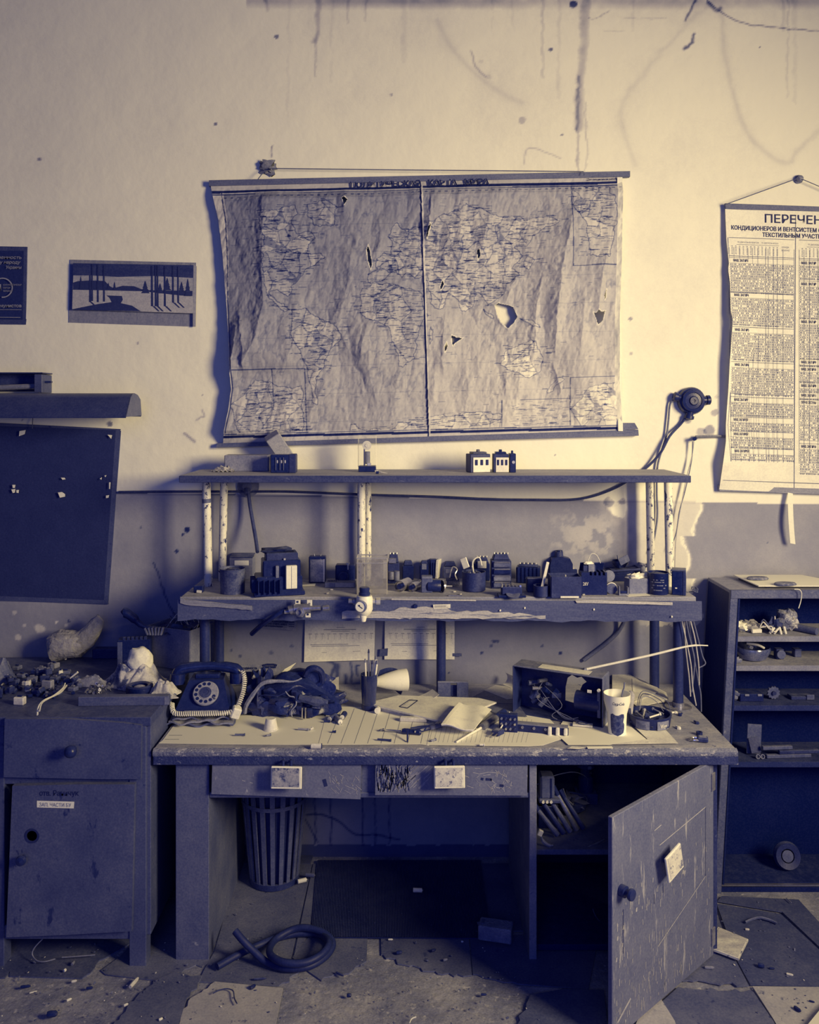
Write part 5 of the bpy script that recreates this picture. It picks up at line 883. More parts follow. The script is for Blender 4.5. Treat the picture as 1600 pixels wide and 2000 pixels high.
for k in range(40): a = math.radians(215+R.uniform(0, 90)); z = R.choice((.012, .02, .03, .042, .05)); b.bx((math.cos(a)*r*1.002, math.sin(a)*r*1.002, z+.006), (R.uniform(.004, .01), .0012, .0035), rot(0, 0, math.degrees(a)+90), b=.0002)
i('printed_band', b, m_grey)['kind'] = 'stuff'; i('cloth_edge', B().blob((0, .0, i.h-.008), (r*.8, r*.8, .006), 5, .2, 12, 6), m_bk2)
i = unit('relay', 'upright black relay box with a pale side label at the right end', 1316, 1338, 1116, 1163, .05, rz=-18, tn=0, panel=(-.1, .3, .2, .05, m_lt)); i('side_face', B().bx((i.w*.5+.006, 0, i.h*.5), (.012, .048, i.h), b=.002), m_bk2); i('side_label', B().bx((i.w*.5+.0125, -.004, i.h*.48), (.001, .018, i.h*.62)), m_grey); i('top_plate', B().bx((.006, 0, i.h+.003), (i.w*1.3, .052, .006)), m_mid)
i = It('wire_tangle', 'knot of thin wire at the right end of the lower board', 'wire', 1350, 1368, 1140, 1160, ZM, .03); i('wire', B().tube([(.012*math.cos(k*1.3)+.006*math.sin(k*.37), .012*math.sin(k*1.7), .012+.01*math.sin(k*.9)) for k in range(26)], .001, 5, 3), m_mid)
i = It('terminal_piece', 'tiny black clamp with a bright screw at the left end of the lower board', 'clamp', 378, 396, 1142, 1158, ZM, .03); i.body(m_bk, h=.026); i('screw', B().bx((.004, -.018, .006), (.02, .008, .01), rot(0, 10, 20)), m_brass)
CR = ('in front of the steel block', 'just behind the one by the steel block', 'in front of the round tub', 'beside the toothed case', 'left of the round tub')
for k, (x, y) in enumerate(((640, 1160), (648, 1153), (900, 1162), (1140, 1163), (888, 1157))):
    b = B().bx((0, 0, .003), (.012, .006, .005)); p = H(x, y, ZM); one('metal_crumb', b, m_brass, 'tiny bright metal crumb on the lower board '+CR[k], 'crumb', p, R.uniform(0, 90), 'metal crumbs on the lower board')
p = H(1245, 1163, ZM); one('paper_scrap', B().bx((0, 0, .0006), (.09, .04, .001), b=.0003), m_paper, 'pale paper lying under the open carton on the lower board', 'paper', (p.x, p.y+.01, ZM), 14)
one('metal_offcut', B().prism([(0, 0), (.02, .002), (.05, -.004), (.052, .003), (.02, .008), (0, .006)], .004), m_steel, 'thin metal offcut at the front of the lower board by the motor', 'offcut', H(876, 1165, ZM)+Vector((0, .004, 0)))
# --- on the apron
rg = th('pressure_regulator', 'pale air regulator with round gauge and black knob fixed to the shelf front', 'regulator', W(713, 1205, 3.155)); A_ = lambda n, b, m, lab=None, p=None: obj(n, b, m, p or rg, lab, world=True)
mrw = mat('cream_enamel', .97, .03, 20, .4, bump=0); c = W(712, 1200, 3.155); Z = lambda py: W(0, py, 3.155).z
A_('body', B().lathe([(.008, Z(1205)), (.024, Z(1197)), (.030, Z(1190)), (.030, Z(1168)), (.027, Z(1163)), (0, Z(1162))], 28, (c.x, c.y, 0)), mrw)
A_('drain', B().lathe([(.0, Z(1214)), (.009, Z(1213)), (.013, Z(1203)), (.013, Z(1201))], 18, (c.x-.004, c.y-.004, 0)), mrw)
k_ = B().lathe([(.020, Z(1163)), (.021, Z(1158)), (.018, Z(1156)), (.019, Z(1149)), (.016, Z(1147)), (0, Z(1147))], 20, (c.x, c.y, 0)); A_('adjusting_knob', k_, m_black)
gm = tr(c.x-.011, c.y-.026, Z(1181)) @ rot(90, 0, -8); A_('gauge_rim', B().at(gm).lathe([(.020, -.01), (.0225, 0), (.0225, .008), (.019, .010), (.018, .006)], 26), m_grey); gf = A_('gauge_face', B().at(gm).lathe([(0, .005), (.0185, .005), (.0185, .0065), (0, .0066)], 26), mat('dial_white', 1.0, .02, 50, .5, bump=0))
b = B().at(gm); b.bx((.001, -.002, .0078), (.016, .0022, .001), rot(0, 0, -35)); b.bx((-.005, .004, .0078), (.006, .005, .001))
A_('needle', b, m_ink, None, gf)['kind'] = 'stuff'
for s, x0, x1 in ((-1, 681, 700), (1, 727, 743)): p, q = W(x0, 1174, 3.16), W(x1, 1174, 3.16); A_('fitting', B().tube([p, (p+q)/2, (p+q)/2+Vector((.0001, 0, 0)), q], [.009, .009, .013, .013], 6), m_steel if s < 0 else m_brass)
vl = th('valve', 'brass valve assembly with two pale brackets on the shelf front', 'valve', W(600, 1205, 3.16)); V_ = lambda n, b, m, lab=None, p=None: obj(n, b, m, p or vl, lab, world=True)
V_('valve_body', B().tube([W(556, 1195, 3.16), W(566, 1194, 3.16), W(566.1, 1192, 3.16), W(575, 1190, 3.16), W(575.1, 1190, 3.16), W(606, 1188, 3.16), W(606.1, 1188, 3.16), W(626, 1187, 3.16)], [.008, .008, .017, .017, .019, .017, .009, .009], 16), m_steel); V_('hex_nut', B().at(tr(*W(585, 1196, 3.14)) @ rot(80, 0, -15)).lathe([(.019, -.012), (.019, 0), (.014, .002), (.014, .008), (.010, .008), (.009, .004), (0, .004)], 6), m_zinc)
for x, y0, y1 in ((582, 1171, 1182), (605, 1171, 1190), (602, 1197, 1205)): p = W(x, (y0+y1)/2, 3.178); br = V_('bracket', B().bx((p.x, 3.172, p.z), (.019, .006, (y1-y0)*.00187), b=.001), m_lt); V_('screw_hole', B().cyl((p.x, 3.1695, p.z+.004), (p.x, 3.1675, p.z+.004), .004, n=10), m_deep, None, br)
V_('pipe_end', B().cyl(W(631, 1188, 3.17), W(643, 1187, 3.17), .010), m_steel)
cable([(560, 1190, 3.17), (545, 1198, 3.165), (530, 1208, 3.17), (510, 1222, 3.2), (492, 1238, 3.25)], .009, m_bk, 'short black hose hanging from the left valve end', 'hose', n=10, name='hose')
for n_, pts in enumerate(([(1332, 1212), (1337, 1235), (1343, 1262), (1350, 1300), (1353, 1340), (1360, 1378)], [(1340, 1210), (1346, 1240), (1352, 1265), (1357, 1290), (1354, 1330), (1351, 1352)], [(1348, 1210), (1356, 1240), (1361, 1268), (1365, 1300), (1366, 1338)], [(1354, 1210), (1362, 1240), (1372, 1280), (1378, 1296), (1366, 1304)], [(1337, 1215), (1340, 1270), (1346, 1320), (1349, 1360)], [(1345, 1209), (1352, 1260), (1364, 1330), (1369, 1356), (1370, 1390)])):
    cable(pts, .0024, (mcw, mcg, mcw, mcg, mcw, mcg)[n_], ('longest pale wire', 'grey bent wire', 'pale kinked wire', 'grey wire with a hooked end', 'inner pale wire', 'short grey wire end')[n_]+' hanging from the right end of the lower board', 'wire', 3.27+.012*n_, name='wire', group='wires hanging at the right end of the rack')
# ================================================================ THINGS ON THE DESK
m_leather = mat('black_leather', .05, .05, 14, .36, bump=.25, fleck=(.4, .1, 40, (1, 1, 1)), spec=.5, bsc=70); m_leatherw = mat('worn_leather_edge', .5, .1, 30, .6, bump=.2)
m_ruled = mat('desk_paper', .97, .05, 6, .85, bump=.05, fleck=(.7, .12, 12, (1, 1, 1))); m_old = mat('old_paper', .82, .07, 9, .85, bump=.06, fleck=(.5, .15, 14, (1, 1, 1)))
NP = [0]
def flat(label, pts, m=None, lines=(), wav=.001, name='paper_sheet', t=.0007, catg='paper', z=ZD):
    """sheet lying on the desk, outline in px"""
    NP[0] += 1; z = z+.0009*NP[0]; q = [H(x, y, z) for x, y in pts]; c = sum(q, Vector())/len(q); tt = th(name, label, catg, (c.x, c.y, z))
    b = B().prism([(v.x-c.x, v.y-c.y) for v in q], t); obj('sheet', b, m or m_ruled, tt)
    if lines:
        b = B(); fn = lambda x, y: H(x, y, z+t+.0002)-Vector((c.x, c.y, z))
        for p, w in lines: strip(b, p, w, fn)
        obj('print', b, m_inkg, tt)
    return tt
flat('pale stained sheet under the telephone end of the desk', [(310, 1452), (318, 1446), (352, 1400), (560, 1396), (640, 1400), (628, 1455), (450, 1454)], lines=[([(322, 1444), (350, 1444)], .8), ([(330, 1436), (356, 1436)], .8)])
flat('pale ruled sheet with slanting columns in the middle of the desk', [(622, 1455), (640, 1385), (655, 1380), (850, 1384), (838, 1456), (822, 1454)], lines=[([(640+i*26, 1452), (668+i*24, 1384)], .9) for i in range(8)])
flat('faintly lined sheet under the soldering iron', [(834, 1455), (848, 1388), (1060, 1390), (1108, 1440), (1060, 1456), (1030, 1458)], lines=[([(838+i*9, 1450), (850+i*9, 1405)], .4) for i in range(22)])
flat('blank sheet standing out from under the paper cup', [(1110, 1455), (1085, 1432), (1100, 1408), (1215, 1405), (1264, 1445), (1190, 1455)])
flat('older sheet under the ashtray', [(1195, 1454), (1265, 1444), (1240, 1420), (1300, 1425), (1325, 1452)], m_old)
b = B().bx((0, 0, .003), (.085, .016, .002), b=.0004); p = H(1172, 1462, ZD); one('paper_scrap', b, m_paper, 'torn paper edge stuck on the front lip below the cup', 'paper', (p.x, 2.9, ZD), 2)
flat('pale scrap of sheet on the front lip next to the torn edge', [(1108, 1462), (1132, 1463), (1145, 1460), (1118, 1458)], m_old)
# --- telephone on a folded cloth
tp = H(392, 1421, ZD); tx, ty = tp.x+.002, tp.y+.085
cl = th('folded_cloth', 'folded grey cloth under the telephone', 'cloth', (tx-.005, ty, ZD+.008))
def clf(k, sx, sy): return lambda u, v: ((u-.5)*sx+.004*math.sin(v*9+k), (v-.5)*sy+.006*math.sin(u*11+k*2), .006+k*.009+.004*math.sin(u*9+k*3)*(1-v)+.003*math.sin(u*23))
for k, (sx, sy, m) in enumerate(((.235, .17, m_mid), (.228, .185, mat('grey_cloth', .5, .08, 30, .9, bump=.3)), (.20, .17, m_leatherw))): obj('layer', B().sheet(clf(k, sx, sy), 30, 12, .006), m, cl)
ph = th('telephone', 'black rotary dial telephone with a pale coiled cord', 'telephone', (tx, ty, ZD+.045), 3)
m_ph = mat('telephone_shell', .04, .03, 20, .28, bump=.02, spec=.5, dust=.14)
def hexa(b, lo, hi, M=None):
    vs = lo+hi; return b.add([M @ Vector(v) if M else v for v in vs], [[3, 2, 1, 0], [4, 5, 6, 7], [0, 1, 5, 4], [1, 2, 6, 5], [2, 3, 7, 6], [3, 0, 4, 7]])
b = B(); hexa(b, [(-.098, -.085, 0), (.098, -.085, 0), (.098, .08, 0), (-.098, .08, 0)], [(-.094, -.083, .022), (.094, -.083, .022), (.094, .078, .022), (-.094, .078, .022)]); hexa(b, [(-.094, -.083, .022), (.094, -.083, .022), (.094, .078, .022), (-.094, .078, .022)], [(-.062, -.008, .1), (.062, -.008, .1), (.058, .06, .105), (-.058, .06, .105)]); obj('shell', b, m_ph, ph)
DM_ = tr(.006, -.052, .064) @ rot(46)
dl = obj('dial', B().at(DM_).lathe([(.046, 0), (.046, .006), (.043, .009), (.024, .009), (.023, .011), (0, .011)], 36), mat('dial_grey', .55, .05, 50, .35, bump=.03), ph); b = B().at(DM_)
for k in range(10): a = math.radians(75+k*29); b.cyl((math.cos(a)*.034, math.sin(a)*.034, .0085), (math.cos(a)*.034, math.sin(a)*.034, .0098), .0062, n=12)
obj('finger_hole', b, m_ph, ph, 'dark finger holes')['kind'] = 'stuff'; obj('dial_centre', B().at(DM_).lathe([(.021, .0105), (.020, .013), (.012, .0135), (.011, .012), (0, .012)], 26), m_bk2, dl); obj('finger_stop', B().at(DM_).bx((.034, -.022, .012), (.014, .004, .004), rot(0, 0, -40)), m_chrome, dl)
obj('front_scuff', B().bx((-.004, -.086, .012), (.12, .003, .008)), m_leatherw, ph, 'frayed pale edge'); obj('cradle', B().bx((0, .03, .107), (.09, .05, .018), b=.005), m_ph, ph)
hs = obj('handset', B().tube([(-.115, .02, .098), (-.108, .022, .122), (-.08, .024, .135), (0, .026, .141), (.08, .024, .135), (.108, .022, .122), (.115, .02, .098)], [.02, .021, .019, .016, .019, .021, .02], 14, 4), m_ph, ph, 'black handset')
for s in (-1, 1): obj('ear_cap', B().cyl((s*.108, .016, .118), (s*.11, .014, .083), .027, .029, 22), m_ph, hs)
obj('bright_glint_edge', B().bx((.116, -.012, .105), (.003, .004, .03), rot(0, 12)), m_lt, hs) if 0 else None
ctr = cat([(.128, .0, .13), (.136, -.006, .105), (.138, -.02, .085), (.134, -.04, .055), (.118, -.075, .018), (.095, -.1, .012), (.04, -.108, .012), (-.03, -.106, .012), (-.09, -.1, .012), (-.105, -.085, .022), (-.112, -.06, .035)], 26)
cum = [0]
for i_ in range(1, len(ctr)): cum.append(cum[-1]+(ctr[i_]-ctr[i_-1]).length)
def coil(pts, r, pitch, n=9):
    L = cum[-1]; N = int(L/pitch*n); out = []; j = 0; tot = 0
    for i_ in range(N+1):
        s = L*i_/N
        while j < len(cum)-2 and cum[j+1] < s: j += 1
        t = (s-cum[j])/max(1e-9, cum[j+1]-cum[j]); p = pts[j].lerp(pts[j+1], t); d = (pts[min(j+2, len(pts)-1)]-pts[max(0, j-1)]).normalized(); u_ = d.cross(Vector((0, .3, 1))).normalized(); w = d.cross(u_); a = 2*math.pi*i_/n; out.append(p+u_*math.cos(a)*r+w*math.sin(a)*r)
    return out
obj('coiled_cord', B().tube(coil(ctr, .0072, .0075), .0022, 5), m_lt, ph, 'pale coiled cord'); obj('cord_plug', B().bx((.118, -.088, .008), (.032, .03, .04), rot(10, 20, 15), b=.004), m_lt, ph, 'pale wrapped plug')
# --- leather bag
bg = th('leather_bag', 'crumpled black leather bag with straps and worn pale edges', 'bag', H(560, 1405, ZD)+Vector((0, .14, 0)))
def bagf(u, v):
    a = math.pi*(u*1.04-.02); r = .155*(1+.14*math.sin(u*9+1)+.08*math.sin(u*17+v*6)); x = -math.cos(a)*r*1.12+.012; z = max(.001, math.sin(a)*.165*(1-.55*u**2+.1*math.sin(u*13))*(1-.35*(v-.35)**2*4)); y = (v-.5)*.24*(1-.2*abs(math.cos(a)))+.012*math.sin(u*11+v*5)
    return (x, y, z)
obj('body', B().sheet(bagf, 44, 16), m_leather, bg); b = B()
b.add([bagf(i_/44, 0) for i_ in range(45)]+[(0, -.1, .04)], [[45, i_, i_+1] for i_ in range(44)]); obj('front_gusset', b, m_leather, bg, smooth=60)
for n_, (cc, rr_, sd) in enumerate((((-.045, -.095, .05), (.075, .045, .052), 3), ((.035, -.085, .06), (.07, .05, .045), 8), ((.12, -.06, .045), (.075, .055, .03), 12), ((-.11, -.05, .07), (.05, .07, .07), 15))): obj('fold', B().blob(cc, rr_, sd, .28, 24, 14, 3, .001), m_leather, bg)
def flap(u, v): return (-.135+.30*u+.01*math.sin(v*7), -.11+.05*v-.03*math.sin(u*5)*(1-v), .05+.11*math.sin(min(1, u*1.25)*2.2)*(.75+.25*v)-.05*(1-v)*u+.012*math.sin(u*13+v*4))
obj('flap', B().sheet(flap, 34, 10, .004), m_leather, bg)
obj('edge_trim', B().tube([(-.155, -.125, .018), (-.148, -.13, .05), (-.115, -.125, .1), (-.085, -.12, .128), (-.03, -.115, .132), (.02, -.11, .128), (.05, -.1, .138)], [.008, .009, .007, .008, .006, .004, .003], 6, 4), m_leatherw, bg, 'worn pale edge of the bag')
obj('loop', B().tube([(.06, -.08, .14), (.075, -.085, .165), (.1, -.08, .168), (.12, -.075, .15), (.122, -.07, .115), (.1, -.07, .1)], [.012]*6, 8, 4), m_leather, bg); obj('patch', B().tube([(.045, -.13, .075), (.1, -.135, .065), (.145, -.12, .055)], [.014, .019, .012], 8, 3), mat('studded_leather', .22, .08, 60, .5, bump=.4), bg)
def strap(u, v): return (.0+.15*u, -.15+.02*v+.012*math.sin(u*6)+.045*u*u, .014+.006*math.sin(u*9)+.028*v)
obj('strap', B().sheet(strap, 20, 2, .003), m_leather, bg); obj('buckle', B().tube([(.058, -.155, .008), (.07, -.155, .008), (.07, -.148, .045), (.058, -.148, .045)], .003, 6, closed=True), m_chrome, bg); obj('keeper', B().bx((.085, -.145, .025), (.02, .012, .036), rot(20)), m_leather, bg)
obj('torn_lining', B().tube([(-.005, -.135, .1), (.01, -.14, .085), (.03, -.142, .08), (.035, -.145, .055), (.018, -.15, .035), (.022, -.155, .015)], .0025, 5, 4), m_leatherw, bg)
# --- papers, pens and small things around the middle
def leaf(name, label, f, m=None, n=16, catg='paper', th_=.001): return one(name, B().sheet(f, n, 8, th_), m or m_paper, label, catg)
def curl(px, py, w, l, r, rz, dz=.004, lift=0):
    p = H(px, py, ZD); c, s = math.cos(math.radians(rz)), math.sin(math.radians(rz))
    def f(u, v):
        a = u*r; R0 = w/max(r, .01); x, z = R0*math.sin(a), R0*(1-math.cos(a)); y = (v-.5)*l; return (p.x+x*c-y*s, p.y+x*s+y*c, ZD+dz+z+lift*v)
    return f
RM = tr(*(H(768, 1362, ZD)+Vector((0, .03, .056)))) @ rot(0, 90, 14)
one('rolled_paper', B().lathe([(.016, -.075), (.030, -.03), (.041, .02), (.043, .055)], 30, (0, 0, 0), RM, 20, 330), m_paper, 'large pale sheet rolled to a cone behind the pen cup', 'paper', smooth=60)
leaf('paper_sheet', 'dark backed sheet standing up behind the pale roll', lambda u, v: tuple(W(728+55*u+14*v, 1345-36*v+14*u*u-8*math.sin(u*3), 3.44+.05*math.sin(u*3))), m_bk2)
leaf('paper_sheet', 'crumpled pale sheet right of the leather bag', lambda u, v: tuple(H(600+62*u, 1372-34*v, ZD)+Vector((0, 0, .006+.018*v*math.sin(u*5+v*6)**2+.01*v))), m_old)
leaf('paper_sheet', 'folded pale sheet sticking up left behind the bag', lambda u, v: (W(540+20*u+16*v, 1325-18*v-8*u, 3.42)+Vector((0, .03*u, 0))), m_paper); leaf('paper_sheet', 'folded pale sheet sticking up right behind the bag', lambda u, v: (W(562+38*u+12*v, 1322-14*v+8*u*u, 3.44)+Vector((0, .03*u, 0))), m_paper)
leaf('paper_sheet', 'loose sheet lying right of the pale roll', curl(806, 1374, .1, .07, .5, 20, .01), m_old)
i = It('pen_cup', 'smoky ribbed cup holding pens', 'cup', 703, 737, 1321, 1391, ZD, .06); r = i.w/2; mp = glassy('smoky_plastic', .16, .6, .2)
i('cup_wall', B().lathe([(r*.78, 0), (r*.82, .03), (r*.9, .075), (r*.92, .078), (r*1.0, .11), (r*.98, i.h), (r*.93, i.h), (r*.86, .07), (r*.74, .004), (0, .004)], 20), mp); i('cup_base', B().lathe([(r*.84, -.0002), (r*.86, .02), (0, .02)], 20), m_bk)
ct = i.t.location; pm = (m_lt, m_grey, m_bk, m_paper, m_mid)
for k, (x, y, dx, h_, lab) in enumerate(((-.008, 0, -.006, .155, 'short pale pen at the left of the cup'), (.0, .004, -.001, .19, 'tall dark tipped pen in the cup'), (.006, -.003, .006, .15, 'thin grey pencil in the cup'), (.01, .004, .016, .165, 'thick pale marker leaning right in the cup'), (.012, -.004, .018, .15, 'white pen leaning right in front of the marker'))):
    t = th('pen', lab, 'pen', (ct.x+x, ct.y+y, ct.z+.022), 0, 'pens in the cup'); obj('barrel', B().cyl((0, 0, 0), (dx, 0, h_), .0035 if k != 3 else .006, n=8), (m_lt, m_grey, m_mid, m_lt, m_paper)[k], t); obj('tip', B().cyl((dx, 0, h_), (dx*1.05, 0, h_+.014), .0042, .002, 8), m_bk if k in (1, 2) else m_grey, t)
p = H(737, 1396, ZD); one('white_disc', B().lathe([(0, 0), (.011, .001), (.0115, .02), (0, .021)], 20, (0, 0, .0118), rot(90)), m_lt, 'round white disc lying at the foot of the pen cup', 'disc', p+Vector((.001, .02, .003)))
i = It('steel_bracket', 'flat grey steel bracket with a cut out standing at the back of the desk', 'bracket', 855, 915, 1333, 1364, ZD, .012); i('left_plate', B().bx((-i.w*.29, 0, i.h*.5), (i.w*.42, .006, i.h)), m_mid); i('right_plate', B().bx((i.w*.31, -.004, i.h*.5), (i.w*.38, .006, i.h)), m_mid); i('top_bar', B().bx((0, 0, i.h), (i.w, .01, .006)), m_grey); i('inner_plate', B().bx((.0, .012, i.h*.4), (i.w*.4, .004, i.h*.7)), m_bk2)
# folders
fo = th('folder', 'thick grey cardboard folder with a stamped box lying on the desk', 'folder', H(830, 1400, ZD)); zf = .022
def fpt(pts, z): return [(H(x, y, ZD+z)-fo.location) for x, y in pts]
q = fpt([(716, 1374), (778, 1359), (935, 1364), (970, 1372), (872, 1410), (860, 1409)], zf); b = B().prism([(v.x, v.y) for v in q], .006, tr(0, 0, zf-.004)); obj('cover', b, mat('folder_card', .86, .06, 18, .8, bump=.06), fo)
q = fpt([(722, 1376), (778, 1362), (935, 1366), (958, 1374), (868, 1407)], zf-.005); obj('page_block', B().prism([(v.x, v.y) for v in q], .014, tr(0, 0, .003)), m_old, fo)
b = B(); fn = lambda x, y: H(x, y, ZD+zf+.0026)-fo.location
strip(b, [(780, 1380), (800, 1367), (816, 1368), (796, 1383), (780, 1380)], 1.6, fn); text(b, 'БЛОК', lambda x, y: fn(786+(x)*.62-(y)*.9, 1379-x*.45-y*.0+y*.5), 0, 0, 6, 26, bold=.02); obj('print', b, m_ink, fo)
fk = th('booklet', 'limp pale booklet sliding off the right end of the folder', 'booklet', H(920, 1400, ZD))
def bk(u, v, z=0): x = 862+64*u+34*v; y = 1414+12*u-42*v; return H(x, y, ZD+.049+z-.02*u)-fk.location+Vector((0, 0, .004*math.sin(u*7+v*3)))
obj('cover', B().sheet(lambda u, v: bk(u, v), 12, 8, .003), mat('booklet_paper', .9, .05, 22, .85, bump=.05), fk); obj('page_block', B().sheet(lambda u, v: bk(u*.96+.01, v*.98, -.004), 12, 6, .007), m_old, fk); b = B()
f5 = lambda u, v: bk(.01+.1*u, v)+Vector((0, 0, .0012)); b.sheet(f5, 2, 8); obj('spine_strip', b, m_lt, fk)
flat('dark sheet under the folder pointing right', [(935, 1368), (1010, 1372), (1030, 1400), (968, 1396)], m_mid)
for k, (pts, m, lab) in enumerate((([(924, 1361), (952, 1346), (1008, 1350), (1012, 1375), (970, 1374)], m_mid, 'dark card left of the steel chassis'), ([(945, 1348), (968, 1338), (1012, 1344), (1012, 1364), (990, 1366)], m_old, 'greyed sheet leaning at the left of the steel chassis'))): flat(lab, pts, m)
leaf('rolled_paper', 'small roll of paper left of the steel chassis', curl(990, 1345, .06, .06, 2.4, 30, .01), m_old)
# tools
def toolat(name, label, catg, px, py, rz, z=ZD, dz=.012): p = H(px, py, z); return th(name, label, catg, (p.x, p.y, z+dz), rz)
t = toolat('screwdriver', 'dark screwdriver lying by the pliers', 'screwdriver', 790, 1435, -12); obj('handle', B().lathe([(0, -.01), (.008, -.008), (.0105, 0), (.009, .04), (.010, .055), (.006, .06)], 14, (0, 0, 0), rot(0, 90)), m_bk, t); obj('blade', B().lathe([(.003, -.012), (.003, -.05), (.0012, -.066)], 8, (0, 0, 0), rot(0, 90)), m_steel, t)
t = toolat('pliers', 'old pliers with dark handles lying below the folder', 'pliers', 838, 1432, 20); obj('jaw', B().bx((.03, .012, .004), (.05, .02, .014), rot(0, 0, 10), b=.005), m_mid, t); obj('pivot', B().cyl((.015, .008, .0), (.015, .008, .013), .012), m_grey, t)
for s in (-1, 1): obj('handle', B().tube([(.012, .008, .004), (-.02, .008+s*.008, .004), (-.06, .006+s*.014, .002)], [.008, .008, .007], 8, 3), m_bk, t)
t = toolat('trimmer', 'small angled hand tool with a shiny round end near the folder', 'hand tool', 856, 1424, 65); obj('head', B().bx((0, 0, .004), (.04, .02, .018), b=.006), m_chrome, t); obj('arm', B().tube([(-.02, 0, .006), (-.05, .02, .01), (-.07, .022, .004)], [.006, .004, .003], 6, 3), m_bk, t)
p = H(808, 1413, ZD); one('wood_offcut', B().bx((0, 0, .008), (.1, .022, .015), rot(0, 0, -8), b=.003), m_old, 'pale flat wood offcut in front of the folder', 'wood', p+Vector((0, .012, .003)))
p = H(796, 1452, ZD); one('pin', B().cyl((0, 0, 0), (.0, .04, .03), .003, n=8), m_bk, 'thin dark pin standing in front of the screwdriver', 'pin', p+Vector((0, .002, .004)))
s0, s1, s2 = H(891, 1453, ZD)+Vector((0, 0, .006)), H(942, 1427, ZD)+Vector((0, 0, .012)), H(969, 1411, ZD)+Vector((0, 0, .016))
t = th('soldering_iron', 'soldering iron with a long pale tip lying on the lined sheet', 'soldering iron', s1); obj('tip', B().tube([s0-s1, (s0-s1)*.05], [.0028, .0045], 10), m_lt, t); obj('sleeve', B().tube([(s1-s1), (s2-s1)], .013, 18), m_steel, t); obj('handle', B().tube([(s2-s1), (s2-s1)*1.25+Vector((0, 0, .004)), (s2-s1)*1.6+Vector((0, 0, .002))], [.014, .011, .013], 14), m_bk, t)
t = toolat('plug', 'flat two pin plug on a twisted wire near the terminal strip', 'plug', 972, 1437, 58); obj('plug_body', B().prism([(-.03, -.012), (.006, -.018), (.006, .018), (-.03, .012)], .016, tr(.01, 0, -.006)), m_bk2, t)
for s in (-1, 1): obj('prong', B().cyl((-.02, s*.008, .002), (-.042, s*.008, 0), .0024, n=8), m_chrome, t)
obj('face', B().bx((.0, 0, .0105), (.02, .018, .001)), m_grey, t); obj('cord', B().tube([(.016, 0, .004), (.04, -.004, .02), (.075, -.01, .05)], .0025, 6, 4), m_lt, t)
i = It('terminal_strip', 'black terminal strip standing on edge before the chassis', 'terminal strip', 976, 1012, 1396, 1432, ZD, .025, -10); i.body(m_bk)
for r_ in range(3):
    for k in range(4): i('terminal', B().cyl((-i.w*.36+k*i.w*.24, -.012, i.h*(.25+.27*r_)), (-i.w*.36+k*i.w*.24, -.02, i.h*(.25+.27*r_)), .004, n=8), (m_bk2, m_chrome, m_grey)[(k+r_) % 3])
# --- chassis
cp = H(1092, 1409, ZD); ch = th('steel_chassis', 'open dark steel chassis box with a torn hole in its back', 'chassis', (H(1003, 1395, ZD)+H(1180, 1425, ZD))/2+Vector((.018, .045, 0)), -27.3); w, d, h = .335, .09, .178; m_ch = mat('chassis_paint', .13, .03, 14, .45, bump=.06); m_cht = mat('chassis_top', .38, .07, 14, .5, bump=.08, fleck=(.7, .12, 30, (1, 1, 1)))
X_ = lambda n, b, m, lab=None, p=None: obj(n, b, m, p or ch, lab)
X_('top_plate', B().bx((0, 0, h), (w, d, .005)), m_cht, 'scuffed top plate'); X_('bottom_plate', B().bx((0, 0, .003), (w, d, .004)), m_ch); X_('side_plate', B().bx((-w/2, 0, h/2), (.004, d, h)), m_ch); X_('side_plate', B().bx((w/2, 0, h/2), (.004, d, h)), m_cht)
b = B(); rim = [(-w/2, 0), (w/2, 0), (w/2, h), (-w/2, h)]; hole = [(.005, .05), (.006, .1), (.014, .135), (.03, .148), (.05, .14), (.066, .146), (.085, .13), (.07, .118), (.062, .1), (.06, .055), (.035, .046)]
import bmesh
bm = bmesh.new(); oe = []
for lp in (rim, hole):
    vs = [bm.verts.new((x, d/2, z)) for x, z in lp]; oe += [bm.edges.new((vs[k], vs[(k+1) % len(vs)])) for k in range(len(vs))]
bmesh.ops.triangle_fill(bm, use_beauty=True, use_dissolve=False, edges=oe); me = bpy.data.meshes.new('back_plate'); bm.to_mesh(me); bm.free(); X_('back_plate', me, m_ch, 'back plate with a torn opening')
X_('coil', B().cyl((.06, .0, .075), (.15, .0, .075), .034, n=24), m_ch); X_('coil_clip', B().bx((.15, -.02, .08), (.012, .02, .1)), m_mid); X_('paper_label', B().bx((.02, -.01, h+.0032), (.19, .05, .001), rot(0, 0, -1), b=.0003), m_old); X_('corner_screw', B().cyl((.155, -.045, .135), (.155, -.05, .135), .006, n=10), m_lt); X_('small_label', B().bx((.12, -.043, .125), (.016, .002, .011)), m_lt)
for k in range(12):
    q = random.Random(k); x, y, z = q.uniform(-.13, .0), q.uniform(-.01, .025), q.uniform(.03, .13); X_('component', B().at(tr(x, y, z) @ rot(q.uniform(-50, 50), q.uniform(-50, 50), q.uniform(0, 90))).cyl((-.018, 0, 0), (.018, 0, 0), q.uniform(.006, .011), n=10) if k % 3 else B().bx((x, y, z), (.035, .012, .02), rot(q.uniform(-40, 40), q.uniform(-50, 50), 20)), (m_bk2, m_mid, m_bk, m_steel)[k % 4])
for k in range(5):
    q = random.Random(40+k); X_('wire', B().tube([(q.uniform(-.12, .0), .02, q.uniform(.06, .14)), (q.uniform(-.08, .03), -.03, q.uniform(.05, .1)), (q.uniform(-.04, .06), -.045, .02), (q.uniform(.0, .12), -.05, q.uniform(.006, .03))], .0013, 5, 6), (m_grey, m_mid)[k % 2])
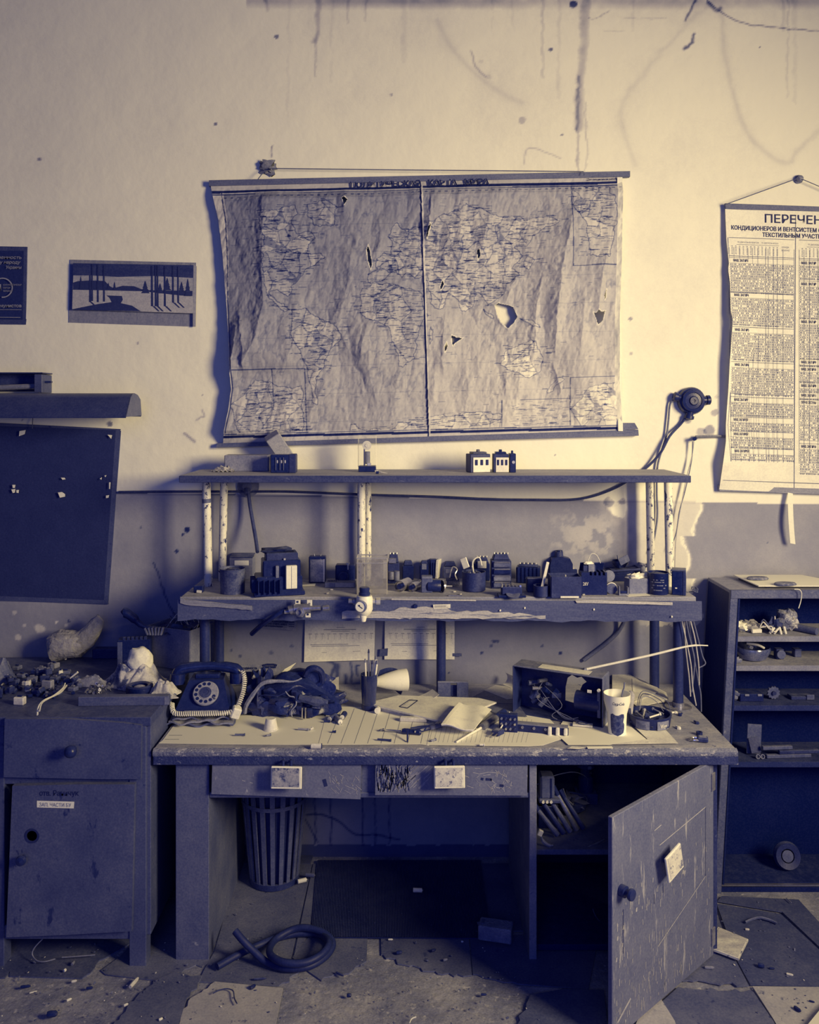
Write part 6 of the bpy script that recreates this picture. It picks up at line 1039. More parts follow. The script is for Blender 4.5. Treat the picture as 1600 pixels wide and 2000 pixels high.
p0 = W(1146, 1307, 3.17); tt = th('pale_rod', 'long pale rod resting on the chassis and reaching right across the pipe', 'rod', p0); obj('rod', B().tube([(0, 0, 0), W(1270, 1280, 3.17)-p0, W(1345, 1262, 3.17)-p0, W(1383, 1261, 3.17)-p0], [.0042, .0042, .0036, .0022], 8, 4), m_lt, tt); obj('socket', B().bx((-.008, 0, -.006), (.012, .012, .02), rot(0, 30)), m_grey, tt)
i = It('circuit_board', 'black switch board lying before the chassis with three pale toggles', 'switch board', 990, 1112, 1402, 1434, ZD, .02, -14); i.body(m_bk, h=.026, w=i.w*.98); i('board_edge', B().bx((0, .008, .028), (i.w*.96, .03, .004)), m_grey)
for k in range(3): i('toggle', B().bx((i.w*(.2+k*.125), -.016, .0165+.001*k), (.013, .014, .03-.003*k), b=.003), m_lt)
for k in range(4): i('screw', B().cyl((-i.w*.42+k*.04, -.01, .02), (-i.w*.42+k*.04, -.014, .02), .005, n=10), m_steel)
t = toolat('porcelain_tile', 'small pale plate with a wire ring at the right end of the switch board', 'plate', 1138, 1423, -14, dz=.004); obj('plate', B().bx((0, .01, .006), (.07, .03, .006)), m_old, t); obj('ring', B().tube([(.018*math.cos(a*.5), .01+.011*math.sin(a*.5), .012) for a in range(13)], .0018, 6, closed=True), m_bk2, t)
# --- paper cup
i = It('paper_cup', 'tall cream soft drink cup with dark printed patch', 'cup', 1183, 1236, 1359, 1440, ZD, .06); r = i.w/2; h = i.h; mcup = mat('cream_cup', 1.02, .015, 30, .5, bump=0)
prof = [(r*.62, 0), (r*.66, .002), (r*.68, h*.3), (r*.72, h*.52), (r*.86, h*.68), (r*.97, h*.82), (r*.985, h*.98), (r, h), (r*.95, h), (r*.92, h*.85), (r*.6, h*.4), (r*.58, .006), (0, .006)]
i('cup_wall', B().lathe(prof, 40), mcup); rad = lambda z: float(np.interp(z, [q[1] for q in prof[:8]], [q[0] for q in prof[:8]])); cyl_ = lambda a, z: Vector(((rad(z)+.0006)*math.sin(a), -(rad(z)+.0006)*math.cos(a), z))
b = B(); text(b, 'Coca-Cola', lambda x, y: cyl_(-.52+x*.045-.05, h*.80-y*.0019), 0, 0, 5.2, 20, shear=.35, bold=.01); strip(b, [(0, 0), (4, .6), (8, -.4)], .6, lambda x, y: cyl_(-.4+x*.03, h*.79-y*.0019)); i('lettering', b, m_ink, 'dark script lettering')
blobp = [(-.95, .44), (-.9, .54), (-.65, .57), (-.4, .53), (-.1, .53), (.2, .57), (.45, .56), (.55, .48), (.5, .42), (.45, .36), (.62, .3), (.6, .18), (.5, .1), (.2, .06), (-.15, .03), (-.5, .05), (-.8, .08), (-.95, .2)]
b = B(); ctrp = (-.15, .28)
for ring in range(6):
    pass
b.add([cyl_(x*1.0, z*h) for x, z in [(ctrp[0]+(p_[0]-ctrp[0])*k/5, ctrp[1]+(p_[1]-ctrp[1])*k/5) for k in range(1, 6) for p_ in blobp]]+[cyl_(ctrp[0], ctrp[1]*h)], [[k*18+j, k*18+(j+1) % 18, (k+1)*18+(j+1) % 18, (k+1)*18+j][::-1] for k in range(4) for j in range(18)]+[[90, (j+1) % 18, j] for j in range(18)]); i('printed_patch', b, mat('cup_print', .2, .2, 60, .5, bump=0), 'dark printed patch')
p = i.t.location; one('plastic_stirrer', B().tube([(0, 0, 0), (.02, 0, .12), (.024, 0, .13), (.026, 0, .15)], .0028, 6), m_grey, 'grey stirrer sticking out of the cream cup', 'stirrer', (p.x+.0, p.y, p.z+.03))
# --- ashtray
i = It('ashtray', 'round dark ashtray with printed plates full of screws and wire', 'ashtray', 1238, 1323, 1395, 1431, ZD, .15); r = i.w/2; i('dish', B().lathe([(r*.86, 0), (r*.92, .003), (r, .04), (r*1.0, .044), (r*.93, .044), (r*.84, .01), (0, .008)], 40), m_bk)
for a, fade in ((-34, 1), (24, 0)):
    q = B().at(rot(0, 0, a)); q.sheet(lambda u, v: ((r*.99+.0012)*math.sin((u-.5)*.66), -(r*.99+.0012)*math.cos((u-.5)*.66), .007+.03*v), 8, 1); pl = i('label_plate', q, mat('ash_label', .42, .06, 40, .5, bump=0) if fade else mat('ash_label2', .5, .05, 40, .5, bump=0)); q = B().at(rot(0, 0, a)); text(q, 'West', lambda x, y: Vector(((r+.0022)*math.sin(x), -(r+.0022)*math.cos(x), y)), -.2, .014, -.014, .36, bold=.02); i('lettering', q, m_mid if fade else m_lt, None, pl)
cc = i.t.location
i('loose_screw', B().blob((0, 0, .02), (r*.78, r*.78, .016), 4, .3, 26, 12, 6), m_bk2, 'heap of dark swarf')['kind'] = 'stuff'
for k, (x, y, a, lab) in enumerate(((.01, -.03, 20, 'pale pin across the front of the ashtray'), (-.02, .0, 70, 'pale bolt in the middle of the ashtray'), (.035, .015, 130, 'short pin near the right rim of the ashtray'), (-.04, -.02, 110, 'small screw near the left rim of the ashtray'))): one('screw', B().cyl((-.022, 0, 0), (.02, 0, .006), .0032, n=8).cyl((.02, 0, .006), (.024, 0, .0068), .006, n=8), (m_lt, m_brass, m_grey, m_steel)[k], lab, 'screw', (cc.x+x, cc.y+y, cc.z+.04), a)
for k in range(3): one('copper_wire', B().tube([(-.03, .02*k, 0), (-.01, .03, .04+.01*k), (.03+.02*k, .02, .03), (.05+.012*k, -.02, .004)], .0013, 5, 6), (m_grey, m_bk, m_mid)[k], ('grey', 'black', 'dark grey')[k]+' wire arching over the ashtray', 'wire', (cc.x, cc.y+.02, cc.z+.045))
leaf('cardboard_tongue', 'bent grey card standing between the cup and the ashtray', lambda u, v: tuple(H(1226+8*v, 1415, ZD)+Vector((.024*u, .05+.02*v-.02*u, .012+.075*v+.016*math.sin(u*3)))), m_old, 8, 'card')
# --- stack of papers at the right back
for k in range(9):
    q = random.Random(70+k); z = ZD+.004+k*.0035; dx = q.uniform(-6, 8)+k*1.4
    pts = [(1196+dx*.3, 1355-k*1.5), (1196, 1314+k), (1215, 1308), (1290+dx, 1352+q.uniform(-3, 4)), (1300+dx*.5, 1368+q.uniform(-3, 3)), (1240+dx, 1382)] if k < 7 else [(1196, 1345), (1196, 1308), (1212, 1306), (1286, 1352), (1240, 1370)]
    flat(('lowest', 'second', 'third', 'fourth', 'fifth', 'sixth', 'seventh', 'eighth', 'topmost')[k]+' sheet from below in the paper stack right of the chassis', pts, (m_old, m_paper, m_old)[k % 3], z=z-.0009*NP[0]-.0009)
p = H(1262, 1350, ZD); leaf('paper_sheet', 'rounded sheet fanned out at the back of the paper stack', lambda u, v: tuple(H(1236+50*u, 1350-24*v+12*u, ZD+.034)+Vector((0, .01*v, -.012*u))), m_old)
# --- small hardware
i = It('padlock', 'small open padlock at the front right of the desk', 'padlock', 1362, 1384, 1438, 1452, ZD, .03); i('lock_body', B().bx((.004, 0, .009), (.036, .03, .016), rot(0, 0, -15), b=.004), m_bk2); i('face', B().bx((.005, 0, .0175), (.024, .02, .001), rot(0, 0, -15)), m_grey); i('shackle', B().tube([(-.01, -.008, .008), (-.03, -.006, .008), (-.034, .008, .008), (-.022, .016, .008), (-.006, .012, .008)], .0035, 8, 4), m_chrome)
p = H(1368, 1438, ZD); one('ring_nut', B().lathe([(.006, 0), (.011, 0), (.011, .012), (.006, .012), (.006, 0)], 18), m_bk, 'black ring nut behind the padlock', 'nut', p+Vector((0, .01, 0)))
HW = (((1320, 1394), m_lt, 'bright ball screw right of the ashtray'), ((1328, 1398), m_bk, 'black nut right of the ashtray'), ((1362, 1414), m_bk2, 'dark bolt head on the bare right end of the desk'), ((1326, 1424), m_lt, 'pale washer beside the ashtray'), ((1318, 1384), m_bk, 'dark bolt near the pipe flange'))
for (x, y), m, lab in HW: one('bolt', B().lathe([(.007, 0), (.008, .003), (.006, .009), (0, .01)], 6).cyl((.004, 0, .005), (.016, .004, .005), .0035, n=8), m, lab, 'bolt', H(x, y, ZD), R.uniform(0, 180))
for k, (x, y, rz, lab) in enumerate(((650, 1408, 60, 'left dark capacitor in the small group on the ruled sheet'), (661, 1413, 115, 'thin middle capacitor in the small group on the ruled sheet'), (671, 1404, 80, 'right capacitor with a bright band on the ruled sheet'))):
    t = toolat('capacitor', lab, 'capacitor', x, y, rz, dz=.0125); obj('can', B().lathe([(.0, -.02), (.01, -.019), (.0105, .018), (0, .02)], 16, (0, 0, 0), rot(0, 90)), (m_bk2, m_grey, m_bk)[k], t); obj('end_face', B().lathe([(0, -.0215), (.0085, -.021), (.0085, -.018)], 14, (0, 0, 0), rot(0, 90)), m_lt, t); obj('lead', B().cyl((-.02, 0, 0), (-.034, .002, -.006), .001, n=5), m_steel, t)
i = It('plastic_cap', 'cream tapered plastic cap standing before the bag', 'endcap', 513, 541, 1408, 1430, ZD, .045); r = i.w/2; i('cap_wall', B().lathe([(r, 0), (r*.98, .006), (r*.72, i.h), (r*.66, i.h+.002), (0, i.h+.002)], 26), mat('cream_plastic', .88, .03, 40, .5, bump=0)); i('rim', B().lathe([(r, 0), (r*1.04, .002), (r*1.04, .005), (r*.98, .006)], 26), m_old)  # a tapered plastic cap standing on the desk
for (x, y, l, rz, m, lab) in ((468, 1437, .032, 0, m_mid, 'short grey rod on the sheet before the telephone'), (592, 1426, .036, -8, m_wood, 'thin wooden peg right of the cream cap'), (750, 1447, .045, -12, m_bk2, 'dark bolt lying on the ruled sheet near the edge'), (638, 1411, .02, 5, m_bk, 'thin black pin left of the capacitors'), (745, 1428, .012, 20, m_bk, 'black crumb on the ruled sheet'), (652, 1431, .01, 0, m_bk, 'small black nut below the capacitors'), (524, 1438, .014, 30, m_grey, 'grey crumb in front of the cream thimble'), (941, 1457, .014, 0, m_lt, 'tiny white plug on the desk lip'), (846, 1448, .02, 40, m_grey, 'pale clip on the lined sheet'), (608, 1426, .01, 60, m_old, 'pale crumb right of the wooden peg')): one('small_rod', B().cyl((-l/2, 0, .004), (l/2, 0, .004), .0035, n=8).cyl((l/2, 0, .004), (l/2+.003, 0, .004), .005, n=8), m, lab, 'rod', H(x, y, ZD+.004), rz)
i = It('metal_sleeve', 'pale metal sleeve lying on the front lip below the capacitors', 'sleeve', 606, 629, 1453, 1464, ZD, .014); i('sleeve', B().lathe([(.008, -.018), (.009, -.017), (.009, .016), (.0075, .018), (.006, .012)], 18, (0, 0, .009), rot(0, 90)), m_old); i('dark_end', B().cyl((.012, 0, .009), (.019, 0, .009), .0088), m_bk2)
# ================================================================ HEAP ON THE LEFT CABINET
i = It('wooden_bar', 'long dark wooden bar lying at the right front of the left cabinet', 'bar', 151, 330, 1357, 1379, ZC, .03, 2); i.body(mat('dark_bar', .3, .06, 14, .5, grain=(.2, 1, 1)), h=.032, w=i.w*.98); i('pale_end', B().bx((i.w*.47, -.0155, .016), (i.w*.05, .001, .026)), m_grey)
m_rag = mat('stained_rag', .74, .16, 13, .9, bump=.25, dust=0, fleck=(.25, .5, 9, (1, 1, 1)))
def ragf(cx, cy, sx, sy, hh, k, rz=0, z0=ZC, dome=None):
    p = H(cx, cy, z0); c, s = math.cos(math.radians(rz)), math.sin(math.radians(rz)); q = random.Random(k); fs = [(q.uniform(-9, 9), q.uniform(-9, 9), q.uniform(0, 6)) for _ in range(7)]
    def f(u, v):
        e = 1-max(abs(2*u-1), abs(2*v-1))**4; n = sum(math.sin(a*u+b_*v+ph) for a, b_, ph in fs)/7; m = 1-abs(n)*1.7
        z = hh*(.25+.75*e)*(math.sin(math.pi*min(1, max(0, u)))**.7)*(.42+.5*m+.16*math.sin(14*u+9*v+k)*math.sin(5*u-11*v)+.10*abs(math.sin(23*u-7*v+k))); z = max(0, z)*e+.002
        x, y = (u-.5)*sx*(1+.15*math.sin(v*7+k)), (v-.5)*sy*(1+.18*math.sin(u*6+k)); return (p.x+x*c-y*s, p.y+x*s+y*c, z0+z+.002)
    return f
one('rag', B().sheet(ragf(262, 1336, .23, .15, .085, 4, -8), 60, 40, .003), m_rag, 'stained pale rag heaped at the right of the left cabinet', 'rag')
one('cloth_bundle', B().blob((H(296, 1312, ZC).x, 3.24, ZC+.088), (.046, .04, .05), 5, .07, 26, 16, 2.4), mat('clean_cloth', .98, .06, 10, .9, bump=.15), 'rounded white bundled cloth on top of the stained rag', 'cloth')
one('rag', B().sheet(ragf(318, 1358, .11, .08, .05, 9, 10), 26, 16, .003), m_rag, 'small pale rag corner hanging over the right cabinet edge by the telephone', 'rag')
one('rag', B().sheet(ragf(180, 1338, .16, .06, .034, 13, -14), 30, 12, .003), mat('greyed_rag', .52, .1, 14, .9, bump=.25), 'long greyed rag between the heap of blocks and the stained rag', 'rag')
one('rag', B().sheet(ragf(2, 1330, .1, .1, .09, 17, 0), 24, 16, .003), m_mid, 'dark crumpled rag at the left edge of the photograph', 'rag')
i = It('spool', 'dark ring spool lying before the stained rag', 'spool', 240, 292, 1340, 1362, ZC, .08); r = i.w/2; i('ring', B().lathe([(r*.6, 0), (r, 0), (r, .03), (r*.8, .034), (r*.6, .03), (r*.6, 0)], 30), m_bk); i('core', B().lathe([(r*.4, 0), (r*.42, .026), (r*.2, .03), (0, .03)], 20), m_steel)
i = It('coil_pile', 'small heap of bright washers and screws', 'screws', 165, 205, 1340, 1360, ZC, .06)
b = B()
for k in range(46): q = random.Random(k); b.lathe([(.003, 0), (.006, 0), (.006, .002), (.003, .002)], 7, (q.uniform(-.038, .038), q.uniform(-.025, .025), q.uniform(.002, .03)), rot(q.uniform(-70, 70), q.uniform(-70, 70)))
o = i('washer_pile', b, m_steel); o['kind'] = 'stuff'; i.t['kind'] = 'stuff'
# loose blocks
BL = [(36, 1378, 24, 16, .85, 'pale square block alone at the front left of the cabinet top'), (52, 1352, 11, 22, .8, 'upright pale narrow block in the heap'), (91, 1349, 24, 20, .55, 'grey square block in the middle of the heap'), (78, 1322, 18, 18, .4, 'dark upright block at the back of the heap'), (116, 1322, 9, 12, .95, 'bright small square block at the back of the heap'), (60, 1335, 22, 12, .35, 'dark flat block left of the upright pale one'), (25, 1340, 20, 12, .25, 'black block at the left of the heap'), (105, 1332, 20, 9, .3, 'black long block under the bright square one'), (48, 1340, 14, 9, .7, 'pale flat block behind the narrow one'), (130, 1336, 16, 10, .2, 'black block right of the middle of the heap'), (70, 1358, 22, 10, .18, 'black bar block at the front of the heap'), (110, 1360, 16, 10, .22, 'dark block before the grey square block'), (40, 1325, 20, 8, .4, 'grey thin block lying at the back left'), (140, 1352, 18, 9, .3, 'dark block beside the pale wires'), (125, 1318, 22, 7, .45, 'grey flat plate block at the rear'), (98, 1312, 8, 14, .3, 'dark standing block at the rear'), (18, 1356, 22, 8, .2, 'black flat block near the left edge'), (88, 1364, 14, 8, .16, 'tiny black block under the pale wires'), (102, 1306, 22, 10, .5, 'grey wooden block below the plastic bag'), (152, 1345, 12, 10, .35, 'dark block at the right end of the heap'), (30, 1310, 16, 8, .4, 'grey block far back at the left'), (64, 1318, 10, 9, .5, 'mid grey block between the dark ones')]
for k, (x, y, w_, h_, g, lab) in enumerate(BL):
    i = It('relay_block', lab, 'block', x-w_/2, x+w_/2, y-h_, y, ZC, .022+.0004*k, R.uniform(-30, 30)); m = mat('block_%d' % int(g*10), g, .07, 26, .55, bump=.08); i.body(m, b=.003, h=i.h*.95, w=i.w*.9); i('contact', B().bx((0, 0, i.h*.95+.003), (i.w*.4, .008, .006)), (m_bk, m_steel)[k % 2])
dp = None
for k in range(16):
    q = random.Random(300+k); x, y = q.uniform(-12, 150), q.uniform(1316, 1362)
    if dp is None:
        i = It('relay_block', 'dark small block lying loose among the others in the heap', 'block', x-9, x+9, y-11, y, ZC, .022, 20, 'dark blocks in the heap on the left cabinet'); i.body(m_bk2, b=.003); i('contact', B().bx((0, 0, i.h+.002), (i.w*.5, .008, .005)), m_steel); dp = i.t
    else:
        d_ = dup(dp, H(x, y, ZC)+Vector((0, .011, q.choice((.002, .012, .02)))), q.uniform(0, 180)); d_.rotation_euler.x = q.uniform(-.5, .5); d_.scale = (q.uniform(.6, 1.2), q.uniform(.6, 1.1), q.uniform(.5, 1.1))
for k, pts in enumerate(([(127, 1338, 3.16), (122, 1348, 3.1), (105, 1362, 3.02), (85, 1372, 2.95), (75, 1384, 2.9), (73, 1400, 2.872)], [(130, 1342, 3.16), (118, 1356, 3.08), (98, 1366, 3.0), (82, 1376, 2.93), (77, 1392, 2.876)])):
    b = B(); b.tube([W(*q)+Vector((0, 0, .006)) for q in pts], .003, 6, 6); tag(obj('wire', b, m_lt if k == 0 else m_old), ('pale flex spilling over the front edge of the left cabinet', 'shorter pale flex beside the one spilling over')[k], 'wire')
b = B(); b.tube([W(137, 1330, 3.12)+Vector((0, 0, .01)), W(152, 1318, 3.12)+Vector((0, 0, .01))], [.0025, .004], 6); tag(obj('matchstick', b, m_lt), 'pale short stick on the long greyed rag', 'stick')
b = B(); i_ = random.Random(5)
for k in range(90): p = H(i_.uniform(-20, 150), i_.uniform(1316, 1366), ZC); b.bx((p.x, p.y, ZC+.007), (i_.uniform(.006, .02), .009, i_.uniform(.004, .012)), rot(i_.uniform(-50, 50), i_.uniform(-50, 50), i_.uniform(0, 90)))
tag(obj('scrap_bits', b, m_bk), 'dark small scrap lying among the blocks on the left cabinet', 'scrap', kind='stuff')
# plastic bag
bagm = glassy('cloudy_bag', .7, .16, .2, .7); m2 = MATS['cloudy_bag']; c = H(125, 1300, ZC)
pb = th('plastic_bag', 'twisted cloudy plastic bag standing among the parts on the left cabinet', 'bag', (c.x, c.y+.05, ZC+.004)); u_ = c.y/FX
prof = [(-.075, .0, .03, .015), (-.07, .0, .045, .05), (-.045, .0, .062, .056), (-.01, .0, .07, .056), (.035, .0, .072, .052), (.07, 0, .09, .04), (.09, 0, .12, .034), (.115, 0, .15, .028), (.125, 0, .172, .018), (.118, 0, .186, .004)]
b = B(); vs = []; nr = 26
for j, (x, y, z, r) in enumerate(prof):
    t0 = Vector((1, 0, .3 if j < 5 else 1.2)).normalized(); s_ = t0.cross(Vector((0, 1, 0)))
    for k in range(nr): a = 2*math.pi*k/nr; rr_ = r*(1+.10*math.sin(k*3+j*1.7)+.07*math.sin(k*7+j*3)); q = Vector((x, y, z+.0))+Vector((0, 1, 0))*math.cos(a)*rr_*.8+s_*math.sin(a)*rr_; q.z = max(q.z, .002); vs.append(q)
b.add(vs, [[j*nr+k, j*nr+(k+1) % nr, (j+1)*nr+(k+1) % nr, (j+1)*nr+k] for j in range(len(prof)-1) for k in range(nr)]); obj('bag_film', b, bagm, pb, smooth=60); obj('contents', B().blob((-.02, .0, .058), (.05, .03, .042), 6, .25, 18, 12, 4), mat('bagged_paper', .85, .15, 30, .6, bump=.3), pb)
i = It('comb_box', 'dark box with a toothed upper edge beside the carton', 'box', 228, 290, 1246, 1312, ZC, .06, 8); i.body(m_bk, h=i.h*.94); i('pale_side', B().bx((-i.w*.42, -.031, i.h*.45), (i.w*.15, .002, i.h*.88)), m_mid)
for k in range(6): i('tooth', B().bx((-i.w*.3+k*i.w*.13, -.02, i.h*.94+.004), (i.w*.09, .016, .012)), m_bk2)
i = It('carton', 'large cardboard carton full of wires at the back of the left cabinet', 'carton', 286, 402, 1226, 1306, ZC, .16, -24); w, h, d = i.w*.9, i.h*.98, .16; i.w = w
for n_, c_, s_ in (('front_wall', (0, -d/2, h/2), (w, .004, h)), ('back_wall', (0, d/2, h/2), (w, .004, h)), ('side_wall', (-w/2, 0, h/2), (.004, d, h)), ('side_wall', (w/2, 0, h/2), (.004, d, h)), ('bottom', (0, 0, .003), (w, d, .005))): i(n_, B().bx(c_, s_), m_card)
i('contents', B().blob((0, 0, h*.85), (w*.42, d*.4, .03), 3, .3, 20, 10, 4), m_bk)
for k in range(9): q = random.Random(90+k); i('wire', B().tube([(q.uniform(-.06, .06), q.uniform(-.05, .05), h*.9), (q.uniform(-.07, .07), q.uniform(-.05, .05), h+q.uniform(.02, .06)), (q.uniform(-.05, .09), q.uniform(-.06, .05), h+q.uniform(0, .03)), (q.uniform(.02, .11), q.uniform(-.08, .0), h*q.uniform(.5, .95))], .0016, 5, 6), (m_grey, m_lt, m_mid)[k % 3])
b = B(); b.tube([W(302, 1247, 3.42), W(280, 1232, 3.42), W(268, 1226, 3.42)], [.010, .013, .012], 10, 3); t = th('brush', 'brush with a dark rounded handle lying on the comb box', 'brush', W(270, 1224, 3.40)); obj('handle', B().tube([(.05, 0, -.01), (.01, 0, .008), (-.02, 0, .035), (-.05, 0, .055), (-.06, 0, .052)], [.009, .012, .017, .019, .012], 12, 4), m_bk, t)
for k in range(6): obj('bristle_tuft', B().bx((.035+k*.012, -.006, -.016), (.008, .018, .03), rot(0, 8*(k-3))), m_grey, t)
one('flat_box', B().bx((0, 0, .02), (.16, .08, .04), b=.003), m_bk2, 'low dark box behind the plastic bag', 'box', H(205, 1290, ZC)+Vector((.02, .06, 0)), 2)
# ================================================================ RIGHT CABINET CONTENTS
def RQ(x, y, z, y0=3.40): return Vector(((x-800)*y0/FX, y0, z))
ZS = (.9755, .8625, .7085, .4905, .031)
zt = 1.1605
c = [RQ(1442, 0, zt, 3.545)+Vector((0, 0, 0)), RQ(1483, 0, zt, 3.36), RQ(1660, 0, zt, 3.36), RQ(1560, 0, zt, 3.57)]
fb_ = th('fibre_board', 'pale board lying tilted on top of the right cabinet', 'board', c[0]); q = [W(1433, 1122, 3.56), W(1482, 1150, 3.34), W(1680, 1150, 3.34), W(1565, 1124, 3.56)]; q = [Vector((v.x, v.y, zt+.012)) for v in q]
obj('board', B().prism([(v.x-c[0].x, v.y-c[0].y) for v in q], .004, tr(0, 0, .01)), m_ruled, fb_); obj('cleat', B().bx((.03, -.09, .005), (.02, .18, .0095), rot(0, 0, 14)), m_bk, fb_)
for x, y, lab in ((1480, 1131, 'left rough oval sanding pad on the pale board'), (1534, 1142, 'right rough oval sanding pad on the pale board')): p = H(x, y, zt+.016); one('sanding_pad', B().lathe([(0, 0), (.05, .0005), (.052, .004), (.045, .009), (0, .011)], 28, (0, 0, 0), Matrix.Diagonal((.85, .5, 1, 1))), mat('abrasive', .42, .18, 60, .9, bump=.5), lab, 'sanding pad', (p.x, p.y, zt+.0155), 4)
b = B(); b.tube([W(1552, 1151, 3.31), W(1562, 1152, 3.305), W(1566, 1160, 3.305), W(1564, 1175, 3.305), W(1560, 1188, 3.305)], .002, 6, 5); tag(obj('ribbon', b, m_lt), 'thin pale ribbon hanging over the top rail of the right cabinet', 'ribbon')
def IR(name, label, catg, x0, x1, y0, y1, lv, d=.05, rz=0, yd=None):
    z = ZS[lv]; i = It(name, label, catg, x0, x1, y0, y1, z, d, rz); yy = yd or 3.40; s = yy/FX; i.t.location = (((x0+x1)/2-800)*s, yy+d/2, z); i.w, i.h, i.u = (x1-x0)*s, (y1-y0)*s, s; return i
i = IR('paper_bag', 'crumpled pale paper bag at the left of the upper shelf', 'bag', 1436, 1462, 1214, 1236, 0, .08, yd=3.39); i('paper', B().blob((0, 0, .02), (.034, .035, .019), 4, .3, 18, 12, 4, .001), m_paper)
i = IR('clear_bag', 'flat clear bag of mesh on the upper shelf', 'bag', 1455, 1490, 1212, 1236, 0, .07, yd=3.40); i('film', B().blob((0, 0, .022), (.036, .03, .02), 7, .22, 18, 12, 4, .001), glassy('cloudy_bag', .62, .42)); i('block', B().bx((.012, -.032, .009), (.04, .012, .014), rot(0, 0, 8)), m_lt)
i = IR('round_bag', 'round cellophane bag glinting on the upper shelf', 'bag', 1526, 1566, 1190, 1236, 0, .08, yd=3.41); i('film', B().blob((0, 0, .044), (.04, .036, .043), 9, .12, 24, 16, 4, .001), mat('cellophane', .5, .25, 22, .18, bump=.5, spec=.9)); i('bright_crumple', B().blob((.012, -.014, .035), (.02, .026, .024), 2, .25, 16, 10, 5), mat('cellophane_fold', .8, .2, 40, .2, bump=.5))
i = IR('capacitor_cluster', 'cluster of small parts with a bright tip on the upper shelf', 'parts', 1504, 1532, 1205, 1237, 0, .05, yd=3.39); i('cluster', B().blob((0, 0, .026), (.026, .02, .025), 3, .35, 16, 10, 4, .001), m_bk2); i('bright_tip', B().lathe([(.006, 0), (.002, .02), (0, .021)], 10, (.0, -.004, .046)), m_chrome)
for s in (-.02, -.004, .012, .03): i('pale_tube', B().bx((s, -.026, .013+.01*abs(s)*10), (.008, .01, .03), rot(0, 40 if s < 0 else -15)), m_lt)
for k in range(4): q = random.Random(k+7); pts = [RQ(1483+q.uniform(-4, 5), 0, .99, 3.41), RQ(1492+q.uniform(-5, 5), 0, 1.0+.01*k, 3.40), RQ(1505+q.uniform(-4, 6), 0, 1.005-.004*k, 3.39), RQ(1510+q.uniform(-3, 8), 0, .984, 3.38)]; b = B(); b.tube(pts, .0025, 6, 5); tag(obj('wire', b, (m_lt, m_old, m_lt, m_mid)[k]), ('topmost', 'second', 'third', 'lowest')[k]+' pale wire of the loop on the upper shelf of the right cabinet', 'wire')
b = B(); b.lathe([(.014, 0), (.014, .12), (.011, .12), (.011, .002)], 16, (0, 0, .0145), rot(-90, 0, 0)); one('plastic_pipe', b, m_mid, 'short grey pipe end at the right of the upper shelf', 'pipe', RQ(1596, 0, ZS[0], 3.375), 38)
i = IR('ashtray', 'wide glass ashtray bowl on the second shelf of the right cabinet', 'ashtray', 1446, 1518, 1272, 1306, 1, .14, yd=3.385); r = i.w/2; i('bowl', B().lathe([(r*.6, 0), (r*.75, .004), (r*.98, .03), (r, .042), (r*.95, .05), (r*.88, .044), (r*.7, .012), (0, .01)], 36), mat('dark_glass', .28, .14, 16, .15, bump=0, spec=.9)); i('pipe_stub', B().tube([(-.02, 0, .06), (.02, -.01, .056), (.045, -.014, .044)], .005, 8, 3), m_lt); i('part', B().bx((-.012, -.02, .05), (.02, .012, .012), rot(10, 20, 30)), m_grey); i('part', B().bx((.01, .0, .05), (.02, .02, .012), rot(10, 20, 60)), m_bk2)
i = IR('socket', 'dark ribbed socket right of the glass bowl', 'socket', 1517, 1532, 1270, 1288, 1, .03, yd=3.44); i.body(m_bk2, h=.04); i('ring', B().lathe([(.01, 0), (.017, 0), (.017, .01), (.01, .01)], 18, (0, -.016, .022), rot(90)), m_mid)
i = IR('box', 'small dark grey box at the right of the second shelf', 'box', 1553, 1566, 1270, 1284, 1, .03, yd=3.47); i.body(m_mid); i('lid', B().bx((0, 0, i.h), (i.w*1.05, .032, .006)), m_bk2)
one('metal_shard', B().blob((0, 0, .012), (.018, .012, .012), 3, .3, 10, 7, 4, .001), m_grey, 'grey stone like lump at the left of the second shelf', 'lump', RQ(1440, 0, ZS[1], 3.39))
i = IR('paper_packet', 'folded grey paper packet at the left of the third shelf', 'packet', 1426, 1446, 1342, 1364, 2, .04, yd=3.40); i('packet', B().bx((0, 0, .02), (.04, .03, .036), rot(0, 12, 10), b=.008), m_grey); i('fold', B().bx((.006, -.012, .03), (.03, .01, .012), rot(0, 20)), m_mid)
i = IR('relay', 'long dark part with two pale contacts on the third shelf', 'relay', 1446, 1492, 1352, 1372, 2, .05, yd=3.40); i.body(m_bk, h=.03)
for s in (-.02, .03): i('contact', B().bx((s, -.026, .026), (.018, .006, .008)), m_grey)
i = IR('gear', 'upright toothed disc on the third shelf', 'gear', 1502, 1522, 1340, 1370, 2, .02, yd=3.42); i('disc', B().prism([(.026*(1 if k % 2 else .82)*math.cos(k*math.pi/12), .028+.026*(1 if k % 2 else .82)*math.sin(k*math.pi/12)) for k in range(24)], .008, tr(0, 0, 0) @ RX), m_mid); i('hub', B().cyl((0, -.008, .028), (0, -.016, .028), .008), m_bk2)
i = IR('bracket', 'dark flat bracket lying at the right of the third shelf', 'bracket', 1546, 1590, 1362, 1372, 2, .04, yd=3.42); i.body(m_bk2, h=.014); i('tab', B().bx((.03, -.022, .012), (.03, .004, .02)), m_mid)
i = IR('carton_scrap', 'grey torn carton leaning on the fourth shelf', 'carton', 1462, 1490, 1418, 1475, 3, .03, yd=3.42); i('panel', B().bx((0, 0, i.h*.52), (i.w, .004, i.h), rot(-4, 4)), m_mid); i('flap', B().bx((-.004, -.016, i.h*.36), (i.w*.7, .004, i.h*.5), rot(-18, -8)), m_bk2)
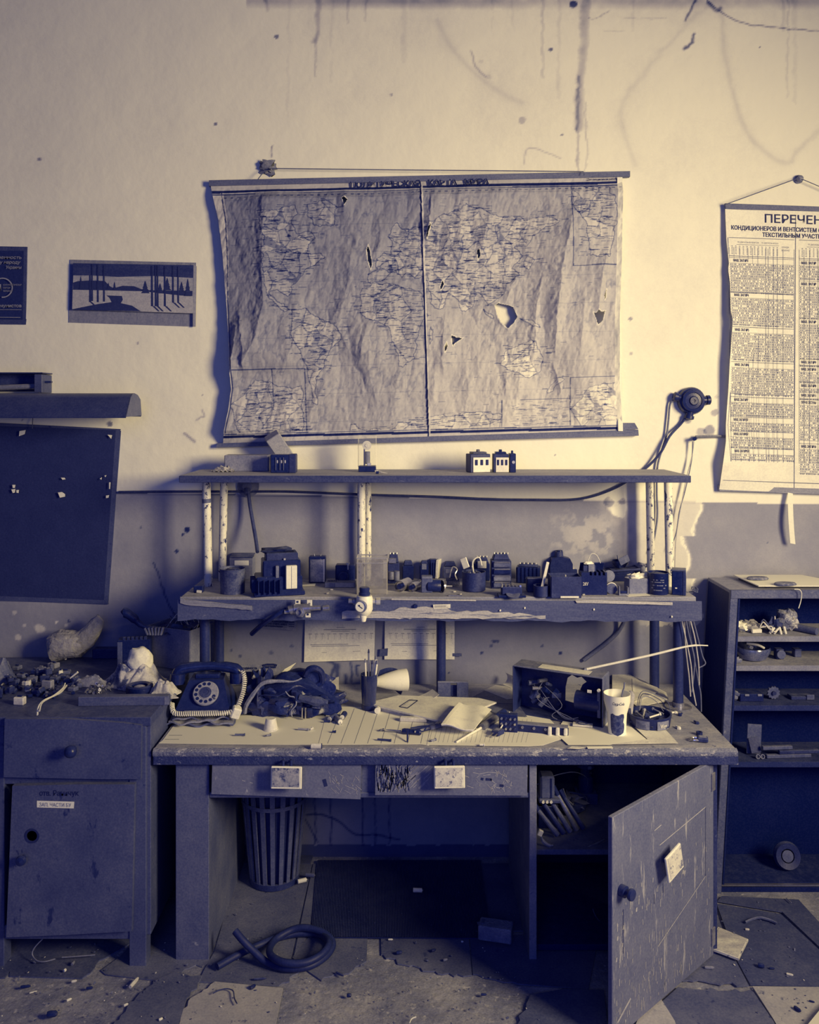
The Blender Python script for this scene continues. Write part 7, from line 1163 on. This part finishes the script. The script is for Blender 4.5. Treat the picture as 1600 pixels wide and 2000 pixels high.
for k, (x, y, l, m, lab) in enumerate(((1518, 1462, .12, m_mid, 'grey bar lying highest on the fourth shelf'), (1560, 1470, .16, m_bk2, 'dark bar lying across the fourth shelf'), (1540, 1482, .18, m_mid, 'lowest grey bar on the fourth shelf'))): one('metal_bar', B().bx((0, 0, .008), (l, .016, .014), b=.002), m, lab, 'bar', RQ(x, 0, ZS[3]+.016*(2-k), 3.40+.0*k), 4)
i = IR('ring_pair', 'pair of small bright rings at the left of the fourth shelf', 'ring', 1478, 1494, 1482, 1492, 3, .02, yd=3.38)
for s in (-.008, .01): i('ring', B().lathe([(.006, 0), (.009, 0), (.009, .006), (.006, .006), (.006, 0)], 16, (s, 0, .009), rot(80)), m_grey)
i = IR('coil', 'dark ring coil on the bottom of the right cabinet', 'coil', 1515, 1568, 1680, 1725, 4, .06, yd=3.42); r = i.w/2; i('ring', B().lathe([(r*.5, 0), (r*.9, -.006), (r, .01), (r*.9, .026), (r*.5, .02), (r*.5, 0)], 30, (0, 0, r), rot(75)), m_bk2); i('core', B().lathe([(r*.35, .004), (r*.42, .02), (0, .02)], 20, (0, 0, r), rot(75)), m_mid)
# ================================================================ INSIDE THE DESK CABINET
zc = .3485
def ID(name, label, catg, x0, x1, y0, y1, yd, d=.05, rz=0, z=zc): i = It(name, label, catg, x0, x1, y0, y1, z, d, rz); s = yd/FX; i.t.location = (((x0+x1)/2-800)*s, yd+d/2, z); i.w, i.h, i.u = (x1-x0)*s, (y1-y0)*s, s; return i
i = ID('power_supply', 'grey adapter with three bright pins at the left inside the desk cabinet', 'adapter', 1056, 1084, 1532, 1578, 3.08, .06, z=.46); i('body', B().bx((0, 0, .05), (.05, .06, .08), b=.006), m_mid); i('base', B().bx((.006, -.004, .006), (.075, .07, .014), b=.003), m_mid); i('side_strip', B().bx((.012, -.031, .05), (.006, .003, .07)), m_bk)
for k in range(3): i('pin', B().cyl((-.018+k*.014, -.04, .007), (-.018+k*.014, -.045, .007), .005, n=12), m_lt)
i = ID('wooden_box', 'dark box carrying the adapter inside the desk cabinet', 'box', 1052, 1090, 1580, 1650, 3.12, .08); i.body(m_bk, h=.08); i('lid', B().bx((0, 0, .08-.002), (i.w*1.04, .084, .004)), m_bk2)
i = ID('electric_motor', 'dark motor with a wide capped top inside the desk cabinet', 'motor', 1128, 1168, 1530, 1592, 3.3, .08); s_ = .5; i('foot', B().bx((0, 0, .02), (.08, .07, .04)), m_bk2); i('column', B().lathe([(.03, .04), (.03, .09), (.022, .1), (.022, .13)], 20), m_bk); i('cap', B().lathe([(.02, .13), (.036, .135), (.038, .15), (.03, .165), (0, .172)], 24), m_bk2); i('bright_screw', B().cyl((.012, -.03, .12), (.014, -.034, .12), .004), m_chrome); i('tag', B().bx((.008, -.038, .142), (.014, .003, .012)), m_grey)
b = B(); b.tube([W(1100, 1540, 3.2), W(1108, 1560, 3.2), W(1122, 1575, 3.2), W(1132, 1590, 3.25)], .0025, 6, 5); tag(obj('wire', b, m_grey), 'grey wire curving past the motor in the desk cabinet', 'wire')
b = B(); b.tube([W(1050, 1532, 3.1), W(1080, 1516, 3.14), W(1120, 1508, 3.16), W(1145, 1518, 3.25), W(1148, 1535, 3.28)], .0016, 5, 6); tag(obj('wire', b, m_mid), 'thin wire arching over the adapter in the desk cabinet', 'wire')
i = ID('bowl', 'dark bowl of screws behind the tools in the desk cabinet', 'bowl', 1092, 1150, 1600, 1640, 3.2, .1); r = .06; i('bowl_wall', B().lathe([(r*.5, 0), (r*.9, .02), (r, .05), (r*.93, .05), (r*.5, .012), (0, .01)], 26), m_bk2); i('screw_heap', B().blob((0, 0, .045), (r*.8, r*.8, .012), 4, .35, 18, 8, 6), m_mid)
for k, (x, a, l, m, lab) in enumerate(((1076, 62, .10, m_mid, 'leftmost tool handle standing in the desk cabinet'), (1088, 50, .12, m_bk2, 'dark wrench handle next to the leftmost one'), (1101, 38, .13, m_mid, 'wide flat tool handle in the middle of the row'), (1114, 42, .15, m_steel, 'long bright edged shears handle in the desk cabinet'), (1127, 48, .13, m_bk2, 'rightmost dark tool handle in the row'))):
    p = W(x, 1655, 3.02+.012*k); t = th('hand_tool', lab, 'hand tool', (p.x, p.y+.03, zc+.012)); obj('handle', B().tube([(.028, 0, 0), (0, 0, l*.35), (-.035, .02, l*.75)], [.010, .009, .008], 10, 4), m, t); obj('ferrule', B().tube([(-.03, .018, l*.68), (-.05, .03, l*.95)], .0085, 10), m_bk, t)
i = ID('long_blade', 'pale curved blade lying at the front of the desk cabinet shelf', 'blade', 1050, 1072, 1640, 1672, 2.985, .02); i('blade', B().tube([(-.01, 0, .05), (.0, -.004, .02), (.02, -.006, .006), (.035, -.004, .004)], [.004, .007, .006, .003], 6, 4), m_grey); i('cuff', B().bx((-.008, 0, .045), (.016, .012, .02), rot(0, 25)), m_lt)
b = B(); b.tube([W(1143, 1657, 2.99), W(1165, 1648, 3.0), W(1180, 1640, 3.02)], [.003, .004, .003], 6); tag(obj('awl', b, m_steel), 'thin steel awl on the desk cabinet shelf behind the open door', 'awl')
# ================================================================ ON THE FLOOR
m_rub = mat('black_rubber', .05, .025, 12, .55, bump=.05)
mt = th('rubber_mat', 'black ribbed rubber mat lying under the desk', 'mat', H(790, 1760, 0)); c = mt.location; NR = 110
def matf(u, v): x = 620+320*u-12*(1-u)*v+22*u*v; y = 1682+150*v+2*u*v; p = H(x, y, .0085); return (p.x-c.x, p.y-c.y, .0115+.0035*abs(((u*NR) % 1)*2-1)-(.003 if u in (0, 1) else 0))
obj('ribbed_sheet', B().sheet(matf, NR*2, 6), mat('mat_rubber', .14, .03, 10, .5, bump=.05), mt, smooth=0)
e = [H(x, y, .008) for x, y in ((620, 1682), (940, 1682), (962, 1834), (608, 1832))]; obj('mat_base', B().prism([(v.x-c.x, v.y-c.y) for v in e], .004, tr(0, 0, .0075)), m_rub, mt)
ho = th('hose', 'coiled black rubber hose lying before the mat', 'hose', H(560, 1860, 0)); c = ho.location; r = .0118
hp = [(459, 1818, .085), (474, 1836, .062), (496, 1858, .03), (522, 1880, .002), (560, 1891, 0), (604, 1887, 0), (638, 1866, 0), (650, 1842, .004), (632, 1822, .018), (596, 1812, .024), (566, 1818, .016), (535, 1838, .008), (527, 1862, .022), (552, 1879, .028), (596, 1880, .026), (630, 1862, .03), (642, 1840, .03), (622, 1825, .004), (586, 1823, 0), (548, 1830, 0), (510, 1844, .012), (470, 1862, .004), (424, 1888, 0)]
pts = cat([H(x, y, r+.011+z) -c for x, y, z in hp], 7); obj('hose_tube', B().tube(pts, r, 14), m_rub, ho)
for p, q in ((pts[0], pts[2]), (pts[-1], pts[-3])): d = (p-q).normalized(); obj('open_end', B().cyl(p+d*.0004, p+d*.0012, r*.6, n=12), m_deep, ho)
# slatted waste basket
wb = th('waste_basket', 'tapered slatted waste basket in the dark left corner under the desk', 'basket', (H(540, 1706, 0).x, 3.42, .0095)); m_sl = mat('basket_slat', .34, .05, 14, .5, bump=.05)
R0, R1, HB = .092, .134, .44; rad = lambda z: R0+(R1-R0)*z/HB
for k in range(20):
    a = 2*math.pi*(k+.3)/20; c_, s_ = math.cos(a), math.sin(a); b = B()
    for z0, z1 in ((.016, HB),): n_ = Vector((-s_, c_, 0)); p0, p1 = Vector((c_*rad(z0), s_*rad(z0), z0)), Vector((c_*rad(z1), s_*rad(z1), z1)); o_ = Vector((c_, s_, 0))*.003; hw0, hw1 = .0075, .0100; b.add([p0-n_*hw0-o_, p0+n_*hw0-o_, p0+n_*hw0+o_, p0-n_*hw0+o_, p1-n_*hw1-o_, p1+n_*hw1-o_, p1+n_*hw1+o_, p1-n_*hw1+o_], [[3, 2, 1, 0], [4, 5, 6, 7], [0, 1, 5, 4], [1, 2, 6, 5], [2, 3, 7, 6], [3, 0, 4, 7]])
    obj('slat', b, m_sl, wb)
obj('base_ring', B().lathe([(0, .0), (R0+.006, 0), (R0+.007, .022), (R0-.004, .022), (R0-.006, .006), (0, .006)], 36), m_bk2, wb)
obj('inner_shade', B().lathe([(R0-.012, .008), (R1-.012, HB-.02)], 30), m_deep, wb, 'dark cone standing in for the shade inside')  # dark cone added behind the slats to paint in the shade
for z in (.322, HB): obj('hoop', B().lathe([(rad(z)+.003, z-.007), (rad(z)+.006, z-.007), (rad(z)+.006, z+.007), (rad(z)+.003, z+.007), (rad(z)+.003, z-.007)], 40), m_sl, wb)
# loose things
def cellf(x, y, rz, lab, m=m_old, l=.034, r=.008): t = toolat('battery', lab, 'battery', x, y, rz, 0, .018+r); obj('can', B().lathe([(0, -l/2), (r*.95, -l/2), (r, -l/2+.001), (r, l/2-.001), (r*.9, l/2), (0, l/2)], 16, (0, 0, 0), rot(0, 90)), m, t); obj('tip', B().lathe([(.003, l/2), (.003, l/2+.003), (0, l/2+.003)], 10, (0, 0, 0), rot(0, 90)), m_steel, t)
cellf(590, 1733, 25, 'pale battery on the floor by the waste basket', m_lt); cellf(606, 1722, -10, 'darker battery behind the pale one by the waste basket', m_mid); cellf(816, 1752, -3, 'grey battery lying on the rubber mat', m_old)
t = th('broken_brick', 'pale broken brick lying at the right end of the mat', 'brick', H(970, 1846, .012)+Vector((0, .03, 0)), -14); obj('brick_body', B().bx((0, 0, .032), (.115, .06, .05), b=.004), mat('brick_grey', .42, .08, 18, .9, bump=.4), t); obj('chipped_corner', B().blob((-.045, -.004, .052), (.014, .02, .007), 3, .3, 10, 7), m_mid, t)
tl = th('loose_tile', 'pale square ceramic tile lying loose beside the open door', 'tile', H(1428, 1845, .014), 0); c = tl.location
q = [H(x, y, .022)-c for x, y in ((1403, 1812), (1462, 1836), (1443, 1874), (1384, 1852))]; b = B(); b.prism([(v.x, v.y) for v in q], .007, tr(0, 0, .004)); obj('tile_body', b, m_tile, tl); q2 = [v*.93 for v in q]; obj('tile_glaze', B().prism([(v.x, v.y) for v in q2], .0015, tr(0, 0, .011)), mat('stained_glaze', .72, .12, 22, .5, bump=.1, grain=(.4, 1.4, 1)), tl)
wt = th('pale_board', 'corner of a pale board on the floor at the lower right', 'board', H(1610, 2010, .02)); c = wt.location; q = [H(x, y, .03)-c for x, y in ((1570, 2012), (1601, 1974), (1700, 1880), (1800, 2060), (1560, 2060))]
obj('board', B().prism([(v.x, v.y) for v in q], .012, tr(0, 0, .0)), mat('white_board', 1.05, .01, 10, .6, bump=0), wt); q = [H(x, y, .043)-c for x, y in ((1590, 2010), (1630, 1966), (1720, 2060), (1600, 2080))]; obj('inner_sheet', B().prism([(v.x, v.y) for v in q], .002, tr(0, 0, .0121)), m_grey, wt)
def fl(pts, r, m, lab, name='wire', catg='wire', z=.018): b = B(); b.tube([H(x, y, z+dz) for x, y, dz in pts], r, 6, 6); return tag(obj(name, b, m), lab, catg)
fl([(85, 1832, .06), (68, 1850, .03), (63, 1864, .01), (72, 1876, 0), (88, 1878, 0), (108, 1873, 0)], .0022, m_grey, 'thin grey wire curling out under the left cabinet door'); fl([(121, 1870, 0), (150, 1868, 0), (186, 1865, 0)], .002, m_grey, 'straight grey wire under the left cabinet')
fl([(1456, 1801, 0), (1470, 1795, .004), (1486, 1792, .006), (1505, 1797, .002), (1518, 1803, 0)], .0045, m_mid, 'bent grey tube on the floor below the right cabinet', 'bent_tube', 'tube'); fl([(416, 1940, 0), (428, 1934, .003), (442, 1931, 0), (455, 1935, 0), (458, 1950, 0), (463, 1960, 0)], .002, m_bk2, 'thin dark string on the pale floor tile', 'string', 'string')
fl([(800, 1998, 0), (804, 1990, 0), (813, 1986, .002)], .002, m_lt, 'short pale thread near the bottom centre', 'thread', 'thread'); fl([(1158, 1775, .05), (1164, 1790, .03), (1178, 1806, .0), (1190, 1818, 0)], .0014, m_mid, 'thin wire on the cabinet base behind the open door'); fl([(1536, 1754, 0), (1546, 1763, 0)], .002, m_grey, 'short grey wire under the right cabinet')
BT = [(262, 1920, 75, .045, 'pale brass fitting on the floor before the left cabinet leg', m_old, .0065), (65, 1936, 28, .022, 'white match on the floor at the lower left', m_lt, .002), (135, 1952, 40, .015, 'white cigarette butt at the lower left', m_lt, .004), (145, 1916, 20, .016, 'pale butt at the edge of the dark floor tile', m_old, .004), (246, 1962, 40, .014, 'pale butt beside the ragged tile edge', m_old, .004), (127, 1895, 60, .009, 'small white pellet under the left cabinet', m_lt, .005), (143, 1881, 80, .016, 'grey stub under the left cabinet', m_grey, .005), (314, 1990, 40, .012, 'white chip near the bottom left centre', m_lt, .004), (763, 1834, 0, .016, 'white stub at the front edge of the mat', m_lt, .003), (903, 1838, 0, .008, 'tiny white crumb at the mat edge', m_lt, .003), (870, 1874, 20, .015, 'grey curl on the middle floor tile', m_grey, .004), (945, 1942, 0, .018, 'dark and white butt on the bare screed', m_bk, .004), (1386, 1890, -4, .03, 'pale stub on the floor beyond the loose tile', m_grey, .005), (1460, 1815, -8, .014, 'grey stub below the bent tube', m_old, .004), (1543, 1903, -22, .02, 'pale butt on the dark tile at the right', m_old, .004), (682, 1945, 0, .014, 'dark lump on the screed near the hose', m_bk, .006), (494, 1928, 50, .02, 'black chip at the edge of the pale tile', m_bk, .006), (508, 1911, 5, .04, 'flat dark splinter before the hose', m_bk2, .004), (664, 1902, -35, .03, 'dark splinter at the ragged tile edge', m_bk2, .004), (1487, 1888, -20, .02, 'black chip on the right dark tile', m_bk, .008), (1508, 1891, -5, .016, 'small black chip right of the larger one', m_bk, .004), (1558, 1972, -60, .022, 'black chip near the white board corner', m_bk, .006), (1586, 1955, -25, .016, 'thin black chip above the white board corner', m_bk, .003), (102, 1984, 10, .03, 'dark coal like lump at the lower left', m_bk, .010), (780, 1861, 10, .02, 'dark chip on the tile under the mat edge', m_bk, .006), (847, 1856, 30, .016, 'small dark flake right of the tile joint', m_bk, .005), (50, 1927, 10, .03, 'flat dark flake at the left edge of the floor', m_bk, .005), (175, 1930, 10, .02, 'dark flake under the notched tile', m_bk, .005)]
for x, y, rz, l, lab, m, r in BT: p = H(x, y, .014); one('floor_scrap', B().lathe([(0, -l/2), (r*.8, -l/2), (r, -l*.3), (r*.9, l*.3), (r*.5, l/2), (0, l/2)], 8, (0, 0, 0), rot(0, 90)), m, lab, 'scrap', (p.x, p.y, .0095+r), rz)
b = B(); q = random.Random(21)
for k in range(420):
    x, y = q.uniform(0, 1600), 1700+300*q.random()**.7; p = H(x, y, .011)
    if p.x > .39 and p.x < 1.05 and p.y > 2.5: continue
    s = q.uniform(.001, .0045); b.bx((p.x, p.y, .0105+s*.3), (s*q.uniform(1, 2.4), s*1.2, s*.7), rot(q.uniform(-30, 30), q.uniform(-30, 30), q.uniform(0, 180)), b=s*.1)
tag(obj('floor_grit', b, m_mid), 'loose grit and crumbs scattered over the floor', 'grit', kind='stuff')
b = B()
for k in range(80):
    x, y = q.uniform(0, 1600), 1840+160*q.random(); p = H(x, y, .011)
    if p.x > .39 and p.x < 1.05 and p.y > 2.5: continue
    s = q.uniform(.001, .003); b.bx((p.x, p.y, .0105+s*.3), (s*q.uniform(1, 2.4), s*1.2, s*.7), rot(q.uniform(-30, 30), q.uniform(-30, 30), q.uniform(0, 180)), b=s*.1)
tag(obj('plaster_crumbs', b, m_old), 'pale plaster crumbs scattered over the floor', 'plaster', kind='stuff')
